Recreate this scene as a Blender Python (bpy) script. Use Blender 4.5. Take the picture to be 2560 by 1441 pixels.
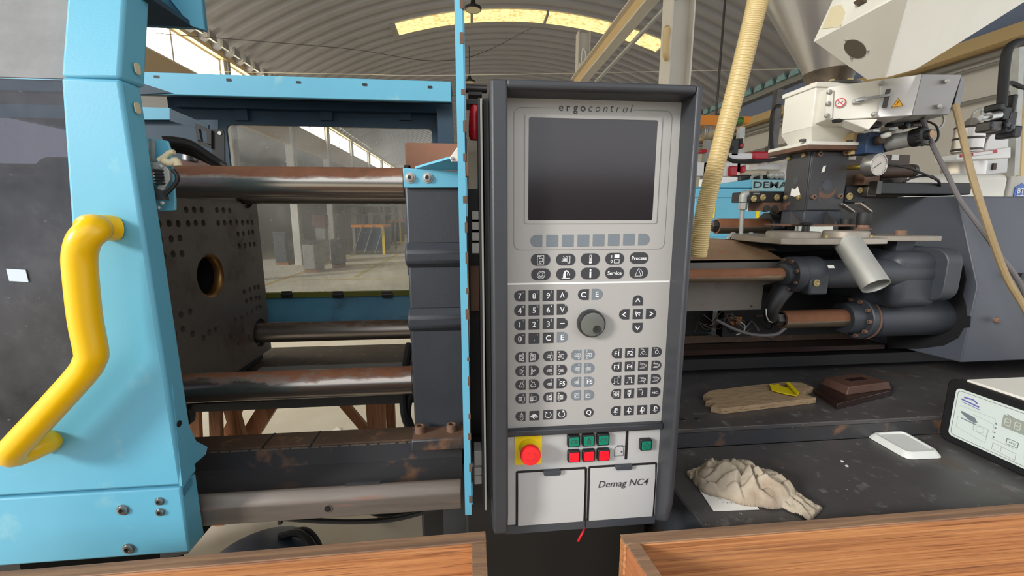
import bpy, bmesh, math, random
from mathutils import Vector, Matrix
random.seed(7)
for o in list(bpy.data.objects): bpy.data.objects.remove(o)
SC = bpy.context.scene
COL = SC.collection
# ------------------------------------------------------------------ camera, sky, sun, exposure
F, CX, CY = 1050.0, 1280.0, 720.5
YAW, PITCH = math.atan(105/F), math.atan(180/F)
CAM = Vector((0, 0, 1.55))
FW = Vector((math.sin(YAW)*math.cos(PITCH), math.cos(YAW)*math.cos(PITCH), -math.sin(PITCH)))
RT = Vector((math.cos(YAW), -math.sin(YAW), 0)); UP = RT.cross(FW)
cd = bpy.data.cameras.new('camera'); cam = bpy.data.objects.new('camera', cd); COL.objects.link(cam)
cd.sensor_fit = 'HORIZONTAL'; cd.sensor_width = 36.0; cd.lens = F/2560*36.0; cd.clip_start = .02; cd.clip_end = 300
cam.matrix_world = Matrix(((RT.x, UP.x, -FW.x, CAM.x), (RT.y, UP.y, -FW.y, CAM.y), (RT.z, UP.z, -FW.z, CAM.z), (0, 0, 0, 1)))
SC.camera = cam
W = bpy.data.worlds.new('sky'); SC.world = W; W.use_nodes = True
bg = W.node_tree.nodes['Background']; bg.inputs[0].default_value = (.93, .96, 1.0, 1); bg.inputs[1].default_value = 1.7
sl = bpy.data.lights.new('sun', 'SUN'); sun = bpy.data.objects.new('sun', sl); COL.objects.link(sun)
sl.energy = 3.0; sl.angle = math.radians(12); sl.color = (1, .975, .94)
sun.location = (-6, -6, 6)
sun.rotation_euler = Vector((1.0, .60, -.42)).to_track_quat('-Z', 'Y').to_euler()
SC.view_settings.view_transform = 'Standard'; SC.view_settings.look = 'None'
SC.view_settings.exposure = 0.1; SC.view_settings.gamma = 1.0; SC.view_settings.use_curve_mapping = False

# ------------------------------------------------------------------ helpers
def V(*a): return Vector(a)
def ray(px, py): return FW + RT*((px-CX)/F) - UP*((py-CY)/F)
def P(px, py, Y=None, X=None, Z=None):
    d = ray(px, py)
    t = (Y-CAM.y)/d.y if Y is not None else (X-CAM.x)/d.x if X is not None else (Z-CAM.z)/d.z
    return CAM + d*t
def frame(axis):
    a = Vector(axis).normalized()
    b = V(0, 0, 1) if abs(a.z) < .9 else V(1, 0, 0)
    u = a.cross(b).normalized(); return a, u, a.cross(u).normalized()
def catmull(pts, n=6):
    p = [Vector(q) for q in pts]; p = [p[0]*2-p[1]] + p + [p[-1]*2-p[-2]]; out = []
    for i in range(1, len(p)-2):
        for k in range(n):
            t = k/n; a, b, c, d = p[i-1:i+3]
            out.append(.5*((2*b)+(c-a)*t+(2*a-5*b+4*c-d)*t*t+(3*b-a-3*c+d)*t**3))
    out.append(p[-2].copy()); return out
class MB:
    def __init__(s): s.v = []; s.f = []
    def add(s, vs, fs):
        n = len(s.v); s.v += [Vector(q) for q in vs]; s.f += [tuple(i+n for i in g) for g in fs]; return s
    def box(s, x0, x1, y0, y1, z0, z1):
        return s.add([(x, y, z) for z in (z0, z1) for y in (y0, y1) for x in (x0, x1)],
                     [(0, 2, 3, 1), (4, 5, 7, 6), (0, 1, 5, 4), (2, 6, 7, 3), (0, 4, 6, 2), (1, 3, 7, 5)])
    def obox(s, c, ax, ay, az, sx, sy, sz):
        c = Vector(c); ax, ay, az = Vector(ax), Vector(ay), Vector(az)
        vs = [c+ax*(i*sx/2)+ay*(j*sy/2)+az*(k*sz/2) for k in (-1, 1) for j in (-1, 1) for i in (-1, 1)]
        return s.add(vs, [(0, 2, 3, 1), (4, 5, 7, 6), (0, 1, 5, 4), (2, 6, 7, 3), (0, 4, 6, 2), (1, 3, 7, 5)])
    def beam(s, p0, p1, w, h, up=(0, 0, 1)):
        p0, p1 = Vector(p0), Vector(p1); a = (p1-p0); L = a.length; a.normalize()
        u = a.cross(Vector(up)).normalized(); w_ = u.cross(a)
        return s.obox((p0+p1)/2, a, u, w_, L, w, h)
    def prism(s, pts, vec):
        n = len(pts); vec = Vector(vec); p = [Vector(q) for q in pts]
        return s.add(p+[q+vec for q in p], [tuple(range(n-1, -1, -1)), tuple(range(n, 2*n))] + [(i, (i+1) % n, (i+1) % n+n, i+n) for i in range(n)])
    def lathe(s, o, axis, prof, seg=24, c0=True, c1=True):
        a, u, w = frame(axis); o = Vector(o); n0 = len(s.v); vs = []; fs = []
        for r, h in prof:
            for k in range(seg):
                t = 2*math.pi*k/seg; vs.append(o+a*h+u*(r*math.cos(t))+w*(r*math.sin(t)))
        for i in range(len(prof)-1):
            for k in range(seg):
                k2 = (k+1) % seg; fs.append((i*seg+k, i*seg+k2, (i+1)*seg+k2, (i+1)*seg+k))
        if c0: fs.append(tuple(range(seg-1, -1, -1)))
        if c1: fs.append(tuple(range((len(prof)-1)*seg, len(prof)*seg)))
        return s.add(vs, fs)
    def cyl(s, p0, p1, r, r2=None, seg=24, c0=True, c1=True):
        p0, p1 = Vector(p0), Vector(p1)
        return s.lathe(p0, p1-p0, [(r, 0), (r if r2 is None else r2, (p1-p0).length)], seg, c0, c1)
    def pipe(s, p0, p1, r, t, seg=28):
        p0, p1 = Vector(p0), Vector(p1); L = (p1-p0).length
        return s.lathe(p0, p1-p0, [(r-t, 0), (r, 0), (r, L), (r-t, L), (r-t, 0)], seg, False, False)
    def tube(s, pts, r, seg=10, smooth=0):
        p = [Vector(q) for q in pts]
        if smooth: p = catmull(p, smooth)
        n = len(p); rr = r if callable(r) else (lambda t: r)
        t0 = (p[1]-p[0]).normalized(); _, u, w = frame(t0); vs = []; fs = []
        for i in range(n):
            t = (p[min(i+1, n-1)]-p[max(i-1, 0)]).normalized()
            u = (u-t*u.dot(t)).normalized(); w = t.cross(u); R = rr(i/(n-1))
            for k in range(seg):
                a = 2*math.pi*k/seg; vs.append(p[i]+u*(R*math.cos(a))+w*(R*math.sin(a)))
        for i in range(n-1):
            for k in range(seg):
                k2 = (k+1) % seg; fs.append((i*seg+k, i*seg+k2, (i+1)*seg+k2, (i+1)*seg+k))
        fs += [tuple(range(seg-1, -1, -1)), tuple(range((n-1)*seg, n*seg))]
        return s.add(vs, fs)
    def quad(s, *p): return s.add(p, [tuple(range(len(p)))])
def rename(o, name): o.name = name
def build(mb, name, m, parent=None, bevel=0, bseg=2, smooth=40, label=None):
    me = bpy.data.meshes.new(name); v = mb.v
    lo = V(*(min(q[i] for q in v) for i in range(3))); hi = V(*(max(q[i] for q in v) for i in range(3))); c = (lo+hi)/2
    me.from_pydata([q-c for q in v], [], mb.f)
    bm = bmesh.new(); bm.from_mesh(me); bmesh.ops.recalc_face_normals(bm, faces=bm.faces); bm.to_mesh(me); bm.free()
    if smooth:
        me.polygons.foreach_set('use_smooth', [True]*len(me.polygons)); me.set_sharp_from_angle(angle=math.radians(smooth))
    me.materials.append(M[m] if isinstance(m, str) else m)
    o = bpy.data.objects.new(name, me); COL.objects.link(o); o.location = c
    if parent is not None: adopt(o, parent)
    if bevel:
        b = o.modifiers.new('bevel', 'BEVEL'); b.width = bevel; b.segments = bseg; b.limit_method = 'ANGLE'; b.angle_limit = math.radians(35)
        b.harden_normals = False
    if label: o['label'] = label
    return o
def wloc(o):
    l = o.location.copy()
    while o.parent is not None: o = o.parent; l += o.location
    return l
def adopt(o, parent):
    l = o.location.copy(); o.parent = parent; o.location = l - wloc(parent)
def thing(name, label, cat, loc=(0, 0, 0), group=None):
    o = bpy.data.objects.new(name, None); COL.objects.link(o); o.location = Vector(loc); o.empty_display_size = .05
    o['label'] = label; o['category'] = cat
    if group: o['group'] = group
    return o
def tag(o, label, cat, group=None):
    o['label'] = label; o['category'] = cat
    if group: o['group'] = group
    return o
def struct(o): o['kind'] = 'structure'; return o
def place(src, parent, loc, rot=None, name=None):          # linked copy of a part at a world position
    c = src.copy(); COL.objects.link(c); c.parent = parent; c.location = Vector(loc)-(wloc(parent) if parent else V(0, 0, 0))
    if rot is not None: c.rotation_euler = rot
    return c
def cut(o, cutter_mb):                                      # boolean the holes into a part's mesh
    c = build(cutter_mb, 'cutter', o.data.materials[0], smooth=0)
    md = o.modifiers.new('holes', 'BOOLEAN'); md.operation = 'DIFFERENCE'; md.object = c; md.solver = 'EXACT'
    bpy.context.view_layer.update(); dg = bpy.context.evaluated_depsgraph_get()
    me = bpy.data.meshes.new_from_object(o.evaluated_get(dg)); old = o.data; o.modifiers.clear(); o.data = me
    bpy.data.objects.remove(c); bpy.data.meshes.remove(old); return o
TXT = {}
def text_shape(s, size, bold=0.0, shear=0.0, spacing=1.0):
    k = (s, bold, shear, spacing)
    if k not in TXT:
        cu = bpy.data.curves.new('t', 'FONT'); cu.body = s; cu.size = 1; cu.align_x = 'CENTER'; cu.align_y = 'CENTER'
        cu.offset = bold; cu.shear = shear; cu.space_character = spacing; cu.resolution_u = 3
        ob = bpy.data.objects.new('t', cu); COL.objects.link(ob); bpy.context.view_layer.update()
        me = bpy.data.meshes.new_from_object(ob.evaluated_get(bpy.context.evaluated_depsgraph_get()))
        vs = [(q.co.x, q.co.y) for q in me.vertices]; fs = [tuple(p.vertices) for p in me.polygons]
        x0 = min(q[0] for q in vs); x1 = max(q[0] for q in vs); y0 = min(q[1] for q in vs); y1 = max(q[1] for q in vs)
        TXT[k] = ([(x-(x0+x1)/2, y-(y0+y1)/2) for x, y in vs], fs)
        bpy.data.objects.remove(ob); bpy.data.curves.remove(cu); bpy.data.meshes.remove(me)
    vs, fs = TXT[k]; return [(x*size, y*size) for x, y in vs], fs
def put_text(mb, s, c, ex, ey, size, **k):
    vs, fs = text_shape(s, size, **k); c = Vector(c); ex = Vector(ex); ey = Vector(ey)
    return mb.add([c+ex*x+ey*y for x, y in vs], fs)
def stroke(mb, pts, c, ex, ey, w, th=.0004, closed=False):
    """flat ribbon along a 2-D polyline on the plane through c"""
    c, ex, ey = Vector(c), Vector(ex), Vector(ey); n = ex.cross(ey).normalized(); pts = [Vector((p[0], p[1], 0)) for p in pts]
    m = len(pts); L = []; R = []
    for i in range(m):
        a = pts[(i-1) % m] if closed or i > 0 else pts[i]; b = pts[(i+1) % m] if closed or i < m-1 else pts[i]
        d1 = (pts[i]-a); d2 = (b-pts[i])
        d1 = d1.normalized() if d1.length > 1e-9 else d2.normalized(); d2 = d2.normalized() if d2.length > 1e-9 else d1
        t = (d1+d2); t = t.normalized() if t.length > .3 else d1
        k = 1/max(.5, t.dot(d1)); nn = Vector((-t.y, t.x, 0))*(w/2*k)
        L.append(pts[i]+nn); R.append(pts[i]-nn)
    W3 = lambda q, h: c+ex*q.x+ey*q.y+n*h
    vs = [W3(q, th) for q in L]+[W3(q, th) for q in R]; fs = []
    for i in range(m if closed else m-1):
        j = (i+1) % m; fs.append((i, j, m+j, m+i))
    return mb.add(vs, fs)
def rrect(w, h, r, seg=5, corners=(1, 1, 1, 1)):
    """rounded rectangle outline, corners = bl, br, tr, tl"""
    out = []
    for (sx, sy, a0), on in zip(((-1, -1, 180), (1, -1, 270), (1, 1, 0), (-1, 1, 90)), corners):
        if not on: out.append((sx*w/2, sy*h/2)); continue
        for k in range(seg+1):
            a = math.radians(a0+90*k/seg); out.append((sx*(w/2-r)+r*math.cos(a), sy*(h/2-r)+r*math.sin(a)))
    return out
def circ(r, n=20, a0=0, a1=360):
    return [(r*math.cos(math.radians(a0+(a1-a0)*k/n)), r*math.sin(math.radians(a0+(a1-a0)*k/n))) for k in range(n+(0 if a1-a0 == 360 else 1))]
def on_plane(c, ex, ey, pts): c, ex, ey = Vector(c), Vector(ex), Vector(ey); return [c+ex*p[0]+ey*p[1] for p in pts]

# ------------------------------------------------------------------ materials
def lin(c):
    return tuple((x/255/12.92 if x/255 <= .04045 else ((x/255+.055)/1.055)**2.4) for x in c)
M = {}
def mat(name, c, rough=.5, metal=0.0, c2=None, scale=6, amt=.5, contrast=.25, bump=0.0, bscale=60, spec=.5, stretch=None, layers=(), emit=0, trans=0):
    """procedural paint or metal: base colour, an optional second tone in noise patches, extra (colour, scale, threshold, softness, rough) layers"""
    m = bpy.data.materials.new(name); m.use_nodes = True; nt = m.node_tree; N = nt.nodes; L = nt.links
    b = N['Principled BSDF']; b.inputs['Roughness'].default_value = rough; b.inputs['Metallic'].default_value = metal
    b.inputs['Specular IOR Level'].default_value = spec
    col = (*lin(c), 1); b.inputs['Base Color'].default_value = col
    tc = N.new('ShaderNodeTexCoord'); mp = N.new('ShaderNodeMapping'); L.new(tc.outputs['Object'], mp.inputs[0])
    if stretch: mp.inputs['Scale'].default_value = stretch
    cur = None; rcur = None
    def noise(sc, det=5):
        n = N.new('ShaderNodeTexNoise'); n.inputs['Scale'].default_value = sc; n.inputs['Detail'].default_value = det; n.inputs['Roughness'].default_value = .62
        L.new(mp.outputs[0], n.inputs['Vector']); return n.outputs['Fac']
    def layer(prev, c2, sc, th, soft, strength):
        r = N.new('ShaderNodeMapRange'); r.inputs[1].default_value = th-soft; r.inputs[2].default_value = th+soft; r.inputs[4].default_value = strength
        L.new(noise(sc), r.inputs[0]); x = N.new('ShaderNodeMix'); x.data_type = 'RGBA'
        L.new(r.outputs[0], x.inputs[0])
        if prev is None: x.inputs[6].default_value = col
        else: L.new(prev, x.inputs[6])
        x.inputs[7].default_value = (*lin(c2), 1); return x.outputs[2], r.outputs[0]
    if c2: cur, _ = layer(None, c2, scale, .5, contrast, amt)
    for (lc, lsc, lth, lsoft, lrough, *rest) in layers:
        cur, fac = layer(cur, lc, lsc, lth, lsoft, rest[0] if rest else 1.0)
        if lrough is not None:
            x = N.new('ShaderNodeMix'); L.new(fac, x.inputs[0])
            if rcur is None: x.inputs[2].default_value = rough
            else: L.new(rcur, x.inputs[2])
            x.inputs[3].default_value = lrough; rcur = x.outputs[0]
            if metal:
                y = N.new('ShaderNodeMapRange'); y.inputs[3].default_value = metal; y.inputs[4].default_value = 0.0; L.new(fac, y.inputs[0]); L.new(y.outputs[0], b.inputs['Metallic'])
    if cur is not None: L.new(cur, b.inputs['Base Color'])
    if rcur is not None: L.new(rcur, b.inputs['Roughness'])
    if bump:
        bp = N.new('ShaderNodeBump'); bp.inputs['Strength'].default_value = bump; bp.inputs['Distance'].default_value = .002
        L.new(noise(bscale, 3), bp.inputs['Height']); L.new(bp.outputs[0], b.inputs['Normal'])
    if emit: b.inputs['Emission Color'].default_value = col; b.inputs['Emission Strength'].default_value = emit
    if trans: b.inputs['Transmission Weight'].default_value = trans
    M[name] = m; return m
mat('blue', (100, 176, 202), .45, c2=(94, 166, 192), scale=5, amt=.7, bump=.08, bscale=220, layers=[((150, 196, 200), 9, .68, .06, None, .5)])
mat('blue_dirty', (84, 146, 168), .5, c2=(52, 108, 140), scale=4, amt=.8, layers=[((40, 44, 44), 7, .66, .08, None, .6)])
mat('yellow', (246, 196, 12), .3, c2=(236, 184, 10), scale=14, amt=.4)
mat('charcoal', (62, 66, 72), .5, c2=(54, 57, 62), scale=8, amt=.6, bump=.12, bscale=380)
mat('charcoal_edge', (54, 56, 60), .46, c2=(46, 48, 51), scale=12, amt=.6, bump=.15, bscale=300)
mat('cast_iron', (54, 58, 64), .48, c2=(46, 49, 54), scale=9, amt=.7, bump=.2, bscale=160, layers=[((98, 72, 52), 22, .74, .05, .8, .6)])
mat('bed_black', (52, 54, 59), .42, c2=(60, 56, 52), scale=6, amt=.8, bump=.15, bscale=150, layers=[((142, 100, 64), 7, .62, .07, .85, .75), ((150, 130, 110), 40, .73, .03, None, .5)])
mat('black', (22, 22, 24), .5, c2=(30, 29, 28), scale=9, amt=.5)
mat('black_rubber', (26, 25, 25), .62)
mat('blue_shaded', (36, 66, 84), .55, c2=(26, 46, 60), scale=5, amt=.8)  # blue paint with the shade under the hood put into its colour
mat('rust_plate', (112, 80, 60), .75, c2=(80, 64, 54), scale=14, amt=.8, bump=.25, bscale=90)
mat('lip_steel', (124, 116, 108), .45, metal=.35, c2=(100, 90, 82), scale=9, amt=.8, stretch=(.6, 6, 6), layers=[((140, 88, 66), 7, .64, .05, .8, .6)])
mat('brown_steel', (156, 110, 84), .6, c2=(138, 94, 70), scale=9, amt=.8)
mat('brown_rust_rail', (104, 80, 62), .55, metal=.3, c2=(70, 58, 50), scale=10, amt=.8, layers=[((150, 112, 82), 26, .62, .06, None, .6)])
mat('platen_steel', (122, 114, 106), .5, metal=.45, c2=(92, 80, 70), scale=5, amt=.85, layers=[((72, 52, 40), 7, .62, .08, .8, .6)])
mat('bore_brass', (170, 128, 78), .38, metal=.8, c2=(96, 66, 40), scale=20, amt=.7)
mat('steel', (176, 176, 174), .3, metal=.9, c2=(140, 138, 134), scale=12, amt=.6)
mat('steel_dark', (92, 90, 88), .42, metal=.7, c2=(60, 56, 52), scale=14, amt=.7)
mat('stainless', (200, 196, 190), .3, metal=.85, c2=(170, 164, 156), scale=3, amt=.7, stretch=(1, 1, .1))
mat('zinc', (176, 176, 170), .5, metal=.55, c2=(150, 150, 146), scale=18, amt=.7)
mat('aluminium', (166, 158, 146), .45, metal=.55, c2=(138, 128, 114), scale=20, amt=.6)
mat('rusty_bolt', (122, 92, 72), .7, c2=(88, 68, 56), scale=60, amt=.8)
mat('gold_bolt', (170, 152, 104), .4, metal=.6)
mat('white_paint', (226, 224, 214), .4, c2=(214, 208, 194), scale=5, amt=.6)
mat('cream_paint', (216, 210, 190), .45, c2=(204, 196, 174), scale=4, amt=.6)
mat('grey_plate', (128, 124, 120), .42, metal=.2)
mat('fascia', (168, 165, 161), .5, c2=(162, 159, 154), scale=6, amt=.6, bump=.04, bscale=900)
mat('fascia_light', (180, 180, 178), .5, c2=(174, 173, 170), scale=7, amt=.6, bump=.03, bscale=900)
mat('key_dark', (58, 58, 62), .42)
mat('key_blue', (114, 122, 128), .42)
mat('legend_white', (232, 232, 230), .5)
mat('legend_dark', (62, 62, 64), .5)
mat('line_grey', (120, 118, 116), .5)
mat('screen_glass', (36, 31, 33), .16, spec=.62, c2=(44, 38, 40), scale=2, amt=.6)
mat('knob_black', (40, 42, 42), .35)
mat('knob_face', (96, 98, 92), .32)
mat('red_button', (226, 34, 40), .35)
mat('red_lamp', (255, 16, 34), .3, emit=.55)
mat('green_lamp', (6, 122, 96), .35)
mat('estop_yellow', (238, 206, 26), .45)
mat('red_plastic', (196, 28, 40), .3)
mat('white_label', (226, 224, 216), .6)
mat('tape', (196, 208, 222), .5)
mat('wood', (198, 140, 88), .65, c2=(154, 98, 56), scale=4.2, amt=1, contrast=.16, stretch=(.6, 40, 40), bump=.35, bscale=12, layers=[((112, 66, 38), 6, .6, .04, None, .8), ((120, 92, 74), 2.5, .62, .1, None, .35)])
mat('wood_y', (184, 120, 76), .6, c2=(140, 82, 50), scale=3.2, amt=.9, stretch=(30, 1.2, 30), bump=.3, bscale=12, layers=[((92, 56, 34), 5, .66, .08, None, .75)])
mat('wood_rim', (160, 126, 96), .7, c2=(126, 94, 68), scale=4, amt=.9, stretch=(1.2, 26, 26), bump=.3, bscale=14, layers=[((96, 76, 64), 3, .56, .12, None, .7)])
mat('wood_grey', (176, 150, 116), .75, c2=(140, 114, 84), scale=6, amt=.9, stretch=(2, 26, 26), bump=.4, bscale=14, layers=[((98, 76, 56), 9, .6, .05, None, .8)])
mat('wood_leg', (158, 108, 68), .65, c2=(122, 78, 46), scale=5, amt=.9, stretch=(22, 22, 1.5), layers=[((64, 42, 28), 4, .64, .1, None, .6)])
mat('table_black', (78, 76, 76), .42, c2=(62, 58, 55), scale=4, amt=.8, bump=.12, bscale=120, layers=[((96, 76, 60), 5, .63, .06, .7, .55), ((150, 146, 140), 26, .64, .05, None, .3), ((200, 195, 188), 60, .72, .015, None, .8)])
mat('iron_block', (104, 74, 62), .5, metal=.3, c2=(74, 52, 44), scale=12, amt=.8)
mat('iron_block_dark', (54, 38, 34), .3, metal=.4)
mat('rag', (186, 174, 156), .9, c2=(150, 134, 110), scale=14, amt=.9, bump=.3, bscale=300, layers=[((116, 78, 52), 6, .62, .08, None, .5)])
mat('paper', (230, 226, 218), .8)
mat('foam', (204, 206, 200), .7, bump=.1, bscale=400)
mat('yellow_clear', (250, 226, 20), .35, trans=.25)
mat('hose', (206, 182, 122), .45, c2=(190, 160, 98), scale=6, amt=.7, trans=.15)
mat('hose_rib', (222, 204, 156), .45)
mat('concrete', (220, 211, 192), .6, c2=(208, 196, 172), scale=.7, amt=.8, layers=[((176, 164, 142), 2.6, .62, .06, None, .4), ((230, 224, 210), 1.1, .6, .1, .35, .6), ((150, 130, 100), 9, .72, .02, None, .6)])
mat('floor_yellow', (208, 178, 84), .6, c2=(188, 164, 104), scale=3, amt=.7)
mat('roof_sheet', (150, 148, 149), .5, c2=(138, 136, 137), scale=.5, amt=.7)
mat('teal_trim', (134, 172, 176), .5)
mat('tan_paint', (206, 178, 128), .55, c2=(192, 164, 116), scale=2, amt=.6)
mat('column_white', (206, 200, 188), .55, c2=(196, 188, 172), scale=2, amt=.6)
mat('wall_white', (216, 212, 204), .7, c2=(206, 200, 190), scale=.6, amt=.6)
mat('wall_tan', (186, 164, 130), .7, c2=(172, 150, 118), scale=.8, amt=.6)
mat('wall_grey', (150, 148, 142), .75, c2=(136, 134, 130), scale=.6, amt=.7)
mat('grey_trim', (140, 138, 132), .6)
mat('band_blue', (120, 134, 160), .5)
mat('orange', (226, 136, 24), .5)
mat('green_plastic', (60, 120, 50), .5)
mat('robot_red', (176, 24, 42), .4)
mat('robot_white', (222, 220, 216), .4)
mat('navy', (30, 52, 78), .5, c2=(24, 42, 64), scale=9, amt=.6)
mat('blue_block', (38, 62, 92), .45)
mat('brass', (196, 168, 84), .3, metal=.9)
mat('dial_face', (176, 170, 160), .45)
mat('panel_mint', (204, 214, 208), .4)
mat('lcd', (150, 156, 146), .3)
mat('lcd_digit', (196, 200, 186), .4)
mat('logo_violet', (104, 100, 168), .5)
mat('bag_grey', (150, 148, 150), .45, c2=(120, 116, 116), scale=30, amt=.8)
mat('cable_tan', (150, 130, 94), .6, c2=(116, 98, 66), scale=30, amt=.6)
mat('cable_grey', (96, 92, 92), .6)
mat('warn_orange', (244, 178, 30), .5)
mat('latch_ivory', (206, 194, 160), .5)
mat('brick_red', (150, 64, 40), .7)
mat('olive', (120, 120, 40), .55, c2=(96, 100, 40), scale=9, amt=.7)
mat('bt_blue', (70, 110, 190), .5)
def lit(name, c, e, dirt=None, sc=8):
    m = bpy.data.materials.new(name); m.use_nodes = True; nt = m.node_tree; N = nt.nodes; L = nt.links; N.remove(N['Principled BSDF'])
    em = N.new('ShaderNodeEmission'); em.inputs[0].default_value = (*lin(c), 1); em.inputs[1].default_value = e; L.new(em.outputs[0], N['Material Output'].inputs[0])
    if dirt:
        tc = N.new('ShaderNodeTexCoord'); n = N.new('ShaderNodeTexNoise'); n.inputs['Scale'].default_value = sc; n.inputs['Detail'].default_value = 6; L.new(tc.outputs['Object'], n.inputs['Vector'])
        r = N.new('ShaderNodeMapRange'); r.inputs[1].default_value = .5; r.inputs[2].default_value = .66; L.new(n.outputs[0], r.inputs[0])
        x = N.new('ShaderNodeMix'); x.data_type = 'RGBA'; L.new(r.outputs[0], x.inputs[0]); x.inputs[6].default_value = (*lin(c), 1); x.inputs[7].default_value = (*lin(dirt), 1); L.new(x.outputs[2], em.inputs[0])
    M[name] = m
lit('window_light', (255, 248, 226), 10, (250, 236, 196), .8)
lit('skylight_glow', (255, 232, 160), 1.25, (232, 186, 112), 9)
def clear_sheet(name, tint, haze_c, lo, hi, sc=3, speck=0.0, gloss=.12):
    """dirty clear plastic: transparent, with a pale film (diffuse; dust, on pane_upper painted glare too) in patches and specks and a weak reflection"""
    m = bpy.data.materials.new(name); m.use_nodes = True; nt = m.node_tree; N = nt.nodes; L = nt.links; N.remove(N['Principled BSDF'])
    tr = N.new('ShaderNodeBsdfTransparent'); tr.inputs[0].default_value = (*lin(tint), 1)
    df = N.new('ShaderNodeBsdfDiffuse'); df.inputs[0].default_value = (*lin(haze_c), 1)
    tl = N.new('ShaderNodeBsdfTranslucent'); tl.inputs[0].default_value = (*lin(haze_c), 1)
    dm = N.new('ShaderNodeMixShader'); dm.inputs[0].default_value = .6; L.new(df.outputs[0], dm.inputs[1]); L.new(tl.outputs[0], dm.inputs[2])
    tc = N.new('ShaderNodeTexCoord'); n = N.new('ShaderNodeTexNoise'); n.inputs['Scale'].default_value = sc; n.inputs['Detail'].default_value = 8; n.inputs['Roughness'].default_value = .7
    L.new(tc.outputs['Object'], n.inputs['Vector'])
    r = N.new('ShaderNodeMapRange'); r.inputs[1].default_value = .35; r.inputs[2].default_value = .68; r.inputs[3].default_value = lo; r.inputs[4].default_value = hi; L.new(n.outputs[0], r.inputs[0])
    fac = r.outputs[0]
    if speck:
        n2 = N.new('ShaderNodeTexNoise'); n2.inputs['Scale'].default_value = 70; n2.inputs['Detail'].default_value = 2; L.new(tc.outputs['Object'], n2.inputs['Vector'])
        r2 = N.new('ShaderNodeMapRange'); r2.inputs[1].default_value = .7; r2.inputs[2].default_value = .76; r2.inputs[4].default_value = speck; L.new(n2.outputs[0], r2.inputs[0])
        ad = N.new('ShaderNodeMath'); ad.operation = 'MAXIMUM'; L.new(fac, ad.inputs[0]); L.new(r2.outputs[0], ad.inputs[1]); fac = ad.outputs[0]
    mx = N.new('ShaderNodeMixShader'); L.new(fac, mx.inputs[0]); L.new(tr.outputs[0], mx.inputs[1]); L.new(dm.outputs[0], mx.inputs[2])
    gl = N.new('ShaderNodeBsdfGlossy'); gl.inputs['Roughness'].default_value = gloss
    fr = N.new('ShaderNodeFresnel'); fr.inputs[0].default_value = 1.4
    m2 = N.new('ShaderNodeMixShader'); L.new(fr.outputs[0], m2.inputs[0]); L.new(mx.outputs[0], m2.inputs[1]); L.new(gl.outputs[0], m2.inputs[2])
    L.new(m2.outputs[0], N['Material Output'].inputs[0]); M[name] = m
clear_sheet('pane_rear', (240, 242, 242), (232, 232, 230), .07, .36, 2.4, .7)
clear_sheet('pane_upper', (224, 226, 230), (236, 236, 236), .5, .85, 2.2, .5)  # thicker, paler film puts the reflected roof light into its colour
clear_sheet('pane_gate', (150, 150, 158), (168, 168, 174), .04, .34, 5.5, .45)
def bar_material(name, base, rust, top=.45, patches=.6, rough=.24, metal=.9):
    """chromed bar whose upper side carries a rust bloom that breaks up along its edge"""
    m = bpy.data.materials.new(name); m.use_nodes = True; nt = m.node_tree; N = nt.nodes; L = nt.links; b = N['Principled BSDF']
    tc = N.new('ShaderNodeTexCoord'); sp = N.new('ShaderNodeSeparateXYZ'); L.new(tc.outputs['Normal'], sp.inputs[0])
    mp = N.new('ShaderNodeMapping'); mp.inputs['Scale'].default_value = (1, 3, 3); L.new(tc.outputs['Object'], mp.inputs[0])
    n = N.new('ShaderNodeTexNoise'); n.inputs['Scale'].default_value = 9; n.inputs['Detail'].default_value = 8; n.inputs['Roughness'].default_value = .75; L.new(mp.outputs[0], n.inputs['Vector'])
    n2 = N.new('ShaderNodeTexNoise'); n2.inputs['Scale'].default_value = 2.2; n2.inputs['Detail'].default_value = 3; L.new(mp.outputs[0], n2.inputs['Vector'])
    a = N.new('ShaderNodeMath'); a.operation = 'MULTIPLY_ADD'; L.new(n.outputs[0], a.inputs[0]); a.inputs[1].default_value = .9; L.new(sp.outputs['Z'], a.inputs[2])
    c = N.new('ShaderNodeMath'); c.operation = 'MULTIPLY_ADD'; L.new(n2.outputs[0], c.inputs[0]); c.inputs[1].default_value = patches; L.new(a.outputs[0], c.inputs[2])
    r = N.new('ShaderNodeMapRange'); th = top+.45+.5*patches; r.inputs[1].default_value = th-.1; r.inputs[2].default_value = th+.12; L.new(c.outputs[0], r.inputs[0])
    n3 = N.new('ShaderNodeTexNoise'); n3.inputs['Scale'].default_value = 30; n3.inputs['Detail'].default_value = 6; L.new(tc.outputs['Object'], n3.inputs['Vector'])
    rc = N.new('ShaderNodeMix'); rc.data_type = 'RGBA'; L.new(n3.outputs[0], rc.inputs[0]); rc.inputs[6].default_value = (*lin(rust), 1); rc.inputs[7].default_value = (*lin([x*.72 for x in rust]), 1)
    x = N.new('ShaderNodeMix'); x.data_type = 'RGBA'; L.new(r.outputs[0], x.inputs[0]); x.inputs[6].default_value = (*lin(base), 1); L.new(rc.outputs[2], x.inputs[7]); L.new(x.outputs[2], b.inputs['Base Color'])
    y = N.new('ShaderNodeMapRange'); y.inputs[3].default_value = metal; y.inputs[4].default_value = 0; L.new(r.outputs[0], y.inputs[0]); L.new(y.outputs[0], b.inputs['Metallic'])
    z = N.new('ShaderNodeMapRange'); z.inputs[3].default_value = rough; z.inputs[4].default_value = .8; L.new(r.outputs[0], z.inputs[0]); L.new(z.outputs[0], b.inputs['Roughness'])
    M[name] = m
bar_material('bar_rust', (176, 170, 162), (158, 106, 78), .3, .25)
bar_material('bar_patchy', (160, 152, 144), (160, 104, 72), .75, 1.6)
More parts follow.
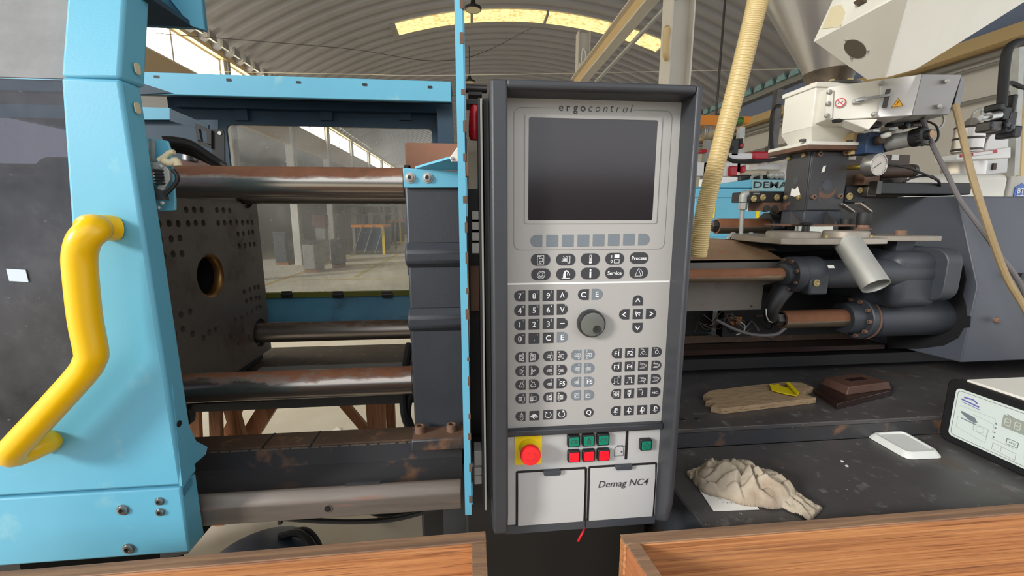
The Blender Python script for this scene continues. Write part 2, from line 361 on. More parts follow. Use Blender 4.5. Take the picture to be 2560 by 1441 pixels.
bar_material('bar_dull', (140, 132, 124), (120, 84, 62), .8, 1.4, .34)
bar_material('rod_rust', (150, 138, 118), (146, 94, 62), -.1, .3, .35, .8)
# ================================================================== THE HALL
XC, RAD, APEX, HALF = 1.6, 12.6, 7.15, 7.0
TH = math.asin(HALF/RAD)
def arch(t, d=0.0):
    a = -TH+2*TH*t; return XC+(RAD-d)*math.sin(a), APEX-RAD+(RAD-d)*math.cos(a)
floor = struct(build(MB().box(-9.2, 9.0, -8, 38.4, -.12, 0), 'floor', 'concrete'))
for x0, x1, y0, y1 in ((-4.72, -4.6, 3, 36), (-3.0, -2.9, 11, 36), (-4.6, 1.0, 13.9, 14.02), (-4.6, 1.0, 10.6, 10.7)):
    build(MB().box(x0, x1, y0, y1, 0.0, .003), 'floor_marking', 'floor_yellow', floor)
ceiling = struct(thing('ceiling', 'ribbed barrel vault roof over the hall', 'ceiling', (XC, 17, APEX))); del ceiling['category']
prof = ((0, 0), (.19, 0), (.235, .075), (.405, .075), (.45, 0))
mb = MB(); SEG = 44
vs = []; fs = []
for i in range(SEG+1):
    for dy, d in prof: x, z = arch(i/SEG, d); vs.append((x, dy, z))
for i in range(SEG):
    for k in range(4): a = i*5+k; fs.append((a, a+1, a+6, a+5))
mb.add(vs, fs); panel0 = build(mb, 'roof_panel', 'roof_sheet', smooth=20)
pc = panel0.location.copy(); adopt(panel0, ceiling)
NP = 92
for k in range(1, NP): place(panel0, ceiling, pc+V(0, .45*k-3.2, 0))
panel0.location = pc+V(0, -3.2, 0)-wloc(ceiling)
mb = MB(); x, z = arch(0); x2, z2 = arch(1)
cl0 = build(MB().prism([(x+.3, .17, z+.0), (x+.3, .43, z+.0), (x+.3, .385, z+.21), (x+.3, .215, z+.21)], (.05, 0, 0)), 'eave_closure', 'grey_trim', smooth=0)
cl1 = build(MB().prism([(x2-.4, .12, z2+.03), (x2-.4, .48, z2+.03), (x2-.4, .36, z2+.28), (x2-.4, .24, z2+.28)], (.05, 0, 0)), 'eave_closure', 'teal_trim', smooth=0)
for c0 in (cl0, cl1):
    l0 = c0.location.copy(); adopt(c0, ceiling)
    for k in range(4, 60): place(c0, ceiling, l0+V(0, .45*k-3.2, 0))
    c0.location = l0+V(0, .45*3-3.2, 0)-wloc(ceiling)
# rooflight: a warm strip that follows the arch, in three lengths
yb, yt = P(1270, 50, Z=APEX-.1).y, P(1270, 22, Z=APEX-.1).y
ya, yb = min(yb, yt), max(yb, yt)
def strip(x0, x1, y0, y1, d0, d1, name, m, n=14):
    t = lambda x: (math.asin((x-XC)/RAD)+TH)/(2*TH); vs = []; fs = []
    for i in range(n+1):
        tt = t(x0+(x1-x0)*i/n)
        for y, d in ((y0, d0), (y1, d0), (y1, d1), (y0, d1)): x, z = arch(tt, d); vs.append((x, y, z))
    for i in range(n):
        for k in range(4): fs.append((i*4+k, i*4+(k+1) % 4, i*4+4+(k+1) % 4, i*4+4+k))
    fs += [(0, 1, 2, 3), (n*4, n*4+3, n*4+2, n*4+1)]
    return build(MB().add(vs, fs), name, m, ceiling, smooth=0)
XL, XR = P(985, 60, Y=ya).x, P(1668, 80, Y=ya).x
XM1, XM2 = XL+(XR-XL)*.27, P(1370, 50, Y=ya).x
for a, b in ((XL, XM1-.03), (XM1+.03, XM2-.03), (XM2+.03, XR)): strip(a, b, ya, yb, .1, .13, 'skylight_pane', 'skylight_glow')
for a in (XL-.14, XM1-.03, XM2-.03, XR): strip(a, a+(.13 if a < XL or a == XR else .06), ya-.03, yb+.03, .09, .2, 'skylight_frame', 'grey_trim', 2)
# ---- left side: clerestory windows over a dim side bay
WL = -5.4
wall_left = struct(build(MB().box(WL-.1, WL, .36, 38, 3.7, 4.36), 'wall_left', 'wall_tan'))
struct(build(MB().box(WL-.12, WL+.1, .36, 38, 4.96, 5.14), 'trim_1', 'tan_paint'))
cols = [7.3+3.4*k for k in range(-2, 9)]
for y in cols:
    build(MB().box(WL-.16, WL+.06, y-.14, y+.14, 0, 4.96), 'column', 'column_white', wall_left, bevel=.01)
    build(MB().box(WL+.06, WL+.1, y-.05, y+.05, 0, 4.96), 'downpipe', 'grey_trim', wall_left)
for i, y in enumerate(cols[:-1]):
    w = struct(thing('window_%d' % (i+1), 'overexposed clerestory window', 'window', (WL-.05, y+1.7, 4.36))); del w['category']
    y0, y1 = y+.14, y+3.26; ym = (y0+y1)/2
    for a, b in ((y0+.05, ym-.025), (ym+.025, y1-.05)): build(MB().box(WL-.06, WL-.04, a, b, 4.4, 4.92), 'pane', 'window_light', w)
    for a, b, c, d in ((y0, y1, 4.36, 4.4), (y0, y1, 4.92, 4.96), (y0, y0+.05, 4.4, 4.92), (ym-.025, ym+.025, 4.4, 4.92), (y1-.05, y1, 4.4, 4.92)):
        build(MB().box(WL-.09, WL-.02, a, b, c, d), 'frame_bar', 'column_white', w)
ws_ = struct(build(MB().box(-9.2, -9.0, 15, 38, 0, 3.9), 'wall_side', 'wall_grey'))
build(MB().box(-9.2, -9.0, 1.0, 15, 3.5, 3.9), 'opening_lintel', 'wall_grey', ws_)  # unseen opening below it, added to let daylight into the side bay
struct(build(MB().box(-9.2, WL-.1, .4, 38, 3.7, 3.8), 'trim_2', 'wall_grey'))
struct(build(MB().box(-4.5, 8.8, -7.3, -7.1, 0, 2.35), 'wall_reflected', 'charcoal'))  # unseen low dark wall, added for the lower part of the screen's reflection
# ---- far end
wf = struct(build(MB().box(-9.2, 8.8, 38, 38.2, 0, 7.6), 'wall_far', 'wall_grey'))
w = struct(thing('window_11', 'bright gable window at the far end of the hall', 'window', (-5, 37.9, 4.6))); del w['category']
for a, b in ((-6.4, -5.2), (-5.1, -3.4), (-3.3, -1.6)): build(MB().box(a, b, 37.93, 37.97, 4.6, 6.2), 'pane', 'window_light', w)
build(MB().box(-6.5, -1.5, 37.9, 37.99, 4.5, 4.6), 'frame_bar', 'column_white', w); build(MB().box(-6.5, -1.5, 37.9, 37.99, 6.2, 6.3), 'frame_bar', 'column_white', w)
# ---- right side
WR = 8.6
wall_right = struct(build(MB().box(WR, WR+.2, 4.5, 18, 0, 4.95), 'wall_right', 'wall_white'))
build(MB().box(WR, WR+.2, 18, 34, 3.5, 4.95), 'opening_lintel', 'wall_white', wall_right); build(MB().box(WR, WR+.2, 34, 38, 0, 4.95), 'wall_length', 'wall_white', wall_right)  # unseen openings below the lintel, added to let daylight into the far hall
build(MB().box(WR, WR+.2, 25.7, 26.3, 0, 3.5), 'opening_pier', 'wall_white', wall_right)
build(MB().box(WR-.06, WR, 4.5, 38, 4.42, 4.92), 'clerestory_band', 'band_blue', wall_right)
build(MB().box(WR-.3, WR-.02, -1, 38, 4.92, 5.12), 'gutter', 'grey_trim', wall_right)
struct(build(MB().box(WR-.4, WR-.08, -1, 38, 4.2, 4.4), 'trim_3', 'tan_paint'))
for z, r in ((4.12, .05), (3.98, .03), (3.45, .035)):
    build(MB().cyl((WR-.12, -1, z), (WR-.12, 38, z), r, seg=10), 'conduit', 'grey_trim', wall_right)
for y in (5.2, 8.4, 11.6, 15): build(MB().cyl((WR-.1, y, 0), (WR-.1, y, 4.2), .03, seg=8), 'conduit', 'grey_trim', wall_right)
# ---- steel columns, crane runway beam, pipe
def hcolumn(x, y, z1, w, label, m='column_white'):
    t = thing('steel_column', label, 'column', (x, y, 0))
    for s in (-1, 1): build(MB().box(x+s*w/2-.01, x+s*w/2+.01, y-w/2, y+w/2, 0, z1), 'flange', m, t)
    build(MB().box(x-w/2, x+w/2, y-.008, y+.008, 0, z1), 'web', m, t); build(MB().box(x-w*.7, x+w*.7, y-w*.7, y+w*.7, 0, .02), 'base_plate', m, t)
    return t
Yn = 5.6; xn = P(1692, 100, Y=Yn).x
hcolumn(xn, Yn, 6.9, .28, 'white steel column rising right behind the control panel')
pc2 = P(1457, 130, Y=10.3); hcolumn(pc2.x, 10.3, P(1457, 82, Y=10.3).z, .26, 'short cream steel column at the far end of the runway beam')
zb = P(1640, 10, X=xn).z
rb = thing('runway_beam', 'tan steel crane beam running back above the control panel', 'beam', (xn-.22, 7, zb))
for z in (zb-.14, zb+.14): build(MB().box(xn-.31, xn-.13, 2.0, 10.15, z-.012, z+.012), 'flange', 'column_white', rb)
build(MB().box(xn-.23, xn-.21, 2.0, 10.15, zb-.128, zb+.128), 'web', 'tan_paint', rb)
pz = zb-.25; pxx = P(1680, 2, Z=pz).x
tag(build(MB().cyl((pxx, 2.2, pz), (pxx, 10, pz), .035, seg=12), 'overhead_pipe', 'zinc'), 'thin grey pipe running beside the tan crane beam', 'pipe')
q = P(1457, 172, Y=10.1)
jb = thing('junction_box', 'small cream electrical box on the short column', 'electrical box', q)
build(MB().box(q.x-.1, q.x+.1, q.y-.08, q.y+.03, q.z-.1, q.z+.1), 'housing', 'cream_paint', jb, bevel=.01); build(MB().box(q.x-.07, q.x+.07, q.y-.095, q.y-.08, q.z-.07, q.z+.07), 'cover', 'cream_paint', jb)
build(MB().tube([q+V(.03, -.02, .1), q+V(.05, -.03, .3), q+V(-.02, -.03, .42), q+V(-.04, -.02, .2), q+V(-.03, -.02, .1)], .012, 6, 4), 'cable', 'white_paint', jb)
a, b = P(1667, 70, Y=5.35), P(1664, 138, Y=5.35)
lb = thing('bumper_bar', 'tan rounded bar mounted on the white steel column', 'bumper', b)
build(MB().tube([a+V(.06, .1, 0), a+V(0, 0, -.01), a+V(0, 0, -.06), b+V(0, 0, .06), b+V(0, 0, .01), b+V(.06, .1, 0)], .04, 10, 3), 'bar', 'tan_paint', lb)
# ---- high bay lamps
def bay_lamp(px, py, Y, r, label):
    c = P(px, py, Y=Y); t = thing('bay_lamp', label, 'lamp', c, 'round high bay lamps')
    build(MB().lathe(c, (0, 0, 1), [(r*.9, -.03), (r, -.01), (r, .02), (r*.55, .06), (r*.3, .1), (r*.25, .2), (0.02, .22)], 24, False, False), 'reflector', 'black', t)
    build(MB().lathe(c, (0, 0, 1), [(r*.88, -.025), (r*.88, -.015)], 24), 'lens', 'latch_ivory', t)
    build(MB().cyl(c+V(0, 0, .21), (c.x, c.y, -.09+arch(.5+math.asin((c.x-XC)/RAD)/(2*TH))[1]), .012, seg=6), 'suspension', 'black', t)
bay_lamp(1183, 22, 9.4, .17, 'round black high bay lamp hanging in front of the yellow skylight')
bay_lamp(1174, 204, 14.8, .18, 'small distant round lamp low beside the blue rail')
# ---- wires slung across the hall
def wire(pts, r, label, m='steel_dark'): tag(build(MB().tube(pts, r, 6, 6), 'overhead_wire', m), label, 'wire')
wire([(WL+.1, 9.6, P(640, 183, Y=9.6).z), P(900, 186, Y=9.6), P(1150, 188, Y=9.6), (8.2, 9.6, 4.9)], .008, 'pale wire stretched across the hall just above the blue beam', 'cream_paint')
wire([(WL+.1, 8.3, P(520, 88, Y=8.3).z), P(850, 120, Y=8.3), P(1140, 150, Y=8.3), P(1330, 70, Y=10.8)], .006, 'thin dark wire sagging under the ribbed roof')
# ================================================================== CLAMPING SIDE
GY = .85
def bolt(px, py, Y, r, parent, m='steel', h=.006, hexr=True):
    c = P(px, py, Y=Y)
    o = build(MB().lathe(c, (0, -1, 0), [(r*1.25, 0), (r*1.25, h*.3), (r, h*.35), (r*.9, h*.9), (r*.55, h), (r*.5, h), (r*.5, h*.5)], 20, True, True), 'bolt', m, parent)
    build(MB().lathe(c+V(0, -h*.52, 0), (0, -1, 0), [(r*.48, 0), (r*.48, .0005)], 6), 'socket', 'black', o); return o
gate = thing('safety_gate', 'sky blue sliding safety gate with bent yellow handle and dirty window', 'safety gate', (-.62, GY, .845))
PT = lambda x, z, y=GY: V(x, y, z)
build(MB().prism([PT(-.699, 1.787), PT(-.605, 1.787), PT(-.6, 1.0), PT(-1.6, 1.0), PT(-1.6, 1.02), PT(-1.02, 1.02), PT(-.915, 1.121), PT(-.747, 1.286)], (0, .05, 0)), 'gate_post', 'blue', gate, bevel=.006)
lean = V(0, .27, 1)
a, b = PT(-.699, 1.787), PT(-.605, 1.787)
build(MB().add([a, b, b+lean*.55, a+lean*.55]+[q+V(0, .06, 0) for q in (a, b, b+lean*.55, a+lean*.55)], [(0, 1, 2, 3), (7, 6, 5, 4), (0, 4, 5, 1), (1, 5, 6, 2), (2, 6, 7, 3), (3, 7, 4, 0)]), 'upper_post', 'blue', gate, bevel=.006)
build(MB().box(-1.6, -.603, GY-.002, GY+.05, .846, .997), 'kick_panel', 'blue', gate, bevel=.004)
build(MB().box(-1.6, -1.5, GY, GY+.05, 1.02, 1.787), 'far_post', 'blue', gate, bevel=.005)
fl = [P(px, py, X=-.6) for px, py in ((431, 960), (455, 1216), (478, 1190), (482, 1165), (515, 1136), (519, 1118), (491, 1104), (462, 1045))]
build(MB().prism(fl, (-.005, 0, 0)), 'skirt_flange', 'blue', gate)
fl = [P(px, py, X=-.601) for px, py in ((457, 1222), (481, 1196), (481, 1213), (458, 1246))]
build(MB().prism(fl, (-.005, 0, 0)), 'skirt_tab', 'blue_dirty', gate)
build(MB().box(-1.5, -.7, GY+.02, GY+.026, 1.02, 1.787), 'lower_pane', 'pane_gate', gate)
q = [V(-1.5, GY+.02, 1.79), V(-.7, GY+.02, 1.79)]
build(MB().prism([q[0], q[1], q[1]+lean*.5, q[0]+lean*.5], (0, .006, 0)), 'upper_pane', 'pane_upper', gate)
c = P(45, 689, Y=GY+.0185); build(MB().prism(on_plane(c, (1, 0, -.05), (0, 0, 1), [(-.016, -.011), (.016, -.012), (.015, .011), (-.017, .012)]), (0, -.0008, 0)), 'tape_patch', 'tape', gate)
for px, py, r in ((308, 1275, .0095), (400, 1253, .0072), (402, 1280, .0072), (322, 1372, .0095)): bolt(px, py, GY-.002, r, gate)
for px, py in ((343, 172), (343, 270)):
    c = P(px, py, X=-.6 if py > 200 else -.6); build(MB().prism(on_plane(V(-.5985, c.y, c.z), (0, 1, 0), (0, 0, 1), rrect(.013, .02, .006)), (-.002, 0, 0)), 'slot', 'latch_ivory', gate)  # pale insets stand in for light showing through the slots
c = P(448, 1060, X=-.599); build(MB().lathe(c, (1, 0, 0), [(.007, 0), (.007, .0006)], 12), 'slot', 'black', gate)
c = P(438, 235, X=-.599)
# handle
HY = GY-.062
hp = [PT(-.652, 1.528, GY+.004), PT(-.664, 1.530, GY-.03), P(240, 572, Y=HY+.012), P(212, 598, Y=HY), P(200, 640, Y=HY), P(203, 700, Y=HY), P(214, 800, Y=HY), P(229, 880, Y=HY), P(224, 905, Y=HY), P(206, 935, Y=HY), P(130, 1020, Y=HY), P(55, 1100, Y=HY), P(33, 1126, Y=HY+.002), P(45, 1135, Y=HY+.016), P(112, 1108, Y=GY-.012), P(118, 1105, Y=GY+.004)]
build(MB().tube(hp, .0232, 20, 5), 'handle', 'yellow', gate)
# latch on the gate edge
lt = build(MB().prism([P(x, y, Y=.93) for x, y in ((368, 345), (418, 352), (428, 380), (438, 500), (438, 526), (395, 530))], (0, .006, 0)), 'latch_plate', 'blue', gate, bevel=.002)
build(MB().prism([P(x, y, Y=.92) for x, y in ((380, 352), (387, 350), (390, 405), (380, 406))], (0, -.008, 0)), 'latch_post', 'zinc', lt)
build(MB().tube([P(x, y, Y=.905) for x, y in ((398, 402), (412, 392), (424, 382), (436, 380))], lambda t: .0055-.001*t, 10, 4), 'latch_lever', 'latch_ivory', lt)
build(MB().tube([P(x, y, Y=.903) for x, y in ((410, 402), (426, 408), (440, 402), (445, 415))], lambda t: .007, 10, 4), 'latch_finger', 'latch_ivory', lt)
build(MB().prism([P(x, y, Y=.91) for x, y in ((376, 408), (412, 405), (428, 428), (430, 450), (400, 500), (390, 480), (416, 446), (410, 425), (378, 424))], (0, -.006, 0)), 'latch_arm', 'zinc', lt, bevel=.001)
mb = MB()
for k in range(5): mb.lathe(P(400, 438, Y=.907)+V(0, 0, -.006*k+.008), (0, 0, 1), [(.009, -.0022), (.0115, 0), (.009, .0022)], 12)
build(mb, 'spring', 'steel_dark', lt)
build(MB().tube([P(x, y, Y=.9) for x, y in ((432, 425), (442, 438), (443, 452), (430, 470), (412, 488))], .004, 8, 4), 'strap', 'black', lt)
build(MB().prism([P(x, y, Y=.91) for x, y in ((396, 470), (418, 480), (424, 502), (400, 500))], (0, -.01, 0)), 'striker', 'steel_dark', lt)
for x, y in ((404, 416), (408, 508), (398, 520)): c = P(x, y, Y=.905); build(MB().lathe(c, (0, -1, 0), [(.004, 0), (.004, .003), (.002, .0045)], 10), 'screw', 'zinc', lt)
# header gusset at the top
g = thing('header_beam', 'pale blue sheet steel header beam at the top left corner', 'beam', P(430, 60, Y=1.05))
build(MB().prism([P(x, y, Y=1.05) for x, y in ((340, 62), (482, 68), (512, 76), (498, -60), (330, -70))], (0, .012, 0)), 'end_plate', 'blue_dirty', g)
build(MB().prism([P(x, y, Y=1.045) for x, y in ((425, -4), (440, -60), (500, -60), (513, 76), (480, 66))], (0, -.004, 0)), 'gusset', 'blue', g)
build(MB().add([P(340, 62, Y=1.05), P(482, 68, Y=1.05), P(482, 68, Y=1.05)+V(0, -.12, 0), P(340, 62, Y=1.05)+V(0, -.12, 0)]+[q+V(0, 0, .01) for q in (P(340, 62, Y=1.05), P(482, 68, Y=1.05), P(482, 68, Y=1.05)+V(0, -.12, 0), P(340, 62, Y=1.05)+V(0, -.12, 0))], [(0, 1, 2, 3), (7, 6, 5, 4), (0, 4, 5, 1), (1, 5, 6, 2), (2, 6, 7, 3), (3, 7, 4, 0)]), 'soffit', 'blue_shaded', g)
# ---- moving platen with its drilled mounting face
XP = -.84; AY, AZ = 1.445, 1.358
mp_ = thing('moving_platen', 'brown steel moving platen drilled with mounting holes around a round bore', 'platen', (XP-.09, AY, 1.0))
face = build(MB().box(XP-.17, XP, 1.06, 1.795, 1.0, 1.602), 'plate', 'platen_steel', mp_, smooth=0)
H = [(348,402),(403,402),(455,402),(560,404),(605,405),(650,408),(160,500),(230,495),(293,498),(362,497),(415,495),(467,494),(570,496),(614,492),(657,492),(699,488),(738,491),(774,489),(804,489),(708,571),(744,568),(782,561),(809,555),(172,615),(245,603),(305,598),(717,653),(755,649),(791,643),(820,640),(192,722),(258,709),(320,706),(750,972),(790,955),(822,942),(848,938),(830,1015),(854,1010),(838,1085),(862,1076),(798,1022),(766,1035),(250,1155),(312,1130),(376,1108),(270,1265),(325,1230),(393,1262),(470,1293),(508,1252),(553,1235),(690,1165),(735,1155),(770,1130),(805,1110),(783,1285),(710,1330),(655,1280),(740,1235)]
mb = MB()
for zx, zy in H:
    c = P(340+zx/2.771, 380+zy/2.771, X=XP); mb.cyl(V(XP-.045, c.y, c.z), V(XP+.01, c.y, c.z), .0105, seg=12)
mb.cyl((XP-.12, AY, AZ), (XP+.01, AY, AZ), .072, seg=40)
for sy in (1.16, 1.72):
    for sz in (1.635, 1.089): mb.cyl((XP-.2, sy, sz), (XP+.02, sy, sz), .0565, seg=24)
cut(face, mb)
build(MB().lathe((XP, AY, AZ), (-1, 0, 0), [(.0715, .0), (.066, .003), (.061, .01), (.061, .026), (.0718, .026), (.0718, 0)], 44, False, False), 'locating_ring', 'bore_brass', mp_)
build(MB().lathe((XP-.115, AY, AZ), (1, 0, 0), [(.001, 0), (.0716, 0), (.0716, .088)], 32, False, False), 'bore_shade', 'black', mp_)  # black lining paints in the darkness deep inside the bore
for sy in (1.16, 1.72):
    for sz in (1.635, 1.089): build(MB().pipe((XP-.16, sy, sz), (XP-.012, sy, sz), .056, .015), 'bar_bushing', 'steel_dark', mp_)
build(MB().box(XP-.15, XP-.02, 1.1, 1.76, .968, 1.0), 'slide_shoe', 'black', mp_)
clamp = thing('clamp_housing', 'dark clamping housing behind the dirty gate window', 'machine housing', (-1.6, 1.45, .96))
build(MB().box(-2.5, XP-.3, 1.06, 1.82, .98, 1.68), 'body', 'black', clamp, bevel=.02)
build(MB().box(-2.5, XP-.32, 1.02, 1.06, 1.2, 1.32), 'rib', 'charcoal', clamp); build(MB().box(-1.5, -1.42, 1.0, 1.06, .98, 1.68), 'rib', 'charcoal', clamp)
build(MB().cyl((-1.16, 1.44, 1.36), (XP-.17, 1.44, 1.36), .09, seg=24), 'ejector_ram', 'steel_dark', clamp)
# ---- tie bars
for nm, y, z, m in (('thick tie bar with brown rust along its top, nearest upper one', 1.16, 1.635, 'bar_rust'), ('upper tie bar at the back, mostly hidden by the nearest upper one', 1.72, 1.635, 'bar_dull'),
                    ('lower front tie bar with orange rust patches above the bed rail', 1.16, 1.089, 'bar_patchy'), ('lower rear tie bar in front of the blue rear panel', 1.72, 1.089, 'bar_dull')):
    t = thing('tie_bar', nm, 'tie bar', (-.6, y, z-.04)); t['group'] = 'tie bars of the clamping unit'
    build(MB().cyl((XP-.28, y, z), (-.04, y, z), .0395, seg=48), 'bar', m, t)
    build(MB().lathe((-.168, y, z), (1, 0, 0), [(.0396, 0), (.047, .003), (.047, .0145)], 32, False, False), 'collar', 'steel_dark', t)
# ---- fixed platen
fp = thing('fixed_platen', 'dark slate grey fixed platen standing beside the blue door rail', 'platen', (-.085, 1.45, .965))
fpl = build(MB().box(-.153, -.016, 1.05, 1.84, .97, 1.655), 'plate', 'cast_iron', fp, bevel=.006)
mb = MB()
for sy in (1.16, 1.72):
    for sz in (1.635, 1.089): mb.cyl((-.2, sy, sz), (-.03, sy, sz), .0405, seg=24)
cut(fpl, mb)
for y0, y1 in ((612, 668), (776, 828)):
    z1, z0 = P(1090, y0, Y=1.04).z, P(1090, y1, Y=1.04).z
    build(MB().prism([(-.157, 1.05, z0-.004), (-.157, 1.032, z0+.012), (-.157, 1.03, z1-.016), (-.157, 1.05, z1+.008)], (.143, 0, 0)), 'cast_rib', 'cast_iron', fp, bevel=.006)
for z0, z1 in ((1.405, 1.475), (1.235, 1.3)): build(MB().box(-.1555, -.15, 1.06, 1.83, z0, z1), 'side_rib', 'cast_iron', fp)
build(MB().box(-.17, .0, 1.2, 1.8, 1.656, 1.745), 'top_plate', 'brown_steel', fp, bevel=.004)
build(MB().box(-.154, -.012, .985, 1.048, .967, 1.0), 'foot', 'bed_black', fp, bevel=.005)
build(MB().box(-.151, -.014, .988, 1.047, 1.0, 1.0012), 'rust_film', 'rust_plate', fp)
for px, py in ((1056, 1060), (1132, 1052)):
    c = P(px, py, Z=1.0); c = V(c.x, 1.022, 1.001)
    o = build(MB().lathe(c, (0, 0, 1), [(.0135, 0), (.0135, .018), (.012, .019), (.0075, .019), (.0075, .009)], 20, True, True), 'cap_screw', 'rusty_bolt', fp)
    build(MB().lathe(c+V(0, 0, .0085), (0, 0, 1), [(.007, 0), (.007, .0005)], 6), 'socket', 'black', o)
br = thing('rail_bracket', 'sky blue bracket with two washered bolts on the fixed platen', 'bracket', P(1080, 470, Y=1.04))
build(MB().prism([P(x, y, Y=1.046) for x, y in ((1008, 421), (1161, 430), (1161, 470), (1011, 470))], (0, -.008, 0)), 'back_plate', 'blue', br, bevel=.002)
a, b = P(1038, 422, Y=1.04), P(1160, 412, Y=1.04)
build(MB().prism([a, P(1160, 428, Y=1.04), P(1160, 428, Y=1.04)+V(.0, -.1, .02), a+V(.08, -.06, .015)], (0, 0, .005)), 'gusset', 'blue', br)
for px in (1025, 1069):
    c = P(px, 445, Y=1.038); o = build(MB().lathe(c, (0, -1, 0), [(.0125, 0), (.0125, .002), (.009, .0022), (.0085, .008), (.005, .009), (.004, .006)], 22), 'bolt', 'zinc', br); build(MB().lathe(c+V(0, -.0062, 0), (0, -1, 0), [(.0038, 0), (.0038, .0005)], 6), 'socket', 'black', o)
cb = thing('white_bracket', 'small off-white triangular bracket on the blue door rail', 'bracket', P(1150, 400, Y=.95))
build(MB().prism([P(x, y, Y=.93) for x, y in ((1124, 394), (1128, 404), (1168, 404), (1168, 345), (1156, 352))], (0, .006, 0)), 'plate', 'white_label', cb, bevel=.001)
c = P(1131, 397, Y=.929); build(MB().lathe(c, (0, -1, 0), [(.004, 0), (.003, .003)], 10), 'screw', 'zinc', cb)
# ---- blue door rail, seen edge on, and what hangs beside it
dr = thing('door_rail', 'tall narrow sky blue door rail with chipped rusty edge beside the control panel', 'rail', (-.01, .82, .93))
build(MB().box(-.0195, -.006, .8, .804, .926, 2.35), 'front_flange', 'blue', dr)
build(MB().box(-.0075, -.0045, .804, .93, .926, 2.35), 'web', 'rust_plate', dr)
for z0, z1 in ((1.55, 1.62), (1.72, 1.9), (.95, 1.0)): build(MB().box(-.006, -.003, .8005, .806, z0, z1), 'chipped_edge', 'blue_dirty', dr)
random.seed(21)
for k in range(16):
    z0 = .95+k*.062+random.uniform(0, .03); build(MB().box(-.0085-random.uniform(0, .003), -.0042, .7992, .8008, z0, z0+random.uniform(.006, .022)), 'rust_chip', 'rust_plate', dr)
gs = thing('guard_strip', 'tall thin black steel strip between blue rail and control panel', 'guard strip', (.025, .77, .95))
build(MB().box(.018, .0215, .765, .9, P(1212, 1270, Y=.765).z, P(1212, 245, Y=.765).z), 'strip', 'black', gs)
build(MB().box(.0215, .0245, .755, .766, P(1212, 1268, Y=.765).z, P(1212, 250, Y=.765).z), 'edge', 'grey_trim', gs)
build(MB().box(.027, .036, .76, .9, P(1220, 1240, Y=.77).z, P(1220, 250, Y=.77).z), 'seal', 'black_rubber', gs)
bl = thing('dark_backing', 'dark machine column seen in the gap beside the control panel', 'machine column', (.06, 1.2, 0))
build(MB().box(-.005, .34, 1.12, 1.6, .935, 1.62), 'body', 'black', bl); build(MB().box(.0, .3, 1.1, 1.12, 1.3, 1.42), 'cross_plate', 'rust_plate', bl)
for z0, z1 in ((540, 555), (690, 700)):
    pass
rl = thing('red_reflector', 'red cylindrical reflector hanging on a black clip by the blue rail', 'reflector', P(1188, 300, Y=.86))
c = P(1187, 280, Y=.86); build(MB().lathe(c, (0, 0, -1), [(.008, -.012), (.0105, 0), (.0125, .03), (.0125, .045), (.009, .052)], 18), 'lens', 'red_plastic', rl)
build(MB().box(c.x-.016, c.x+.018, .85, .9, c.z+.012, c.z+.02), 'clip', 'black', rl); build(MB().box(c.x-.012, c.x+.014, .85, .88, c.z+.028, c.z+.034), 'clip', 'black', rl)
c = P(1180, 222, Y=.9); build(MB().cyl(c+V(-.02, 0, 0), c+V(.03, 0, 0), .008, seg=10), 'pin', 'steel_dark', rl)
def block_stack(px, ys, Y, label):
    t = thing('terminal_stack', label, 'terminal blocks', P(px, ys[-1][1], Y=Y))
    for i, (a, b) in enumerate(ys):
        z1, z0 = P(px, a, Y=Y).z, P(px, b, Y=Y).z; x = P(px, a, Y=Y).x
        build(MB().box(x-.008, x+.009, Y-.01-.003*(i % 2), Y+.03, z0+.001, z1-.001), 'terminal_block', 'white_label', t, bevel=.0015)
    build(MB().box(x-.008, x+.008, Y+.03, Y+.036, P(px, ys[-1][1], Y=Y).z, P(px, ys[0][0], Y=Y).z), 'mounting_strip', 'black', t)
block_stack(1189, [(527, 551), (554, 576), (580, 603), (606, 634)], .86, 'stack of white blocks halfway up beside the blue rail')
block_stack(1194, [(1122, 1160), (1162, 1182), (1184, 1206)], .86, 'stack of white blocks near the lower end of the blue rail')
# ---- bed rail with drip tray
bed = thing('bed_rail', 'black machine bed rail with rusty drip tray and rolled lip', 'machine bed', (-.85, 1.0, .85))
X0, X1 = -1.9, -.03
def sweep(prof, x0=X0, x1=X1): return MB().prism([(x0, y, z) for y, z in prof], (x1-x0, 0, 0))
def chip_row(): pass
build(sweep([(1.12, .966), (1.052, .966), (1.048, .93), (1.12, .93)]), 'slide_way', 'brown_rust_rail', bed)
build(MB().box(-.42, -.416, 1.05, 1.121, .94, .9675), 'joint', 'black', bed); build(MB().box(-.54, -.535, 1.05, 1.121, .94, .9668), 'joint', 'black', bed)
build(sweep([(1.05, .962), (1.044, .962), (1.04, .912), (1.04, .86), (1.09, .86), (1.09, .928), (1.05, .928)]), 'rail_body', 'bed_black', bed)
build(sweep([(1.04, .915), (1.0, .902), (.965, .9), (.93, .918), (.93, .912), (.965, .894), (1.0, .896), (1.04, .905)]), 'drip_tray', 'bed_black', bed)
lip = build(sweep([(.936, .921), (.93, .926), (.924, .925), (.906, .905), (.9045, .898), (.9045, .862), (.92, .86), (.938, .9)]), 'tray_lip', 'lip_steel', bed, bevel=.0025)
c = P(820, 1272, Y=.9045); lh = build(MB().lathe(c, (0, -1, 0), [(.0085, 0), (.0085, .0012), (.0075, .0014)], 22), 'lip_hole', 'black', bed)
build(MB().lathe(c, (0, -1, 0), [(.0095, 0), (.0095, .0016), (.0078, .0018), (.0078, 0)], 22, False, False), 'hole_edge', 'lip_steel', lh)
for k in range(26):
    xa = -.66+k*.0245; build(MB().box(xa, xa+.016+.007*((k*7) % 3)/2, 1.0425, 1.0455, .9605, .9635), 'worn_edge', 'lip_steel', bed)
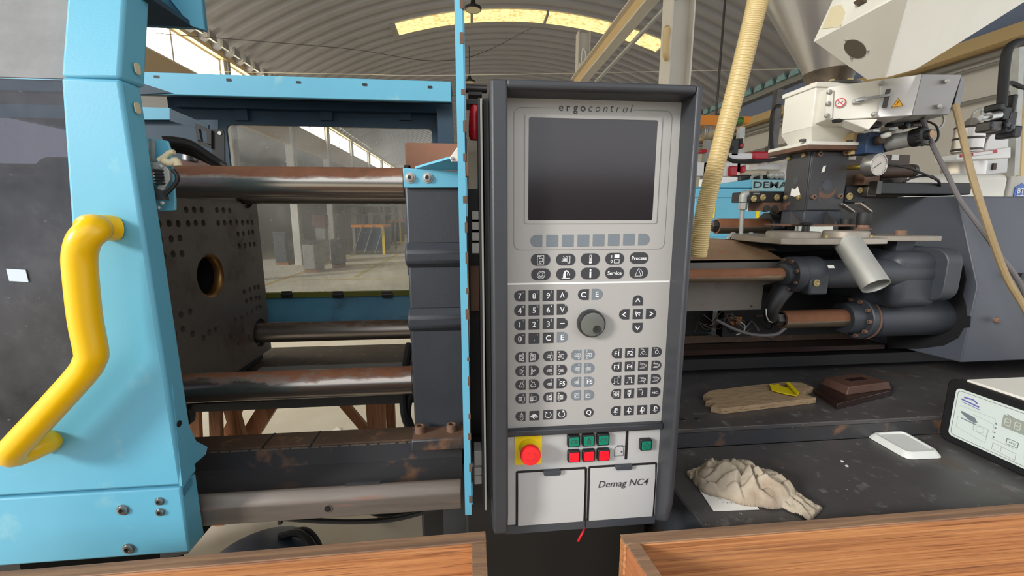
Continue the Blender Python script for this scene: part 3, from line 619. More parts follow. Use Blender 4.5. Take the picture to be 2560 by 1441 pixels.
build(MB().box(-.3, -.22, .926, .932, .924, .931), 'tray_notch', 'bed_black', bed)
rr = thing('rear_bed_rail', 'greasy brown rear bed rail below the back tie bar', 'machine bed', (-.85, 1.75, .85))
build(MB().box(-1.9, -.035, 1.62, 1.66, .9, .962), 'rail_front', 'bed_black', rr); build(MB().box(-1.9, -.035, 1.66, 1.92, .93, .965), 'slide_way', 'brown_rust_rail', rr)
build(MB().box(-.82, -.25, 1.59, 1.66, .963, .967), 'wear_plate', 'grey_trim', rr)
build(MB().box(-1.9, -.035, 1.3, 1.33, P(700, 1022, Y=1.3).z, P(700, 1003, Y=1.3).z), 'cross_bar', 'black', rr)
# ---- rear guard
rg = thing('rear_guard', 'sky blue rear guard frame with hazy clear window and hinged lower panel', 'machine guard', (-.6, 1.95, 1.0))
def RG(px, py, Y=2.0): return P(px, py, Y=Y)
zt, zb_ = 2.087, 2.008
build(MB().box(-1.75, -.065, 1.83, 1.845, zb_, zt), 'top_beam', 'blue', rg, bevel=.003)
build(MB().box(-1.75, -.065, 1.845, 2.02, zt-.006, zt), 'hood_top', 'blue_dirty', rg)
build(MB().box(-1.75, -.065, 1.845, 1.86, zb_, zb_+.012), 'beam_return', 'blue_shaded', rg)
for px, py in ((391, 192), (572, 200), (746, 206), (912, 212), (1075, 218)):
    c = P(px, py, Y=1.8295); build(MB().prism(on_plane(c, (1, 0, 0), (0, 0, 1), rrect(.019, .0095, .0035)), (0, -.0008, 0)), 'slot', 'black', rg)
up = build(MB().box(-1.25, -.068, 2.0, 2.012, 1.05, 2.08), 'back_sheet', 'blue_shaded', rg, smooth=0)
cc = V(-.595, 2.0, 1.568); cut(up, MB().prism(on_plane(cc+V(0, -.05, 0), (1, 0, 0), (0, 0, 1), rrect(.87, .736, .022)), (0, .12, 0)))
build(MB().prism(on_plane(cc+V(0, .014, 0), (1, 0, 0), (0, 0, 1), rrect(.92, .78, .01)), (0, .005, 0)), 'pane', 'pane_rear', rg)
build(MB().box(-1.2, -.07, 1.96, 2.0, 1.995, 2.03), 'inner_rail', 'blue_shaded', rg)
for px in (602, 815, 1012):
    c = P(px, 282, Y=1.985); build(MB().box(c.x-.025, c.x+.025, 1.985, 2.0, c.z-.03, c.z+.02), 'tab', 'blue_shaded', rg)
build(MB().box(-.13, -.065, 1.9, 2.0, 1.05, 2.0), 'jamb', 'blue_shaded', rg)
lo_ = build(MB().prism([(-1.6, 1.985, 1.182), (-1.6, 1.93, 1.02), (-1.6, 1.94, 1.02), (-1.6, 1.996, 1.182)], (1.53, 0, 0)), 'lower_panel', 'blue_dirty', rg)
build(MB().box(-1.2, -.07, 1.975, 1.998, 1.182, 1.205), 'hinge_strip', 'olive', rg)
for px in (717, 845, 968):
    c = P(px, 737, Y=1.972); build(MB().cyl(c+V(-.025, 0, 0), c+V(.025, 0, 0), .008, seg=12), 'hinge', 'steel_dark', rg); build(MB().box(c.x-.022, c.x+.022, 1.972, 1.976, c.z-.016, c.z+.016), 'hinge_leaf', 'steel_dark', rg)
sg = thing('side_guard', 'blue side guard plates inside the machine above the hoses', 'machine guard', (-1.15, 1.7, 1.7))
build(MB().prism([P(x, y, Y=1.7) for x, y in ((-200, 255), (360, 268), (424, 270), (424, 299), (360, 299), (-200, 290))], (0, .01, 0)), 'bar', 'blue', sg)
build(MB().prism([P(x, y, Y=1.72) for x, y in ((330, 298), (545, 300), (545, 440), (330, 440))], (0, .01, 0)), 'inner_sheet', 'blue_shaded', sg)
build(MB().prism([P(x, y, Y=1.62) for x, y in ((425, 272), (520, 312), (520, 330), (425, 302))], (0, .01, 0)), 'brace', 'blue_shaded', sg)
build(MB().prism([P(x, y, Y=1.6) for x, y in ((345, 205), (430, 232), (345, 236))], (0, .01, 0)), 'post_shadow', 'blue_shaded', sg)  # dark triangle stands in for the gate post's shadow on the beam
bk = thing('black_bracket', 'black slotted steel bracket holding the hoses above the platen', 'bracket', P(530, 410, Y=1.5))
b1 = build(MB().prism([P(x, y, Y=1.5) for x, y in ((528, 322), (556, 324), (561, 334), (562, 412), (528, 412))], (0, .006, 0)), 'plate', 'black', bk, bevel=.001)
c = P(549, 333, Y=1.499); build(MB().lathe(c, (0, -1, 0), [(.006, 0), (.006, .0006)], 10), 'hole', 'paper', bk)
for pts in (((487, 308), (528, 326), (528, 334), (487, 318)), ((487, 318), (497, 322), (503, 355), (494, 352)), ((494, 350), (528, 362), (528, 372), (494, 360)), ((516, 330), (528, 334), (528, 364), (518, 360))):
    build(MB().prism([P(x, y, Y=1.495) for x, y in pts], (0, .012, 0)), 'arm', 'black', bk)
for k, (dy, r, lb) in enumerate(((0, .013, 'topmost'), (9, .011, 'middle'), (18, .012, 'lowest'))):
    hs = thing('hydraulic_hose', lb+' of three black hydraulic hoses curving over the upper tie bar', 'hose', P(470, 400, Y=1.35), 'hydraulic hoses above the platen')
    y = 1.3+.025*k
    build(MB().tube([P(405, 352+dy, Y=y), P(440, 354+dy, Y=y+.02), P(475, 362+dy, Y=y+.04), P(510, 384+dy*.6, Y=y+.06), P(548, 410+dy*.2, Y=y+.08)], r, 10, 5), 'hose', 'black_rubber', hs)
    build(MB().cyl(P(540, 404+dy*.2, Y=y+.077), P(562, 417+dy*.2, Y=y+.085), r*.95, seg=12), 'fitting', 'steel_dark', hs)
mnf = thing('oil_manifold', 'small red brown block with a clear cup behind the latch', 'valve', P(470, 415, Y=1.45))
build(MB().box(*[f(P(452, 415, Y=1.45).x, P(530, 415, Y=1.45).x) for f in (min, max)], 1.45, 1.5, P(470, 418, Y=1.45).z, P(470, 402, Y=1.45).z), 'block', 'iron_block', mnf)
build(MB().cyl(P(478, 402, Y=1.46), P(478, 386, Y=1.46), .022, seg=16), 'cup', 'steel', mnf)
# ---- cables
def cable(pts, r, label, m='black_rubber', name='cable', sm=5): return tag(build(MB().tube(pts, r, 8, sm), name, m), label, 'cable')
cable([P(1024, 860, Y=1.3), P(1014, 920, Y=1.3), P(1008, 990, Y=1.28), P(1012, 1040, Y=1.25), P(1026, 1076, Y=1.2)], .012, 'thick black cable curving down left of the fixed platen')
cable([P(1030, 985, Y=1.28), P(1022, 1010, Y=1.28), P(1020, 1040, Y=1.26), P(1030, 1070, Y=1.22)], .01, 'second black cable pressed against the fixed platen')
cable([P(700, 1296, Y=1.1), P(800, 1303, Y=1.1), P(900, 1305, Y=1.1), P(1000, 1296, Y=1.1), P(1100, 1268, Y=1.1), P(1130, 1255, Y=1.1)], .007, 'black cable slung under the drip tray')
cable([P(922, 1272, Y=1.12), P(930, 1284, Y=1.12), P(975, 1290, Y=1.12), P(1040, 1280, Y=1.12), P(1140, 1262, Y=1.12)], .006, 'thin black cable looped under the tray lip')
tag(build(MB().box(P(697, 1300, Y=1.1).x, P(707, 1300, Y=1.1).x, 1.09, 1.11, P(700, 1308, Y=1.1).z, P(700, 1292, Y=1.1).z), 'cable_clip', 'black', bevel=.002), 'small black cable clip under the drip tray', 'clip')
# feet and pedestal under the bed
for px, w in ((1085, 30), (1140, 60)):
    pass
ped = thing('machine_pedestal', 'black machine pedestal below the control panel', 'machine base', (.2, 1.2, 0))
build(MB().box(-.025, .47, .98, 1.9, 0, .93), 'body', 'black', ped, bevel=.01); build(MB().box(-.09, -.027, 1.1, 1.18, 0, .855), 'side_post', 'charcoal', ped)
lp = thing('left_pedestal', 'black machine base under the blue gate', 'machine base', (-1.4, 1.3, 0))
build(MB().box(-1.9, -1.16, 1.06, 1.6, 0, .85), 'body', 'black', lp); build(MB().prism([P(x, y, Y=1.0) for x, y in ((400, 1300), (512, 1335), (470, 1385), (400, 1400))], (0, .03, 0)), 'corner_plate', 'black', lp)
build(MB().prism([P(x, y, Y=.96) for x, y in ((442, 1040), (470, 1030), (476, 1045), (474, 1062), (455, 1075), (440, 1075))], (0, .02, 0)), 'stop_lug', 'black', lp)
# ================================================================== CONTROL PANEL
PY = .75                                   # plane of the printed fascia
EX, EZ = V(1, 0, 0), V(0, 0, 1)
cp = thing('control_panel', 'grey upright control panel with dark screen, membrane keys and charcoal hood', 'control panel', (.22, .78, .908))
XL_, XR_, ZB_, ZT_ = .062, .375, 1.146, 1.747
def Z6(x, y, Y=PY): return P(1200+x/2.669, 180+y/2.669, Y=Y)
def Z7(x, y, Y=PY): return P(1240+x/3.276, 620+y/3.276, Y=Y)
def Z8(x, y, Y=PY): return P(1200+x/3.5056, 1030+y/3.5056, Y=Y)
FYF = .70
build(MB().box(.045, .372, .762, .9, .918, 1.755), 'cabinet', 'charcoal', cp, bevel=.004)
build(MB().box(XL_, XR_, PY, .757, ZB_, ZT_), 'fascia', 'fascia', cp)
# hood frame: left cheek, right cheek and top are one bent profile
def cheek(x0, x1, nm):
    pr = [(x0, FYF+.0, 1.762), (x0, FYF, 1.0), (x0, FYF+.012, .95), (x0, .77, .908), (x0, .86, .908), (x0, .88, .94), (x0, .88, 1.762)]
    return build(MB().prism(pr, (x1-x0, 0, 0)), nm, 'charcoal_edge', cp, bevel=.004, bseg=3)
cheek(.037, XL_+.001, 'left_cheek'); cheek(XR_, .3865, 'right_cheek')
build(MB().prism([(XL_, FYF, 1.762), (XL_, FYF, 1.752), (XL_, FYF+.006, 1.747), (XL_, .88, 1.747), (XL_, .88, 1.762)], (XR_-XL_, 0, 0)), 'hood_top', 'charcoal_edge', cp, bevel=.003)
# printed frame line, lettering, screen
def rr_line(mb, pts, w, c=None): stroke(mb, [(p.x, p.z) for p in pts], (0, PY-.0002, 0), EX, EZ, w, .0002)
tl, tr = Z6(226, 235), Z6(1281, 252); bl_, brr = Z6(226, 1190), Z6(1232, 1172)
xl, xr, zt_, zb2 = (tl.x+bl_.x)/2, (tr.x+brr.x)/2, tl.z, bl_.z
r = .012
arc = lambda cx, cz, a0, a1: [V(cx+r*math.cos(math.radians(a0+(a1-a0)*k/6)), PY, cz+r*math.sin(math.radians(a0+(a1-a0)*k/6))) for k in range(7)]
mb = MB(); path = [V(Z6(498, 240).x, PY, zt_)]+arc(xl+r, zt_-r, 90, 180)+arc(xl+r, zb2+r, 180, 270)+arc(xr-r, zb2+r, 270, 360)+arc(xr-r, zt_-r, 0, 90)+[V(Z6(1022, 246).x, PY, zt_)]
rr_line(mb, path, .0009); build(mb, 'frame_line', 'line_grey', cp, smooth=0)
mb = MB(); c = Z6(763, 246); x0 = Z6(520, 243).x; x1 = Z6(1005, 243).x
n = 11; s = 'ergocontrol'; adv = {'e': 1, 'r': .9, 'g': 1, 'o': 1.02, 'c': .95, 'n': 1, 't': .78, 'l': .6}
tot = sum(adv[q] for q in s); x = x0
for i, q in enumerate(s):
    w = adv[q]/tot*(x1-x0+.006); dz = {'g': -.0022, 't': .0016, 'l': .0024}.get(q, 0)
    put_text(mb, q, (x+w*.42, PY-.0004, zt_+dz), EX, EZ, .0178 if i < 4 else .0182, bold=.014 if i < 4 else -.008, shear=0 if i < 4 else .22); x += w
build(mb, 'title_lettering', 'legend_dark', cp, smooth=0)
q = [Z6(322, 308), Z6(1187, 322), Z6(1146, 988), Z6(322, 992)]
sx0, sx1, sz0, sz1 = (q[0].x+q[3].x)/2, (q[1].x+q[2].x)/2, (q[2].z+q[3].z)/2, (q[0].z+q[1].z)/2
sc_ = build(MB().prism(on_plane(((sx0+sx1)/2, PY-.0005, (sz0+sz1)/2), EX, EZ, rrect(sx1-sx0, sz1-sz0, .003)), (0, -.0004, 0)), 'screen', 'screen_glass', cp, smooth=0)
mb = MB(); o_, i_ = rrect(sx1-sx0+.014, sz1-sz0+.012, .004), rrect(sx1-sx0, sz1-sz0, .003); cc = V((sx0+sx1)/2+.001, PY, (sz0+sz1)/2); m_ = len(o_)
oo = on_plane(cc, EX, EZ, o_); ii = on_plane(cc+V(-.001, 0, 0), EX, EZ, i_)
mb.add(oo+[p+V(0, -.0018, 0) for p in oo]+[p+V(0, -.0018, 0) for p in ii]+ii, [((k), (k+1) % m_, m_+(k+1) % m_, m_+k) for k in range(m_)]+[(m_+k, m_+(k+1) % m_, 2*m_+(k+1) % m_, 2*m_+k) for k in range(m_)]+[(2*m_+k, 2*m_+(k+1) % m_, 3*m_+(k+1) % m_, 3*m_+k) for k in range(m_)])
build(mb, 'screen_bezel', 'fascia', cp, smooth=0)
a, b = Z7(80, 303), Z7(1432, 270); mb = MB(); zz = (a.z+b.z)/2; mb.box(XL_, XR_-.001, PY-.0006, PY, zz-.0016, zz+.0016); build(mb, 'divider_line', 'legend_white', cp)
# ---- keys
def key(c, w, h, kind, m='key_dark', th=.0008):
    r = h/2
    sh = {'sq': rrect(w, h, .0006, 2), 'L': rrect(w, h, r*.98, 7, (1, 0, 0, 1)), 'R': rrect(w, h, r*.98, 7, (0, 1, 1, 0)), 'T': rrect(w, h, w*.49, 7, (0, 0, 1, 1)), 'B': rrect(w, h, w*.49, 7, (1, 1, 0, 0)), 'pill': rrect(w, h, h*.49, 8), 'O': circ(w/2, 28)}[kind]
    return build(MB().prism(on_plane((c.x, PY, c.z), EX, EZ, sh), (0, -th, 0)), 'key', m, cp, smooth=0)
LW = .00085
def legend(k, c, fn, u=.0062, m='legend_white'):
    mb = MB(); cc = V(c.x, PY-.0009, c.z); fn(mb, cc, u)
    if mb.v: build(mb, 'legend', m, k, smooth=0)
def S(mb, c, u, *polys, w=LW, closed=False):
    for p in polys: stroke(mb, [(x*u, y*u) for x, y in p], c, EX, EZ, w, .0003, closed)
def Fill(mb, c, u, pts): mb.add(on_plane(V(c.x, c.y-.0003, c.z), EX, EZ, [(x*u, y*u) for x, y in pts]), [tuple(range(len(pts)))])
def T(s, size=.0145, bold=.012, dx=0, dz=0, sp=1.0, shear=0): return lambda mb, c, u: put_text(mb, s, (c.x+dx, c.y-.0003, c.z+dz), EX, EZ, size, bold=bold, spacing=sp, shear=shear)
def sup(s, dx=.0062, dz=.0068, size=.005): return T(s, size, 0, dx, dz)
def multi(*fs): return lambda mb, c, u: [f(mb, c, u) for f in fs]
RECT = [(-1, -.75), (1, -.75), (1, .75), (-1, .75)]
def i_mould(mb, c, u): S(mb, c, u, [(-.75, -1), (.75, -1), (.75, 1), (-.75, 1)], closed=True); S(mb, c, u, [(-.75, .75), (.1, .75), (.1, .35), (.45, .35), (.45, -.35), (.1, -.35), (.1, -.75), (-.3, -.75)], [(.75, .0), (.45, 0)], [(-.3, .75), (-.3, .3), (.1, .3)], [(-.3, -.75), (-.3, -.3), (.1, -.3)])
def i_inject(mb, c, u): S(mb, c, u, [(-1, .35), (-.7, .35), (-.35, .3), (.4, .3), (.4, .8), (1, .8), (1, -.8), (.5, -.8), (.5, -.45), (-.7, -.45), (-1, -.3)], [(-.6, .8), (-.3, .4)], [(.2, .8), (-.1, .4)], [(-.8, -.1), (-.5, .1), (.3, .1), (.3, -.25), (-.5, -.25), (-.8, -.1)], [(-.25, .05), (-.3, -.2)], [(-.0, .05), (-.05, -.2)])
def i_thermo(mb, c, u): S(mb, c, u, [(-.2, -.45), (-.2, .85), (-.1, 1), (.1, 1), (.2, .85), (.2, -.45)]); Fill(mb, c, u, [(x*1.0, y*1.0-.72) for x, y in circ(.34, 14)]); Fill(mb, c, u, [(-.07, -.6), (.07, -.6), (.07, .3), (-.07, .3)])
def i_io(mb, c, u): put_text(mb, '1', c+EX*(-.75*u)+EZ*(.5*u)+V(0, -.0003, 0), EX, EZ, .008, bold=.02); put_text(mb, '0', c+EX*(-.75*u)+EZ*(-.6*u)+V(0, -.0003, 0), EX, EZ, .008, bold=.02); Fill(mb, c, u, [(-.1, .15), (1.1, .15), (1.1, 1.0), (-.1, 1.0)]); S(mb, c, u, [(-.1, -1), (1.1, -1), (1.1, -.2), (-.1, -.2)], closed=True)
def i_swirl(mb, c, u): S(mb, c, u, [(x*.45, y*.45) for x, y in circ(1, 16)], closed=True); S(mb, c, u, circ(.72, 10, 20, 200), circ(1.0, 12, 200, 330), circ(.95, 8, 300, 420), circ(.7, 8, 210, 330))
def i_robot(mb, c, u): S(mb, c, u, [(-1, -1), (1, -1)], w=LW*1.6); Fill(mb, c, u, [(-.7, -.85), (-.6, .2), (-.3, .75), (.1, .95), (.5, .75), (.85, .2), (.65, .15), (.35, .5), (.05, .6), (-.1, .2), (-.05, -.85)]); S(mb, c, u, [(.4, .3), (.35, -.2), (.5, -.35)], [(.85, .2), (.95, -.2), (.8, -.35)])
def i_info(mb, c, u): Fill(mb, c, u, [(-.2, -1), (.22, -1), (.22, .45), (-.2, .45)]); Fill(mb, c, u, [(-.2, .65), (.22, .65), (.22, 1), (-.2, 1)])
def i_tri(mb, c, u): S(mb, c, u, [(-.9, -.8), (.6, -.8), (-.1, 1)], closed=True); S(mb, c, u, [(.0, .98), (.5, .7), (.9, .1), (.95, -.5)], [(.75, -.8), (.95, -.5)])
pw, ph = 49*.00071, 29.6*.00071
row1 = [((365, 98), i_mould), ((570, 96), i_inject), ((772, 93), i_thermo), ((971, 89), i_io), ((1170, 84), T('Process', .0092, .02))]
row2 = [((367, 217), i_swirl), ((571, 215), i_robot), ((771, 210), i_info), ((970, 206), T('Service', .0092, .02)), ((1167, 203), i_tri)]
for (x, y), fn in row1+row2:
    c = Z7(x, y); k = key(c, .0355, .0215, 'pill'); legend(k, c, fn, .0078)
# soft keys under the screen
for i, (x, y) in enumerate(((376, 1128), (481, 1127), (584, 1126), (688, 1125), (790, 1123), (891, 1121), (992, 1119), (1092, 1118))):
    key(Z6(x, y), .0212, .0212, 'L' if i == 0 else 'R' if i == 7 else 'sq', 'key_blue')
KW = .0205
pad = [['7/', '8(', '9)', '\u039b>'], ['4$', '5%', '6&', 'V<'], ['1!', '2"', '3\u00a7', '-+'], ['0=', '.?', 'C', 'E']]
for r_, ys in enumerate(((395, 393, 391, 387), (513, 510, 507, 503), (630, 626, 622, 618), (745, 741, 737, 732))):
    for q, (x, y) in enumerate(zip((195, 312, 427, 542), ys)):
        c = Z7(x, y); t = pad[r_][q]; blue = (r_ == 3 and q == 3)
        k = key(c, KW, KW, ('L', 'sq', 'sq', 'R')[q], 'key_blue' if blue else 'key_dark')
        f = [T('V' if t[0] == '\u039b' else t[0], .0145, .012)]
        if t[0] == '\u039b': f = [lambda mb, c, u: S(mb, c, u, [(-.55, -.75), (0, .75), (.55, -.75)], w=.0016)]
        if t[0] == 'V': f = [lambda mb, c, u: S(mb, c, u, [(-.55, .75), (0, -.75), (.55, .75)], w=.0016)]
        if t[0] == '-': f = [lambda mb, c, u: S(mb, c, u, [(-.7, 0), (.7, 0)], w=.0016)]
        if t[0] == '.': f = [lambda mb, c, u: Fill(mb, c, u, [(-.15, -.8), (.15, -.8), (.15, -.5), (-.15, -.5)])]
        if len(t) > 1: f.append(sup(t[1]))
        legend(k, c, multi(*f))
for (x, y), kd, m, s in (((715, 383), 'L', 'key_dark', 'C'), ((827, 380), 'R', 'key_blue', 'E')):
    c = Z7(x, y); k = key(c, KW, KW, kd, m); legend(k, c, T(s, .0145, .012))
ar = lambda a: (lambda mb, c, u: S(mb, c, u, [(math.cos(math.radians(a))*x-math.sin(math.radians(a))*y, math.sin(math.radians(a))*x+math.cos(math.radians(a))*y) for x, y in ((-.5, -.75), (.55, 0), (-.5, .75))], w=.0019))
for (x, y), kd, a in (((1160, 430), 'T', 90), ((1049, 545), 'L', 180), ((1268, 539), 'R', 0), ((1157, 655), 'B', 270)):
    c = Z7(x, y); k = key(c, .0198, .0198, kd); legend(k, c, ar(a), .0055)
c = Z7(1159, 543); k = key(c, .0192, .0192, 'sq'); legend(k, c, lambda mb, c, u: S(mb, c, u, [(-.3, -.75), (-.75, .75), (.8, .35)], [(-.75, .75), (.65, -.35)], w=.0015), .0062)
# icon keys, left block
def small(s, side): return T(s, .0045, 0, .0055*side, .0072)
def chev(side): return lambda mb, c, u: S(mb, V(c.x+.0052*side, c.y, c.z-.0072), u*.22, *([[(0, .7), (-.9, 0), (0, -.7)], [(1.1, .7), (.2, 0), (1.1, -.7)]] if side > 0 else [[(-1.1, .7), (-.2, 0), (-1.1, -.7)], [(0, .7), (.9, 0), (0, -.7)]]), w=.0005)
def shift(fn, dx=0, dz=0, k=1.0): return lambda mb, c, u: fn(mb, V(c.x+dx, c.y, c.z+dz), u*k)
def i_screw(mb, c, u): S(mb, c, u, [(1, .45), (-.4, .45), (-1, 0), (-.4, -.45), (1, -.45)], [(-.4, .15), (.9, .15)], [(-.4, -.15), (.9, -.15)], w=LW*.8); [S(mb, c, u, [(x, .15), (x-.12, -.15)], w=LW*.8) for x in (-.1, .25, .6)]
def i_barrel(mb, c, u): S(mb, c, u, [(-1, .1), (-.8, -.1), (-1, -.3)], [(-.8, -.1), (.3, -.1), (.3, .6), (1, .6), (1, -.8), (.4, -.8), (.4, -.45), (-.9, -.45)], [(-.6, .75), (-.35, .2)], [(.1, .75), (-.15, .2)], w=LW*.85)
def i_eject(mb, c, u): S(mb, c, u, [(-.6, .9), (-.6, -.9), (-.2, -.9), (-.2, -.2), (.1, -.2), (.1, .3), (-.2, .3), (-.2, .9), (-.6, .9)], [(.35, -.5), (.35, .5)], [(.35, .5), (.7, .1), (.7, .6)], [(.7, .1), (1, .3)], w=LW*.85)
def i_penta(mb, c, u): S(mb, c, u, [(-.4, .9), (.4, .9), (.4, .3), (.95, -.1), (.55, -.85), (.1, -.5), (-.1, -.5), (-.55, -.85), (-.95, -.1), (-.4, .3)], closed=True, w=LW*.85)
def i_check(mb, c, u):
    S(mb, c, u, [(-1, -.7), (1, -.7), (1, .7), (-1, .7)], closed=True, w=LW*.8)
    for i in range(3):
        for j in range(5):
            if (i+j) % 2 == 0: Fill(mb, c, u, [(-.95+i*.27, -.65+j*.26), (-.68+i*.27, -.65+j*.26), (-.68+i*.27, -.39+j*.26), (-.95+i*.27, -.39+j*.26)])
    S(mb, c, u, [(-.1, -.7), (-.1, .7)], w=LW*.8)
def i_core(mb, c, u): S(mb, c, u, [(-1, -.8), (-.7, -.8), (-.7, .8), (-1, .8)], closed=True, w=LW*.8); i_mould(mb, V(c.x+.25*u, c.y, c.z), u*.75)
def i_nozz(mb, c, u): i_screw(mb, V(c.x-.15*u, c.y, c.z), u*.8); S(mb, c, u, circ(.75, 10, -80, 80), w=LW*.8)
def i_turn(mb, c, u): S(mb, c, u, [(-.8, -.8), (.8, -.8), (.8, .8), (-.8, .8)], closed=True, w=LW*.8); S(mb, c, u, circ(.5, 12, -20, 200), [(-.75, .0), (-.48, -.25), (-.2, .05)], w=LW*.8)
L1 = ((200, 897), (311, 893), (428, 888), (540, 884), (655, 877), (765, 873)); L2 = ((201, 1010), (312, 1006), (428, 1003), (539, 999), (654, 988), (763, 986))
L3 = ((201, 1123), (313, 1119), (429, 1113), (538, 1109), (653, 1099), (762, 1095)); L4 = ((201, 1235), (314, 1230), (428, 1225), (537, 1220), (652, 1208), (761, 1205))
ic = ((i_mould, i_mould, i_barrel, i_barrel, i_barrel, i_barrel), (i_eject, i_eject, i_screw, i_screw, i_screw, i_screw), (i_penta, i_penta, i_nozz, 'F5', i_nozz, 'F6'), (i_check, i_check, i_core, i_core, i_turn, i_turn))
tx = ('QWERTZ', 'ASDFGH', 'YXCVBN', 'OAUB!-')
for row, ics, t in zip((L1, L2, L3, L4), ic, tx):
    for i, (x, y) in enumerate(row):
        c = Z7(x, y); side = 1 if i % 2 == 0 else -1
        k = key(c, .0196, .0202, 'L' if i % 2 == 0 else 'R', 'key_blue' if i > 3 else 'key_dark')
        f = ics[i]
        if isinstance(f, str): legend(k, c, multi(T(f, .0125, .012, .001), small(t[i], side)))
        else: legend(k, c, multi(shift(f, .0022*side, -.0005, .8), small(t[i], side), chev(side) if not (row is L4 and i > 3) and row is not L3 else (lambda *a: None)), .0068)
def i_warn(mb, c, u): S(mb, c, u, [(-.45, .05), (.45, .05), (0, .95)], closed=True, w=LW*.8); S(mb, c, u, [(0, .3), (0, .65)], w=LW*.8); S(mb, c, u, [(x, y-.6) for x, y in circ(.4, 12, 60, 400)], w=LW*.8)
def i_hand(mb, c, u): Fill(mb, c, u, [(-1, -.1), (-.6, .25), (-.2, .5), (.3, .45), (.9, -.2), (.75, -.4), (.3, -.05), (.1, -.15), (.55, -.5), (.4, -.65), (-.05, -.3), (-.2, -.45), (.1, -.75), (-.1, -.85), (-.5, -.4), (-.9, -.35)])
def i_cyc(a): return lambda mb, c, u: (S(mb, c, u, [(x*.75, y*.75) for x, y in circ(1, 16, 130, 420)], w=LW*1.3), Fill(mb, c, u, [(-.75, .25), (-.15, .55), (-.65, .95)] if a else [(.2, .45), (.75, .75), (.2, 1.05)]))
for (x, y), fn, kd in zip(((201, 1380), (314, 1375), (427, 1368), (537, 1362)), (shift(i_warn, .002), i_hand, i_cyc(1), i_cyc(0)), ('L', 'sq', 'sq', 'R')):
    c = Z7(x, y); k = key(c, .0192, .0192, kd); legend(k, c, fn, .0078)
c = Z7(759, 1349); k = key(c, .0188, .0188, 'O'); legend(k, c, T('Q', .013, .012))
def i_hub(mb, c, u): S(mb, c, u, circ(.48, 14), closed=True, w=LW); [Fill(mb, c, u, [(math.cos(a)*.95-.13, math.sin(a)*.95-.12), (math.cos(a)*.95+.13, math.sin(a)*.95-.12), (math.cos(a)*.95, math.sin(a)*.95+.16)]) for a in (math.pi/2, math.pi*7/6, -math.pi/6)]
def i_bolt(n): return lambda mb, c, u: (S(mb, c, u, [(-1, .6), (.2, .6), (.55, .25), (.55, -.25), (.2, -.6), (-1, -.6)], [(-.6, .25), (.3, .25)], [(-.6, -.25), (.3, -.25)], w=LW*.8), S(mb, c, u, [(.85, .5), (.75, .2), (.9, .0), (.75, -.3)], w=LW*.7), put_text(mb, n, c+EX*(.45*u)+EZ*(-.85*u)+V(0, -.0003, 0), EX, EZ, .0042))
def i_pulse(d): return lambda mb, c, u: (S(mb, c, u, [(-.9, -.8), (-.5, -.8), (-.5, .8), (.5, .8), (.5, -.8), (.9, -.8)]), S(mb, c, u, [(-.18, -.2*d), (0, -.55*d), (.18, -.2*d)], w=LW*.7))
def i_speak(mb, c, u): S(mb, c, u, [(-.85, -.85), (.85, -.85), (.85, .85), (-.85, .85)], closed=True); S(mb, c, u, circ(.5, 14), closed=True, w=LW*1.3); S(mb, c, u, circ(.2, 8), closed=True)
def i_mstar(mb, c, u): i_mould(mb, V(c.x, c.y, c.z+.35*u), u*.6); Fill(mb, c, u, [(0, -.45), (.1, -.65), (.35, -.75), (.1, -.85), (0, -1.05), (-.1, -.85), (-.35, -.75), (-.1, -.65)])
R1 = (((988, 865), T('F1', .0125, .012), 'U'), ((1097, 861), T('F2', .0125, .012), 'I'), ((1206, 857), i_hub, 'O'), ((1315, 852), i_hub, 'P'))
R2 = (((986, 976), T('F3', .0125, .012), 'J'), ((1094, 971), T('F4', .0125, .012), 'K'), ((1203, 966), i_bolt('1'), 'L'), ((1312, 963), i_bolt('2'), '*'))
R3 = (((983, 1087), i_pulse(1), 'M'), ((1092, 1082), i_pulse(-1), ','), ((1200, 1078), i_bolt('3'), ':'), ((1308, 1073), i_bolt('4'), '-'))
R4 = (((981, 1197), i_speak, '\\'), ((1089, 1192), i_mstar, '_'), ((1197, 1186), T('?', .013, .012), 'Shift'), ((1305, 1181), T('ABC...', .0058, .012, 0, -.001), ''))
R5 = (((979, 1337), 0, ''), ((1087, 1332), 1, ''), ((1195, 1327), 2, ''), ((1302, 1321), 3, ''))
def i_rob2(n):
    def f(mb, c, u):
        i_robot(mb, V(c.x, c.y, c.z+.4*u), u*.68); d = V(c.x, c.y, c.z-.72*u)
        if n == 1: Fill(mb, d, u, [(0, .3), (.08, .08), (.3, 0), (.08, -.08), (0, -.3), (-.08, -.08), (-.3, 0), (-.08, .08)])
        elif n == 3: put_text(mb, 'I/O', d+V(0, -.0003, 0), EX, EZ, .0042, bold=.01)
        else: S(mb, d, u, circ(.3, 10, 40, 360), w=LW*.7)
        if n == 2: S(mb, d, u, circ(.1, 6), closed=True, w=LW*.6)
    return f
for row in (R1, R2, R3, R4, R5):
    for i, ((x, y), fn, t) in enumerate(row):
        c = Z7(x, y); k = key(c, .0196, .0196, ('L', 'sq', 'sq', 'R')[i])
        f = i_rob2(fn) if isinstance(fn, int) else fn
        legend(k, c, multi(f, *([T(t, .0045, 0, .0045 if i < 2 else -.0045, .0072)] if t else [])), .0068)
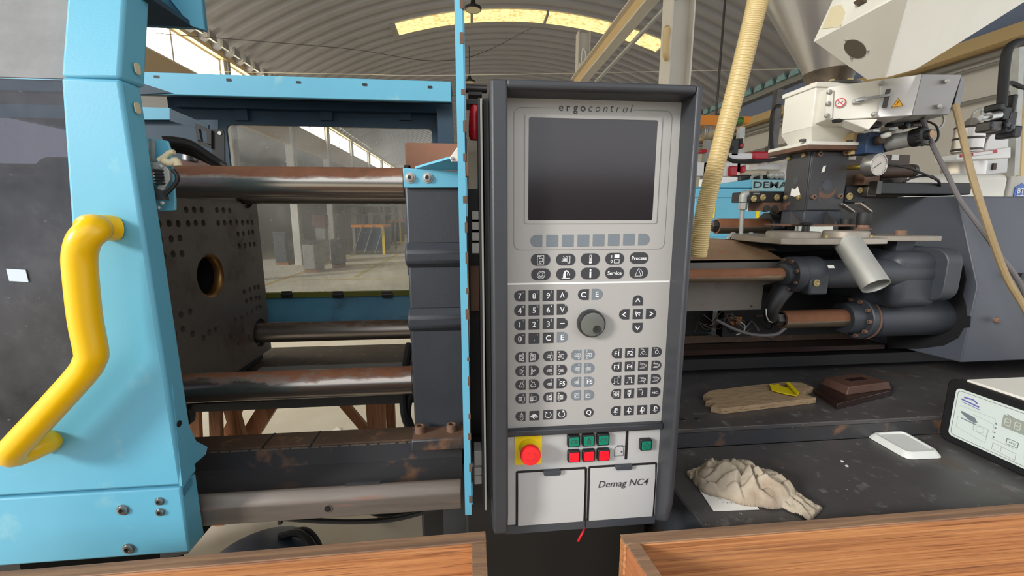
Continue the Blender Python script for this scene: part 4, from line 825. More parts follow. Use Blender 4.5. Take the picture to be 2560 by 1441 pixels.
# ---- jog dial
c = Z7(772, 612); dial = build(MB().lathe((c.x, PY, c.z), (0, -1, 0), [(.0262, 0), (.0262, .003), (.0252, .014), (.0242, .0155), (.0225, .0155), (.0218, .0148)], 48), 'jog_dial', 'knob_black', cp)
build(MB().lathe((c.x, PY-.0146, c.z), (0, -1, 0), [(.0222, 0), (.0222, .0006), (.0215, .0009)], 40), 'dial_face', 'knob_face', dial)
d = V(c.x+.0085, PY-.0156, c.z-.0098); build(MB().lathe(d, (0, -1, 0), [(.0078, -.0002), (.0076, .0006), (.0055, .0001), (.002, -.0001)], 24), 'finger_dimple', 'knob_black', dial)
# ---- ledge and lower section
z1, z0 = Z8(900, 118).z, Z8(900, 150).z
build(MB().box(XL_, XR_, .738, PY+.004, z1-.012, z1+.001), 'ledge', 'charcoal_edge', cp, bevel=.003)
LY = .752
zl0, zl1 = P(1450, 1302, Y=LY).z, z1-.011
build(MB().box(XL_, XR_, LY, .76, zl0, zl1), 'lower_fascia', 'fascia_light', cp)
build(MB().box(XL_, XR_, LY-.003, .78, .916, zl0+.001), 'bottom_strip', 'charcoal', cp)
E8 = lambda x, y, Y=LY: P(1200+x/3.5056, 1030+y/3.5056, Y=Y)
a, b = E8(303, 207), E8(540, 452); yc = (a+b)/2
build(MB().prism(on_plane((yc.x, LY, yc.z), EX, EZ, rrect(b.x-a.x, a.z-b.z, .004)), (0, -.0012, 0)), 'estop_plate', 'estop_yellow', cp, smooth=0)
c = E8(425, 310); c = V(c.x, LY-.001, c.z)
es = build(MB().lathe(c, (0, -1, 0), [(.0185, 0), (.0185, .005), (.017, .008), (.0165, .013), (.0165, .017)], 36), 'estop_collar', 'estop_yellow', cp)
build(MB().lathe(c, (0, -1, 0), [(.013, .0155), (.0165, .018), (.0192, .022), (.0198, .026), (.0193, .0305), (.0182, .0325), (.009, .0335), (.001, .0337)], 40), 'estop_mushroom', 'red_button', es)
mb = MB(); cc = c+V(0, -.0334, 0)
for a0 in (20, 200): stroke(mb, [(x, y) for x, y in circ(.0085, 12, a0, a0+130)], cc, EX, EZ, .0012, .0006); 
build(mb, 'twist_arrows', 'red_plastic', es, smooth=0)
def pushbutton(x, y, m, fn=None, s=.0245):
    c = E8(x, y-0); c = V(c.x, LY, c.z)
    b = build(MB().prism(on_plane(c, EX, EZ, rrect(s, s, .003, 3)), (0, -.010, 0)), 'push_button', 'black', cp, bevel=.0015)
    l = build(MB().prism(on_plane(c+V(0, -.0102, 0), EX, EZ, rrect(s*.78, s*.78, .0015, 2)), (0, -.0012, 0)), 'lens', m, b, bevel=.0004)
    if fn: mb = MB(); fn(mb, c+V(0, -.0114, 0), .0068); build(mb, 'symbol', 'legend_dark', b, smooth=0)
def s_left(mb, c, u): S(mb, c, u, [(-1, 0), (-.45, .45), (.9, .45), (.9, -.45), (-.45, -.45)], closed=True); S(mb, c, u, [(.2, -.2), (.6, -.2), (.6, .2), (.2, .2)], closed=True)
def s_mid(mb, c, u): S(mb, c, u, [(-.45, -.9), (.45, -.9), (.45, .3), (-.45, .3)], closed=True); S(mb, c, u, [(0, .3), (0, .9)], [(-.2, .6), (0, .95), (.2, .6)], [(-.45, -.1), (.1, -.1), (-.1, -.4), (.2, -.6)])
def s_hook(mb, c, u): S(mb, c, u, [(-1, 0), (-.5, .45), (.2, .45), (.5, .6), (.8, .45), (.8, -.45), (-.5, -.45)], closed=True)
def s_start(mb, c, u): S(mb, c, u, [(-1, 0), (0, 1), (1, 0), (0, -1)], closed=True); S(mb, c, u, [(0, -.4), (0, .4)], w=.0015)
for x, y, m, f in ((813, 240, 'green_lamp', s_left), (942, 233, 'green_lamp', s_mid), (1069, 225, 'green_lamp', s_hook), (815, 374, 'red_lamp', None), (945, 367, 'red_lamp', None), (1072, 360, 'red_lamp', None), (1440, 272, 'green_lamp', s_start)): pushbutton(x, y, m, f, .0248 if x < 1200 else .0238)
a, b = E8(1290, 140), E8(1298, 415); build(MB().box(a.x-.0025, a.x+.0027, LY-.0008, LY+.001, b.z, a.z), 'card_slot', 'black', cp)
mb = MB(); c = E8(1222, 340); S(mb, V(c.x, LY-.0004, c.z), .0115, [(-.9, -1), (.7, -1), (.7, .75), (-.6, .75), (-.9, .4)], closed=True); S(mb, V(c.x, LY-.0004, c.z), .0115, [(.7, .7), (1, .75), (1, -.8), (.7, -.85)], [(-.4, .75), (-.4, 1), (.5, 1), (.5, .75)]); Fill(mb, V(c.x, LY-.0004, c.z), .0115, [(.25, -.4), (.5, -.4), (.5, -.1), (.25, -.1)]); build(mb, 'card_symbol', 'legend_dark', cp, smooth=0)
def flap(x0, x1, ytl, ytr, ybl, name, label, notch):
    xa, xb = E8(x0, ytl).x, E8(x1, ytr).x; z1 = (E8(x0, ytl).z+E8(x1, ytr).z)/2; z0 = zl0+.0005; w = .0042
    xc, zc = (xa+xb)/2, (z0+z1)/2
    g = build(MB().prism(on_plane((xc, LY, zc), EX, EZ, rrect(xb-xa, z1-z0, .004, 4, (0, 0, 1, 1))), (0, -.0008, 0)), 'flap_gasket', 'black_rubber', cp, smooth=0)
    zk = z1-w-.028
    d = build(MB().prism([(xa+w, LY-.0008, z0), (xa+w, LY-.004, z0), (xa+w, LY-.0055, zk), (xa+w, LY-.002, z1-w), (xa+w, LY-.0008, z1-w)], (xb-xa-2*w, 0, 0)), name, 'fascia_light', cp, bevel=.0008)
    c = E8(*notch); d2 = V(c.x, LY-.001, c.z)
    build(MB().prism(on_plane(d2, EX, EZ, rrect(.034, .0095, .004, 4, (1, 1, 0, 0))), (0, -.009, 0)), 'flap_grip', 'charcoal', d, bevel=.001)
    return d, xa, xb
flap(313, 935, 522, 480, 985, 'port_flap', '', (627, 518))
d, xa, xb = flap(950, 1552, 478, 440, 940, 'port_flap', '', (1250, 470))
mb = MB(); c = E8(1248, 618); put_text(mb, 'Demag NC4', (c.x, LY-.0062, c.z), EX, EZ, .0205, bold=.004, shear=.22); build(mb, 'flap_lettering', 'legend_dark', d, smooth=0)
for px in (1238, 1242):
    pass
tag(build(MB().tube([E8(925, 985, .765), E8(905, 1050, .75), E8(880, 1095, .745), E8(860, 1135, .745)], .0024, 8, 4), 'red_cable_tag', 'red_plastic'), 'thin red cable tag hanging below the control panel', 'cable tag')
tag(build(MB().cyl(E8(934, 500, .749), E8(922, 1010, .749), .0012, seg=6), 'hanging_cord', 'black'), 'thin dark cord hanging between the two white flaps', 'cord')
# ================================================================== INJECTION SIDE
def xs(px, py, Y): return P(px, py, Y=Y).x
def zs(px, py, Y): return P(px, py, Y=Y).z
def discbolts(parent, c, axis, R, n, r, h, m, a0=0, a1=360, name='bolt'):
    a, u, w = frame(axis)
    for k in range(n):
        t = math.radians(a0+(a1-a0)*k/n); p = Vector(c)+u*(R*math.cos(t))+w*(R*math.sin(t))
        o = build(MB().lathe(p, axis, [(r, 0), (r, h), (r*.85, h*1.05), (r*.5, h*1.05), (r*.5, h*.6)], 12), name, m, parent)
        build(MB().lathe(p+a*(h*.62), axis, [(r*.48, 0), (r*.48, .0004)], 6), 'socket', 'black', o)
# ---- bed top: lower table, riser, upper shelf
tb = thing('machine_table', 'scuffed black steel machine table carrying the rag and tray', 'table', (1.6, .9, 0))
build(MB().box(.482, 3.0, .735, 1.045, .885, .9), 'top', 'table_black', tb, bevel=.003)
build(MB().box(.492, 3.0, .75, 1.04, .02, .884), 'body', 'bed_black', tb)
build(MB().box(.478, .483, .735, 1.045, .75, .899), 'left_lip', 'cast_iron', tb)
us = thing('machine_shelf', 'dark raised machine shelf behind the table holding plank and iron block', 'shelf', (1.6, 1.25, .9))
build(MB().box(.5, 3.0, 1.046, 1.5, .944, .957), 'top', 'table_black', us, bevel=.002)
build(MB().box(.5, 3.0, 1.046, 1.06, .9, .944), 'riser', 'bed_black', us)
for px, py in ((1708, 1050), (1745, 1049)):
    c = P(px, py, Z=.957); build(MB().lathe(c, (0, 0, 1), [(.008, 0), (.0075, .002), (.003, .0022)], 14), 'screw', 'steel_dark', us)
ib = thing('carriage_bed', 'black lower injection carriage rail in deep shadow', 'machine base', (1.6, 1.6, 0))
build(MB().box(.505, 3.0, 1.51, 1.54, .3, 1.055), 'shadow_wall', 'black', ib); build(MB().box(.505, 1.6, 1.5, 1.9, 1.06, 1.09), 'slide_way', 'brown_rust_rail', ib)  # black wall put in as the shadow under the barrel
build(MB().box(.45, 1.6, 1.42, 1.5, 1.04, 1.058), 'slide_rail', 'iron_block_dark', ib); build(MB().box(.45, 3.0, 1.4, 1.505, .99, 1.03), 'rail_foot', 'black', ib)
# ---- barrel guard
bgd = thing('barrel_guard', 'dusty grey sheet guard over the barrel with a rusty sloping top', 'machine guard', (.75, 1.35, 1.25))
x0, x1 = .42, 1.02
z1, z0 = 1.413, 1.25
build(MB().prism([(x0, 1.25, z0), (x0, 1.25, z1), (x0, 1.26, z1), (x0, 1.26, z0)], (x1-.08-x0, 0, 0)), 'front_sheet', 'cast_iron' if 0 else 'bed_black' if 0 else 'guard_grey' if 'guard_grey' in M else mat('guard_grey', (112, 106, 98), .6, c2=(96, 88, 80), scale=7, amt=.8, layers=[((70, 60, 52), 14, .66, .06, None, .7)]).name, bgd)
build(MB().prism([(x1-.08, 1.25, 1.33), (x1-.08, 1.25, z1), (x1+.04, 1.25, z1), (x1+.04, 1.25, 1.36)], (0, .01, 0)), 'front_sheet', 'guard_grey', bgd)
build(MB().prism([(x0, 1.25, z1), (x0, 1.43, z1+.052), (x0, 1.43, z1+.044), (x0, 1.25, z1-.008)], (x1-x0-.02, 0, 0)), 'sloping_top', 'rust_plate' if 0 else mat('dusty_rust', (150, 122, 94), .75, c2=(124, 98, 76), scale=9, amt=.8, layers=[((150, 84, 56), 12, .66, .06, None, .6)]).name, bgd)
build(MB().box(x0, x1-.05, 1.43, 1.6, z1+.03, z1+.05), 'top', 'dusty_rust', bgd)
a = P(1925, 622, Y=1.33); build(MB().prism(on_plane(V(a.x, 1.335, z1+.0265), (1, 0, 0), V(0, .96, .28), [(-.02, -.012), (.022, -.012), (.022, .012), (-.02, .012)]), V(0, -.0002, .0008)), 'dust_label', 'wood_grey', bgd)
c = P(1879, 766, Y=1.249); build(MB().lathe(c, (0, -1, 0), [(.003, 0), (.003, .0006)], 8), 'hole', 'black', bgd)
bar = thing('plasticising_barrel', 'black plasticising barrel in the shadow behind the guard', 'barrel', (1.0, 1.445, 1.25))
build(MB().cyl((.4, 1.445, 1.345), (1.6, 1.445, 1.345), .075, seg=32), 'barrel', 'black', bar); build(MB().box(.95, 1.62, 1.46, 1.5, 1.095, 1.465), 'gap_backing', 'black', bar); build(MB().box(.5, .95, 1.53, 1.56, 1.095, 1.3), 'backing_sheet', 'black', bar)  # black plate and sheet added to keep the gaps behind the guard dark
# ---- carriage cylinder: rod, gland, head, tube
cc_ = thing('carriage_cylinder', 'carriage cylinder with long rust orange rod and bolted dark head', 'hydraulic cylinder', P(1985, 735, Y=1.2))
cy, cz = 1.19, zs(1950, 687, 1.19)
build(MB().cyl((.42, cy, cz), (xs(1962, 687, cy), cy, cz), .0205, seg=32), 'rod', 'rod_rust', cc_)
xa = xs(1952, 687, cy)
build(MB().lathe((xa, cy, cz), (1, 0, 0), [(.026, 0), (.034, .004), (.036, .02), (.036, .035)], 32), 'gland', 'cast_iron', cc_)
build(MB().lathe((xa+.02, cy, cz), (1, 0, 0), [(.053, 0), (.055, .003), (.055, .028), (.053, .03)], 40), 'flange', 'cast_iron', cc_)
discbolts(cc_, (xa+.02, cy, cz), (-1, 0, 0), .046, 8, .0052, .006, 'rusty_bolt', 20, 380)
hd = build(MB().lathe((xa+.05, cy, cz), (1, 0, 0), [(.052, 0), (.055, .004), (.055, .06), (.05, .066)], 40), 'head', 'cast_iron', cc_)
build(MB().box(xa+.052, xa+.113, cy-.056, cy, cz-.055, cz-.005), 'port_block', 'cast_iron', cc_, bevel=.006)
c = P(2041, 708, Y=cy-.057); build(MB().lathe(c, (0, -1, 0), [(.0105, 0), (.0105, .002), (.006, .0025), (.0045, .001)], 18), 'port_plug', 'gold_bolt', cc_)
build(MB().cyl((xa+.11, cy, cz), (xs(2330, 685, cy), cy, cz), .044, seg=36), 'tube', 'cast_iron', cc_)
c = P(2075, 667, Y=cy-.041); build(MB().prism(on_plane(c, (1, 0, 0), V(0, .5, .86), [(-.012, -.005), (.012, -.005), (.012, .005), (-.012, .005)]), (0, -.002, .0)), 'name_tag', 'white_label', cc_)
build(MB().tube([P(1958, 722, Y=1.2), P(1943, 745, Y=1.19), P(1928, 775, Y=1.19), P(1926, 800, Y=1.2)], lambda t: .03-.012*t, 16, 5), 'elbow', 'black', cc_)
build(MB().tube([P(1915, 772, Y=1.17), P(1916, 790, Y=1.165), P(1922, 803, Y=1.165), P(1930, 806, Y=1.17)], .0018, 6, 4), 'wire_hook', 'zinc', cc_)
# ---- main casting
cs = thing('injection_casting', 'large dark grey rounded injection casting with a recessed bolt at its end', 'casting', P(2280, 860, Y=1.28))
build(MB().box(xs(2205, 690, 1.2), xs(2372, 690, 1.14), 1.15, 1.42, 1.262, 1.44), 'body', 'cast_iron', cs, bevel=.035, bseg=5)
xf = xs(2362, 690, 1.12)
build(MB().prism(on_plane((xf, 1.27, (1.29+1.45)/2), (0, 1, 0), (0, 0, 1), rrect(.31, .165, .045, 6)), (.05, 0, 0)), 'end_flange', 'cast_iron', cs, bevel=.004)
c = P(2387, 668, Y=1.118); build(MB().lathe(c, (0, -1, 0), [(.013, -.002), (.013, .0015), (.0095, .002), (.008, -.001)], 18), 'bolt_recess', 'cast_iron', cs); build(MB().lathe(c, (0, -1, 0), [(.0075, 0), (.0075, .001)], 12), 'bolt', 'rusty_bolt', cs)
# ---- front injection cylinder
def inj(Y, pxe, pyc, px_rod_end, label, R, m='cast_iron', tail=None):
    z = zs(px_rod_end, pyc, Y); xe = xs(pxe, pyc, Y); xr = xs(px_rod_end, pyc, Y)
    t = thing('injection_cylinder', label, 'hydraulic cylinder', (xr, Y, z-R))
    build(MB().cyl((xe+.012, Y, z), (xr+.02, Y, z), .0305, seg=36), 'rod', 'rod_rust', t)
    build(MB().lathe((xe+.022, Y, z), (-1, 0, 0), [(.029, 0), (.029, .004), (.024, .01)], 28), 'rod_collar', 'steel_dark', t)
    hx = build(MB().lathe((xe+.014, Y, z), (-1, 0, 0), [(.0235, 0), (.0235, .022), (.02, .026)], 6), 'hex_end', 'steel_dark', t, smooth=20); build(MB().lathe((xe-.0125, Y, z), (-1, 0, 0), [(.009, 0), (.009, .0006)], 16), 'socket', 'black', hx)
    build(MB().lathe((xr-.012, Y, z), (1, 0, 0), [(.034, .004), (.05, 0), (.053, .004), (.053, .05)], 40), 'gland', m, t)
    build(MB().lathe((xr+.035, Y, z), (1, 0, 0), [(R-.003, 0), (R, .003), (R, .022)], 44), 'flange', m, t)
    discbolts(t, (xr+.035, Y, z), (-1, 0, 0), R*.84, 10, .0068, .009, 'rusty_bolt')
    build(MB().lathe((xr+.057, Y, z), (1, 0, 0), [(R+.002, 0), (R+.002, .006)], 44), 'gasket_ring', 'rust_plate', t)
    if tail: build(MB().lathe((xr+.063, Y, z), (1, 0, 0), [(R-.01, 0), (R-.006, .03), (R-.006, tail-.03), (R-.02, tail-.012), (R-.035, tail)], 40), 'barrel', m, t)
    return t, z, xr
inj(1.28, 1945, 795, 2112, 'front injection cylinder with rusty rod and hexagon end, bolted flange', .073, tail=xs(2400, 800, 1.24)-xs(2112, 795, 1.28)-.063)
inj(1.6, 1783, 565, 1918, 'rear injection cylinder whose rusty rod points at the hose', .07)
# ---- feed throat block
FY = 1.36; tx0, tx1 = xs(2022, 450, FY), xs(2115, 450, FY); tz0, tz1 = zs(2060, 528, FY), zs(2060, 377, FY); tyb = FY+.10
th = thing('feed_throat', 'black steel feed throat block with bolted inspection covers', 'feed throat', (tx0, FY, tz0))
build(MB().box(tx0+.004, tx1-.004, FY+.004, tyb+.008, tz0, tz1), 'block', 'cast_iron', th, bevel=.003)
mat('cover_black', (58, 58, 60), .5, c2=(48, 46, 46), scale=12, amt=.8, layers=[((150, 96, 74), 16, .67, .05, .8, .7), ((190, 184, 176), 60, .73, .02, None, .7)])
fcv = build(MB().prism([(tx0+.006, FY, tz0+.004), (tx1, FY, tz0+.004), (tx1, FY, tz1-.004), (tx0+.006, FY, tz1-.004)], (0, .005, 0)), 'front_cover', 'cover_black', th, bevel=.001)
lcv = build(MB().prism([(tx0, FY+.008, tz0+.002), (tx0, tyb+.01, tz0+.002), (tx0, tyb+.01, tz1), (tx0, FY+.008, tz1)], (.005, 0, 0)), 'side_cover', 'cover_black', th, bevel=.001)
c = P(2067, 463, Y=FY-.0005); build(MB().prism(on_plane(c, EX, EZ, circ(.018, 18)), (0, -.0006, 0)), 'hole_cap', 'charcoal', fcv)
c = P(2068, 478, Y=FY-.0004); build(MB().prism(on_plane(c, EX, EZ, [(-.03, .004), (-.02, -.006), (0, -.012), (.018, -.005), (.032, .014), (.026, -.012), (.012, -.024), (-.012, -.026), (-.03, -.018)]), (0, -.0004, 0)), 'rust_scab', 'rust_plate', fcv)
c = P(2059, 423, Y=FY-.0005); build(MB().prism(on_plane(c, EX, EZ, [(-.007, -.012), (.004, -.008), (.007, .012), (-.003, .008)]), (0, -.0006, 0)), 'paint_chip', 'white_label', fcv)
c = P(1989, 478, X=tx0-.0004); build(MB().prism(on_plane(c, V(0, -1, 0), EZ, [(-.02, .012), (-.004, .006), (.008, .016), (.014, .005), (.024, -.014), (.0, -.02), (-.022, -.014)]), (-.0005, 0, 0)), 'paint_chip', 'white_label', lcv)
c = P(1990, 452, X=tx0-.0004); build(MB().prism(on_plane(c, V(0, -1, 0), EZ, circ(.013, 16)), (-.0006, 0, 0)), 'hole_cap', 'charcoal', lcv)
for px, py, m in ((2047, 386, 'rusty_bolt'), (2110, 383, 'rusty_bolt'), (2032, 493, 'rusty_bolt'), (2098, 491, 'rusty_bolt')):
    c = P(px, py, Y=FY); o = build(MB().lathe(c, (0, -1, 0), [(.0085, 0), (.0085, .008), (.004, .0085), (.004, .005)], 14), 'bolt', m, th); build(MB().lathe(c+V(0, -.0052, 0), (0, -1, 0), [(.0038, 0), (.0038, .0004)], 6), 'socket', 'black', o)
for px, py in ((1974, 396), (2012, 388), (1966, 494), (1999, 494)):
    c = P(px, py, X=tx0); build(MB().lathe(c, (-1, 0, 0), [(.0085, 0), (.0085, .007), (.006, .0085)], 6), 'bolt', 'gold_bolt', th)
nk0 = zs(2060, 566, FY-.02)
build(MB().box(tx0-.002, tx1+.002, FY-.0, tyb+.01, nk0, tz0), 'neck', 'cast_iron', th, bevel=.004)
for px in (1972, 2060): 
    a, b = P(px+4, 528, Y=FY-.005), P(px-8 if px < 2000 else px+5, 566, Y=FY-.05)
    build(MB().prism([a, V(a.x, FY-.005, nk0+.006), V(a.x, b.y, nk0+.006), V(a.x, b.y, nk0+.014)], (.006, 0, 0)), 'gusset', 'cover_black', th)
build(MB().prism(on_plane(((tx0+tx1)/2-.01, FY+.05, nk0), EX, V(0, 1, 0), rrect(.2, .22, .03)), (0, 0, .006)), 'base_flange', 'rust_plate', th)
# manifolds with gold plugs each side of the throat
mf = thing('side_manifold', 'black manifold with gold plugs left of the feed throat', 'manifold', P(1910, 505, Y=1.45))
build(MB().box(xs(1875, 490, 1.47), xs(1985, 490, 1.47), 1.475, 1.58, zs(1920, 505, 1.45), zs(1920, 478, 1.45)), 'body', 'black', mf, bevel=.003)
for px, py in ((1884, 497), (1907, 494), (1942, 494)): c = P(px, py, Y=1.474); build(MB().lathe(c, (0, -1, 0), [(.0115, 0), (.0115, .002), (.006, .003), (.0045, .001)], 18), 'plug', 'gold_bolt', mf)
build(MB().box(xs(1906, 515, 1.48), xs(1970, 515, 1.48), 1.48, 1.56, zs(1920, 528, 1.48), zs(1920, 506, 1.48)), 'rust_block', 'rust_plate', mf)
build(MB().cyl(P(1918, 522, Y=1.475)+V(0, .02, 0), P(1918, 522, Y=1.475), .012, seg=16), 'plug', 'steel_dark', mf); build(MB().cyl(P(1938, 522, Y=1.475)+V(0, .02, 0), P(1938, 522, Y=1.475), .012, seg=16), 'plug', 'steel_dark', mf)
wp = thing('water_pipe', 'dull steel elbow fitting and vertical pipe before the blue machine', 'pipe fitting', P(1855, 600, Y=1.5))
build(MB().tube([P(1890, 485, Y=1.49), P(1868, 485, Y=1.49), P(1860, 488, Y=1.49), P(1858, 498, Y=1.49), P(1857, 506, Y=1.49)], .014, 14, 4), 'elbow', 'zinc', wp)
build(MB().lathe(P(1857, 516, Y=1.49), (0, 0, 1), [(.0145, -.013), (.0155, -.012), (.0155, .012), (.0145, .013)], 6), 'union_nut', 'zinc', wp); build(MB().lathe(P(1884, 485, Y=1.49), (1, 0, 0), [(.0165, -.012), (.0165, .012)], 6), 'union_nut', 'zinc', wp)
build(MB().cyl(P(1856, 524, Y=1.49), P(1851, 612, Y=1.49), .0075, seg=14), 'pipe', 'zinc', wp)
for px in (1828, 1872): build(MB().tube([P(px-8, 600, Y=1.52), P(px-4, 592, Y=1.52), P(px+6, 585, Y=1.52), P(px+14, 596, Y=1.52)], .008, 8, 4), 'hose_clip', 'zinc', wp)
mr = thing('rear_manifold', 'brown valve manifold block with paper tags behind the gauge', 'manifold', P(2190, 465, Y=1.42))
build(MB().box(xs(2112, 430, 1.42), xs(2272, 430, 1.42), 1.42, 1.62, zs(2190, 492, 1.42), zs(2190, 386, 1.42)), 'body', mat('brown_iron', (78, 60, 48), .55, c2=(56, 42, 34), scale=10, amt=.8).name, mr, bevel=.004)
for px, py in ((2131, 392), (2238, 394)): c = P(px, py, Y=1.419); build(MB().prism(on_plane(c, EX, EZ, [(-.014, -.01), (.014, -.01), (.014, .01), (-.014, .01)]), (0, -.0008, 0)), 'paper_tag', 'white_label', mr)
build(MB().box(xs(2148, 450, 1.4), xs(2186, 450, 1.4), 1.38, 1.42, zs(2165, 464, 1.4), zs(2165, 436, 1.4)), 'valve_block', 'rust_plate', mr, bevel=.002)
build(MB().cyl(P(2200, 430, Y=1.4), P(2275, 428, Y=1.38), .022, seg=20), 'solenoid', 'brown_iron', mr); build(MB().cyl(P(2272, 428, Y=1.38), P(2282, 428, Y=1.38), .023, seg=20), 'solenoid_cap', 'steel_dark', mr)
build(MB().cyl(P(2200, 455, Y=1.42)+V(0, 0, 0), P(2200, 455, Y=1.415), .008, seg=12), 'port', 'black', mr); build(MB().cyl(P(2225, 455, Y=1.42), P(2225, 455, Y=1.415), .008, seg=12), 'port', 'black', mr)
mf2 = thing('plug_manifold', 'black manifold with two gold plugs right of the feed throat', 'manifold', P(2140, 505, Y=1.4))
build(MB().box(xs(2113, 490, 1.4), xs(2166, 490, 1.4), 1.4, 1.5, zs(2140, 508, 1.4), zs(2140, 466, 1.4)), 'body', 'black', mf2, bevel=.003)
for px, py, r in ((2123, 491, .0125), (2150, 476, .0105)): c = P(px, py, Y=1.399); build(MB().lathe(c, (0, -1, 0), [(r, 0), (r, .002), (r*.5, .003), (r*.4, .001)], 18), 'plug', 'gold_bolt', mf2)
build(MB().box(xs(2170, 472, 1.38), xs(2194, 472, 1.38), 1.38, 1.42, zs(2180, 492, 1.38), zs(2180, 466, 1.38)), 'connector', 'steel_dark', mf2, bevel=.002)
# ---- aluminium carrier plates, pucks, feet
al = thing('carrier_plate', 'raw aluminium carrier plate with polished discs below the feed throat', 'mounting plate', P(2090, 605, Y=1.2))
zA = 1.484
pl = [(.925, 1.175), (.96, 1.155), (1.16, 1.145), (1.262, 1.16), (1.28, 1.34), (1.2, 1.5), (.98, 1.5), (.93, 1.4)]
build(MB().prism([(x, y, zA-.018) for x, y in pl], (0, 0, .018)), 'plate', 'aluminium', al, bevel=.002)
build(MB().prism([(1.2, 1.2, zA-.012), (1.475, 1.185, zA-.012), (1.49, 1.36, zA-.012), (1.2, 1.45, zA-.012)], (0, 0, .016)), 'side_plate', 'aluminium', al, bevel=.002)
for x, y, r, h in ((1.03, 1.26, .075, .018), (1.205, 1.25, .062, .02)): build(MB().lathe((x, y, zA), (0, 0, 1), [(r, 0), (r, h*.8), (r-.004, h), (.01, h)], 40), 'disc', 'aluminium', al)
for px, py, Y in ((2015, 580, 1.22),): c = P(px, 566, Y=1.24); build(MB().lathe((c.x, 1.24, zA+.018), (0, 0, 1), [(.011, 0), (.011, .018), (.018, .021), (.019, .026), (.012, .028)], 20), 'knob_post', 'black', al)
c = P(2253, 574, Y=1.25); build(MB().lathe((c.x, 1.25, zA+.004), (0, 0, 1), [(.016, 0), (.016, .015), (.015, .016)], 22), 'plug', 'rusty_bolt', al); 
for px in (2066, 2178): c = P(px, 585, Y=1.2); build(MB().lathe((c.x, 1.2, zA), (0, 0, 1), [(.006, 0), (.006, .008)], 6), 'stud', 'gold_bolt', al)
for px, dx in ((2158, 0), (2128, -.03)):
    c = P(px, 560, Y=1.3+(.04 if dx else 0)); y = 1.3+(.06 if dx else 0)
    bp = build(MB().lathe((c.x, y, zA+.02 if not dx else zA), (0, 0, 1), [(.025, 0), (.026, .004), (.018, .006), (.016, .02)], 24), 'foot', 'rusty_bolt', al)
    build(MB().lathe((c.x, y, zA+.038 if not dx else zA+.018), (0, 0, 1), [(.02, 0), (.021, .004), (.021, .036), (.019, .04)], 24), 'bumper', 'black_rubber', al)
    build(MB().prism([V(c.x+.018, y-.01, zA+.078), V(c.x+.018, y+.01, zA+.078), V(c.x-.03, y+.012, zA+.105), V(c.x-.03, y-.012, zA+.105)], (0, 0, .005)), 'clamp_strap', 'aluminium', al)
build(MB().box(xs(2225, 620, 1.24), xs(2270, 620, 1.24), 1.22, 1.26, zs(2250, 660, 1.24), zA-.012), 'bracket', 'cast_iron', al)
ch = thing('discharge_chute', 'short grey pipe chute slanting down under the carrier plate', 'chute pipe', P(2185, 740, Y=1.05))
build(MB().pipe(P(2118, 606, Y=1.16), P(2190, 716, Y=1.05), .0345, .0025, 36), 'pipe', 'zinc', ch)
# ---- white hopper neck
nk = thing('hopper_neck', 'white painted steel hopper neck with tapered foot and bolted flange', 'hopper neck', P(2050, 375, Y=FY))
NX0, NX1, NY0, NY1 = tx0-.012, tx1+.035, FY, FY+.14
z3, z2, z1, z0 = zs(2039, 208, FY), zs(2039, 318, FY), zs(2039, 357, FY), zs(2039, 369, FY)
build(MB().box(NX0, NX1, NY0, NY1, z2, z3), 'box', 'white_paint', nk, bevel=.003)
ta = [V(NX0, NY0, z2), V(NX1, NY0, z2), V(NX1, NY1, z2), V(NX0, NY1, z2)]; tb_ = [V(NX0+.025, NY0+.02, z1), V(NX1-.025, NY0+.02, z1), V(NX1-.025, NY1-.02, z1), V(NX0+.025, NY1-.02, z1)]
build(MB().add(ta+tb_, [(0, 1, 5, 4), (1, 2, 6, 5), (2, 3, 7, 6), (3, 0, 4, 7), (0, 3, 2, 1), (4, 5, 6, 7)]), 'taper', 'white_paint', nk)
build(MB().prism([(NX0-.03, NY0-.03, z0+.004), (NX1+.03, NY0-.03, z0+.004), (NX1+.03, NY1+.02, z0+.004), (NX0-.03, NY1+.02, z0+.004)], (0, 0, z1-z0-.004)), 'flange', 'white_paint', nk, bevel=.002)
build(MB().prism([(NX0-.03, NY0-.028, tz1), (NX1+.03, NY0-.028, tz1), (NX1+.03, NY1+.02, tz1), (NX0-.03, NY1+.02, tz1)], (0, 0, z0+.004-tz1)), 'lower_flange', 'rust_plate', nk, bevel=.002)
build(MB().box(NX0-.006, NX1+.006, NY0-.006, NY1+.006, z3-.012, z3+.003), 'rim', 'white_paint', nk, bevel=.002)
for px, py in ((2010, 361), (2130, 352)): c = P(px, py, Y=FY-.02); build(MB().lathe((c.x, FY-.012, z1), (0, 0, 1), [(.01, 0), (.01, .008)], 6), 'bolt', 'steel_dark', nk)
# ---- feeder arm
fd = thing('screw_feeder', 'white screw feeder box with warning stickers, latch and grey end plate', 'feeder', P(2200, 300, Y=1.2))
def slab(pts, back, name, m, parent, bevel=.002):
    return build(MB().prism(pts, back), name, m, parent, bevel=bevel)
fl_ = [P(2072, 218, Y=1.31), P(2203, 199, Y=1.22), P(2193, 294, Y=1.22), P(2060, 301, Y=1.31)]
slab(fl_, (.03, .11, 0), 'body', 'white_paint', fd)
f2 = [P(2203, 199, Y=1.219), P(2306, 185, Y=1.15), P(2280, 289, Y=1.15), P(2193, 294, Y=1.219)]
slab(f2, (.03, .11, 0), 'cover', mat('feeder_grey', (206, 204, 202), .35, metal=.15).name, fd)
f3 = [P(2306, 185, Y=1.149), P(2405, 186, Y=1.2), P(2372, 286, Y=1.2), P(2280, 289, Y=1.149)]
slab(f3, (.03, .1, 0), 'end_plate', 'grey_plate', fd)
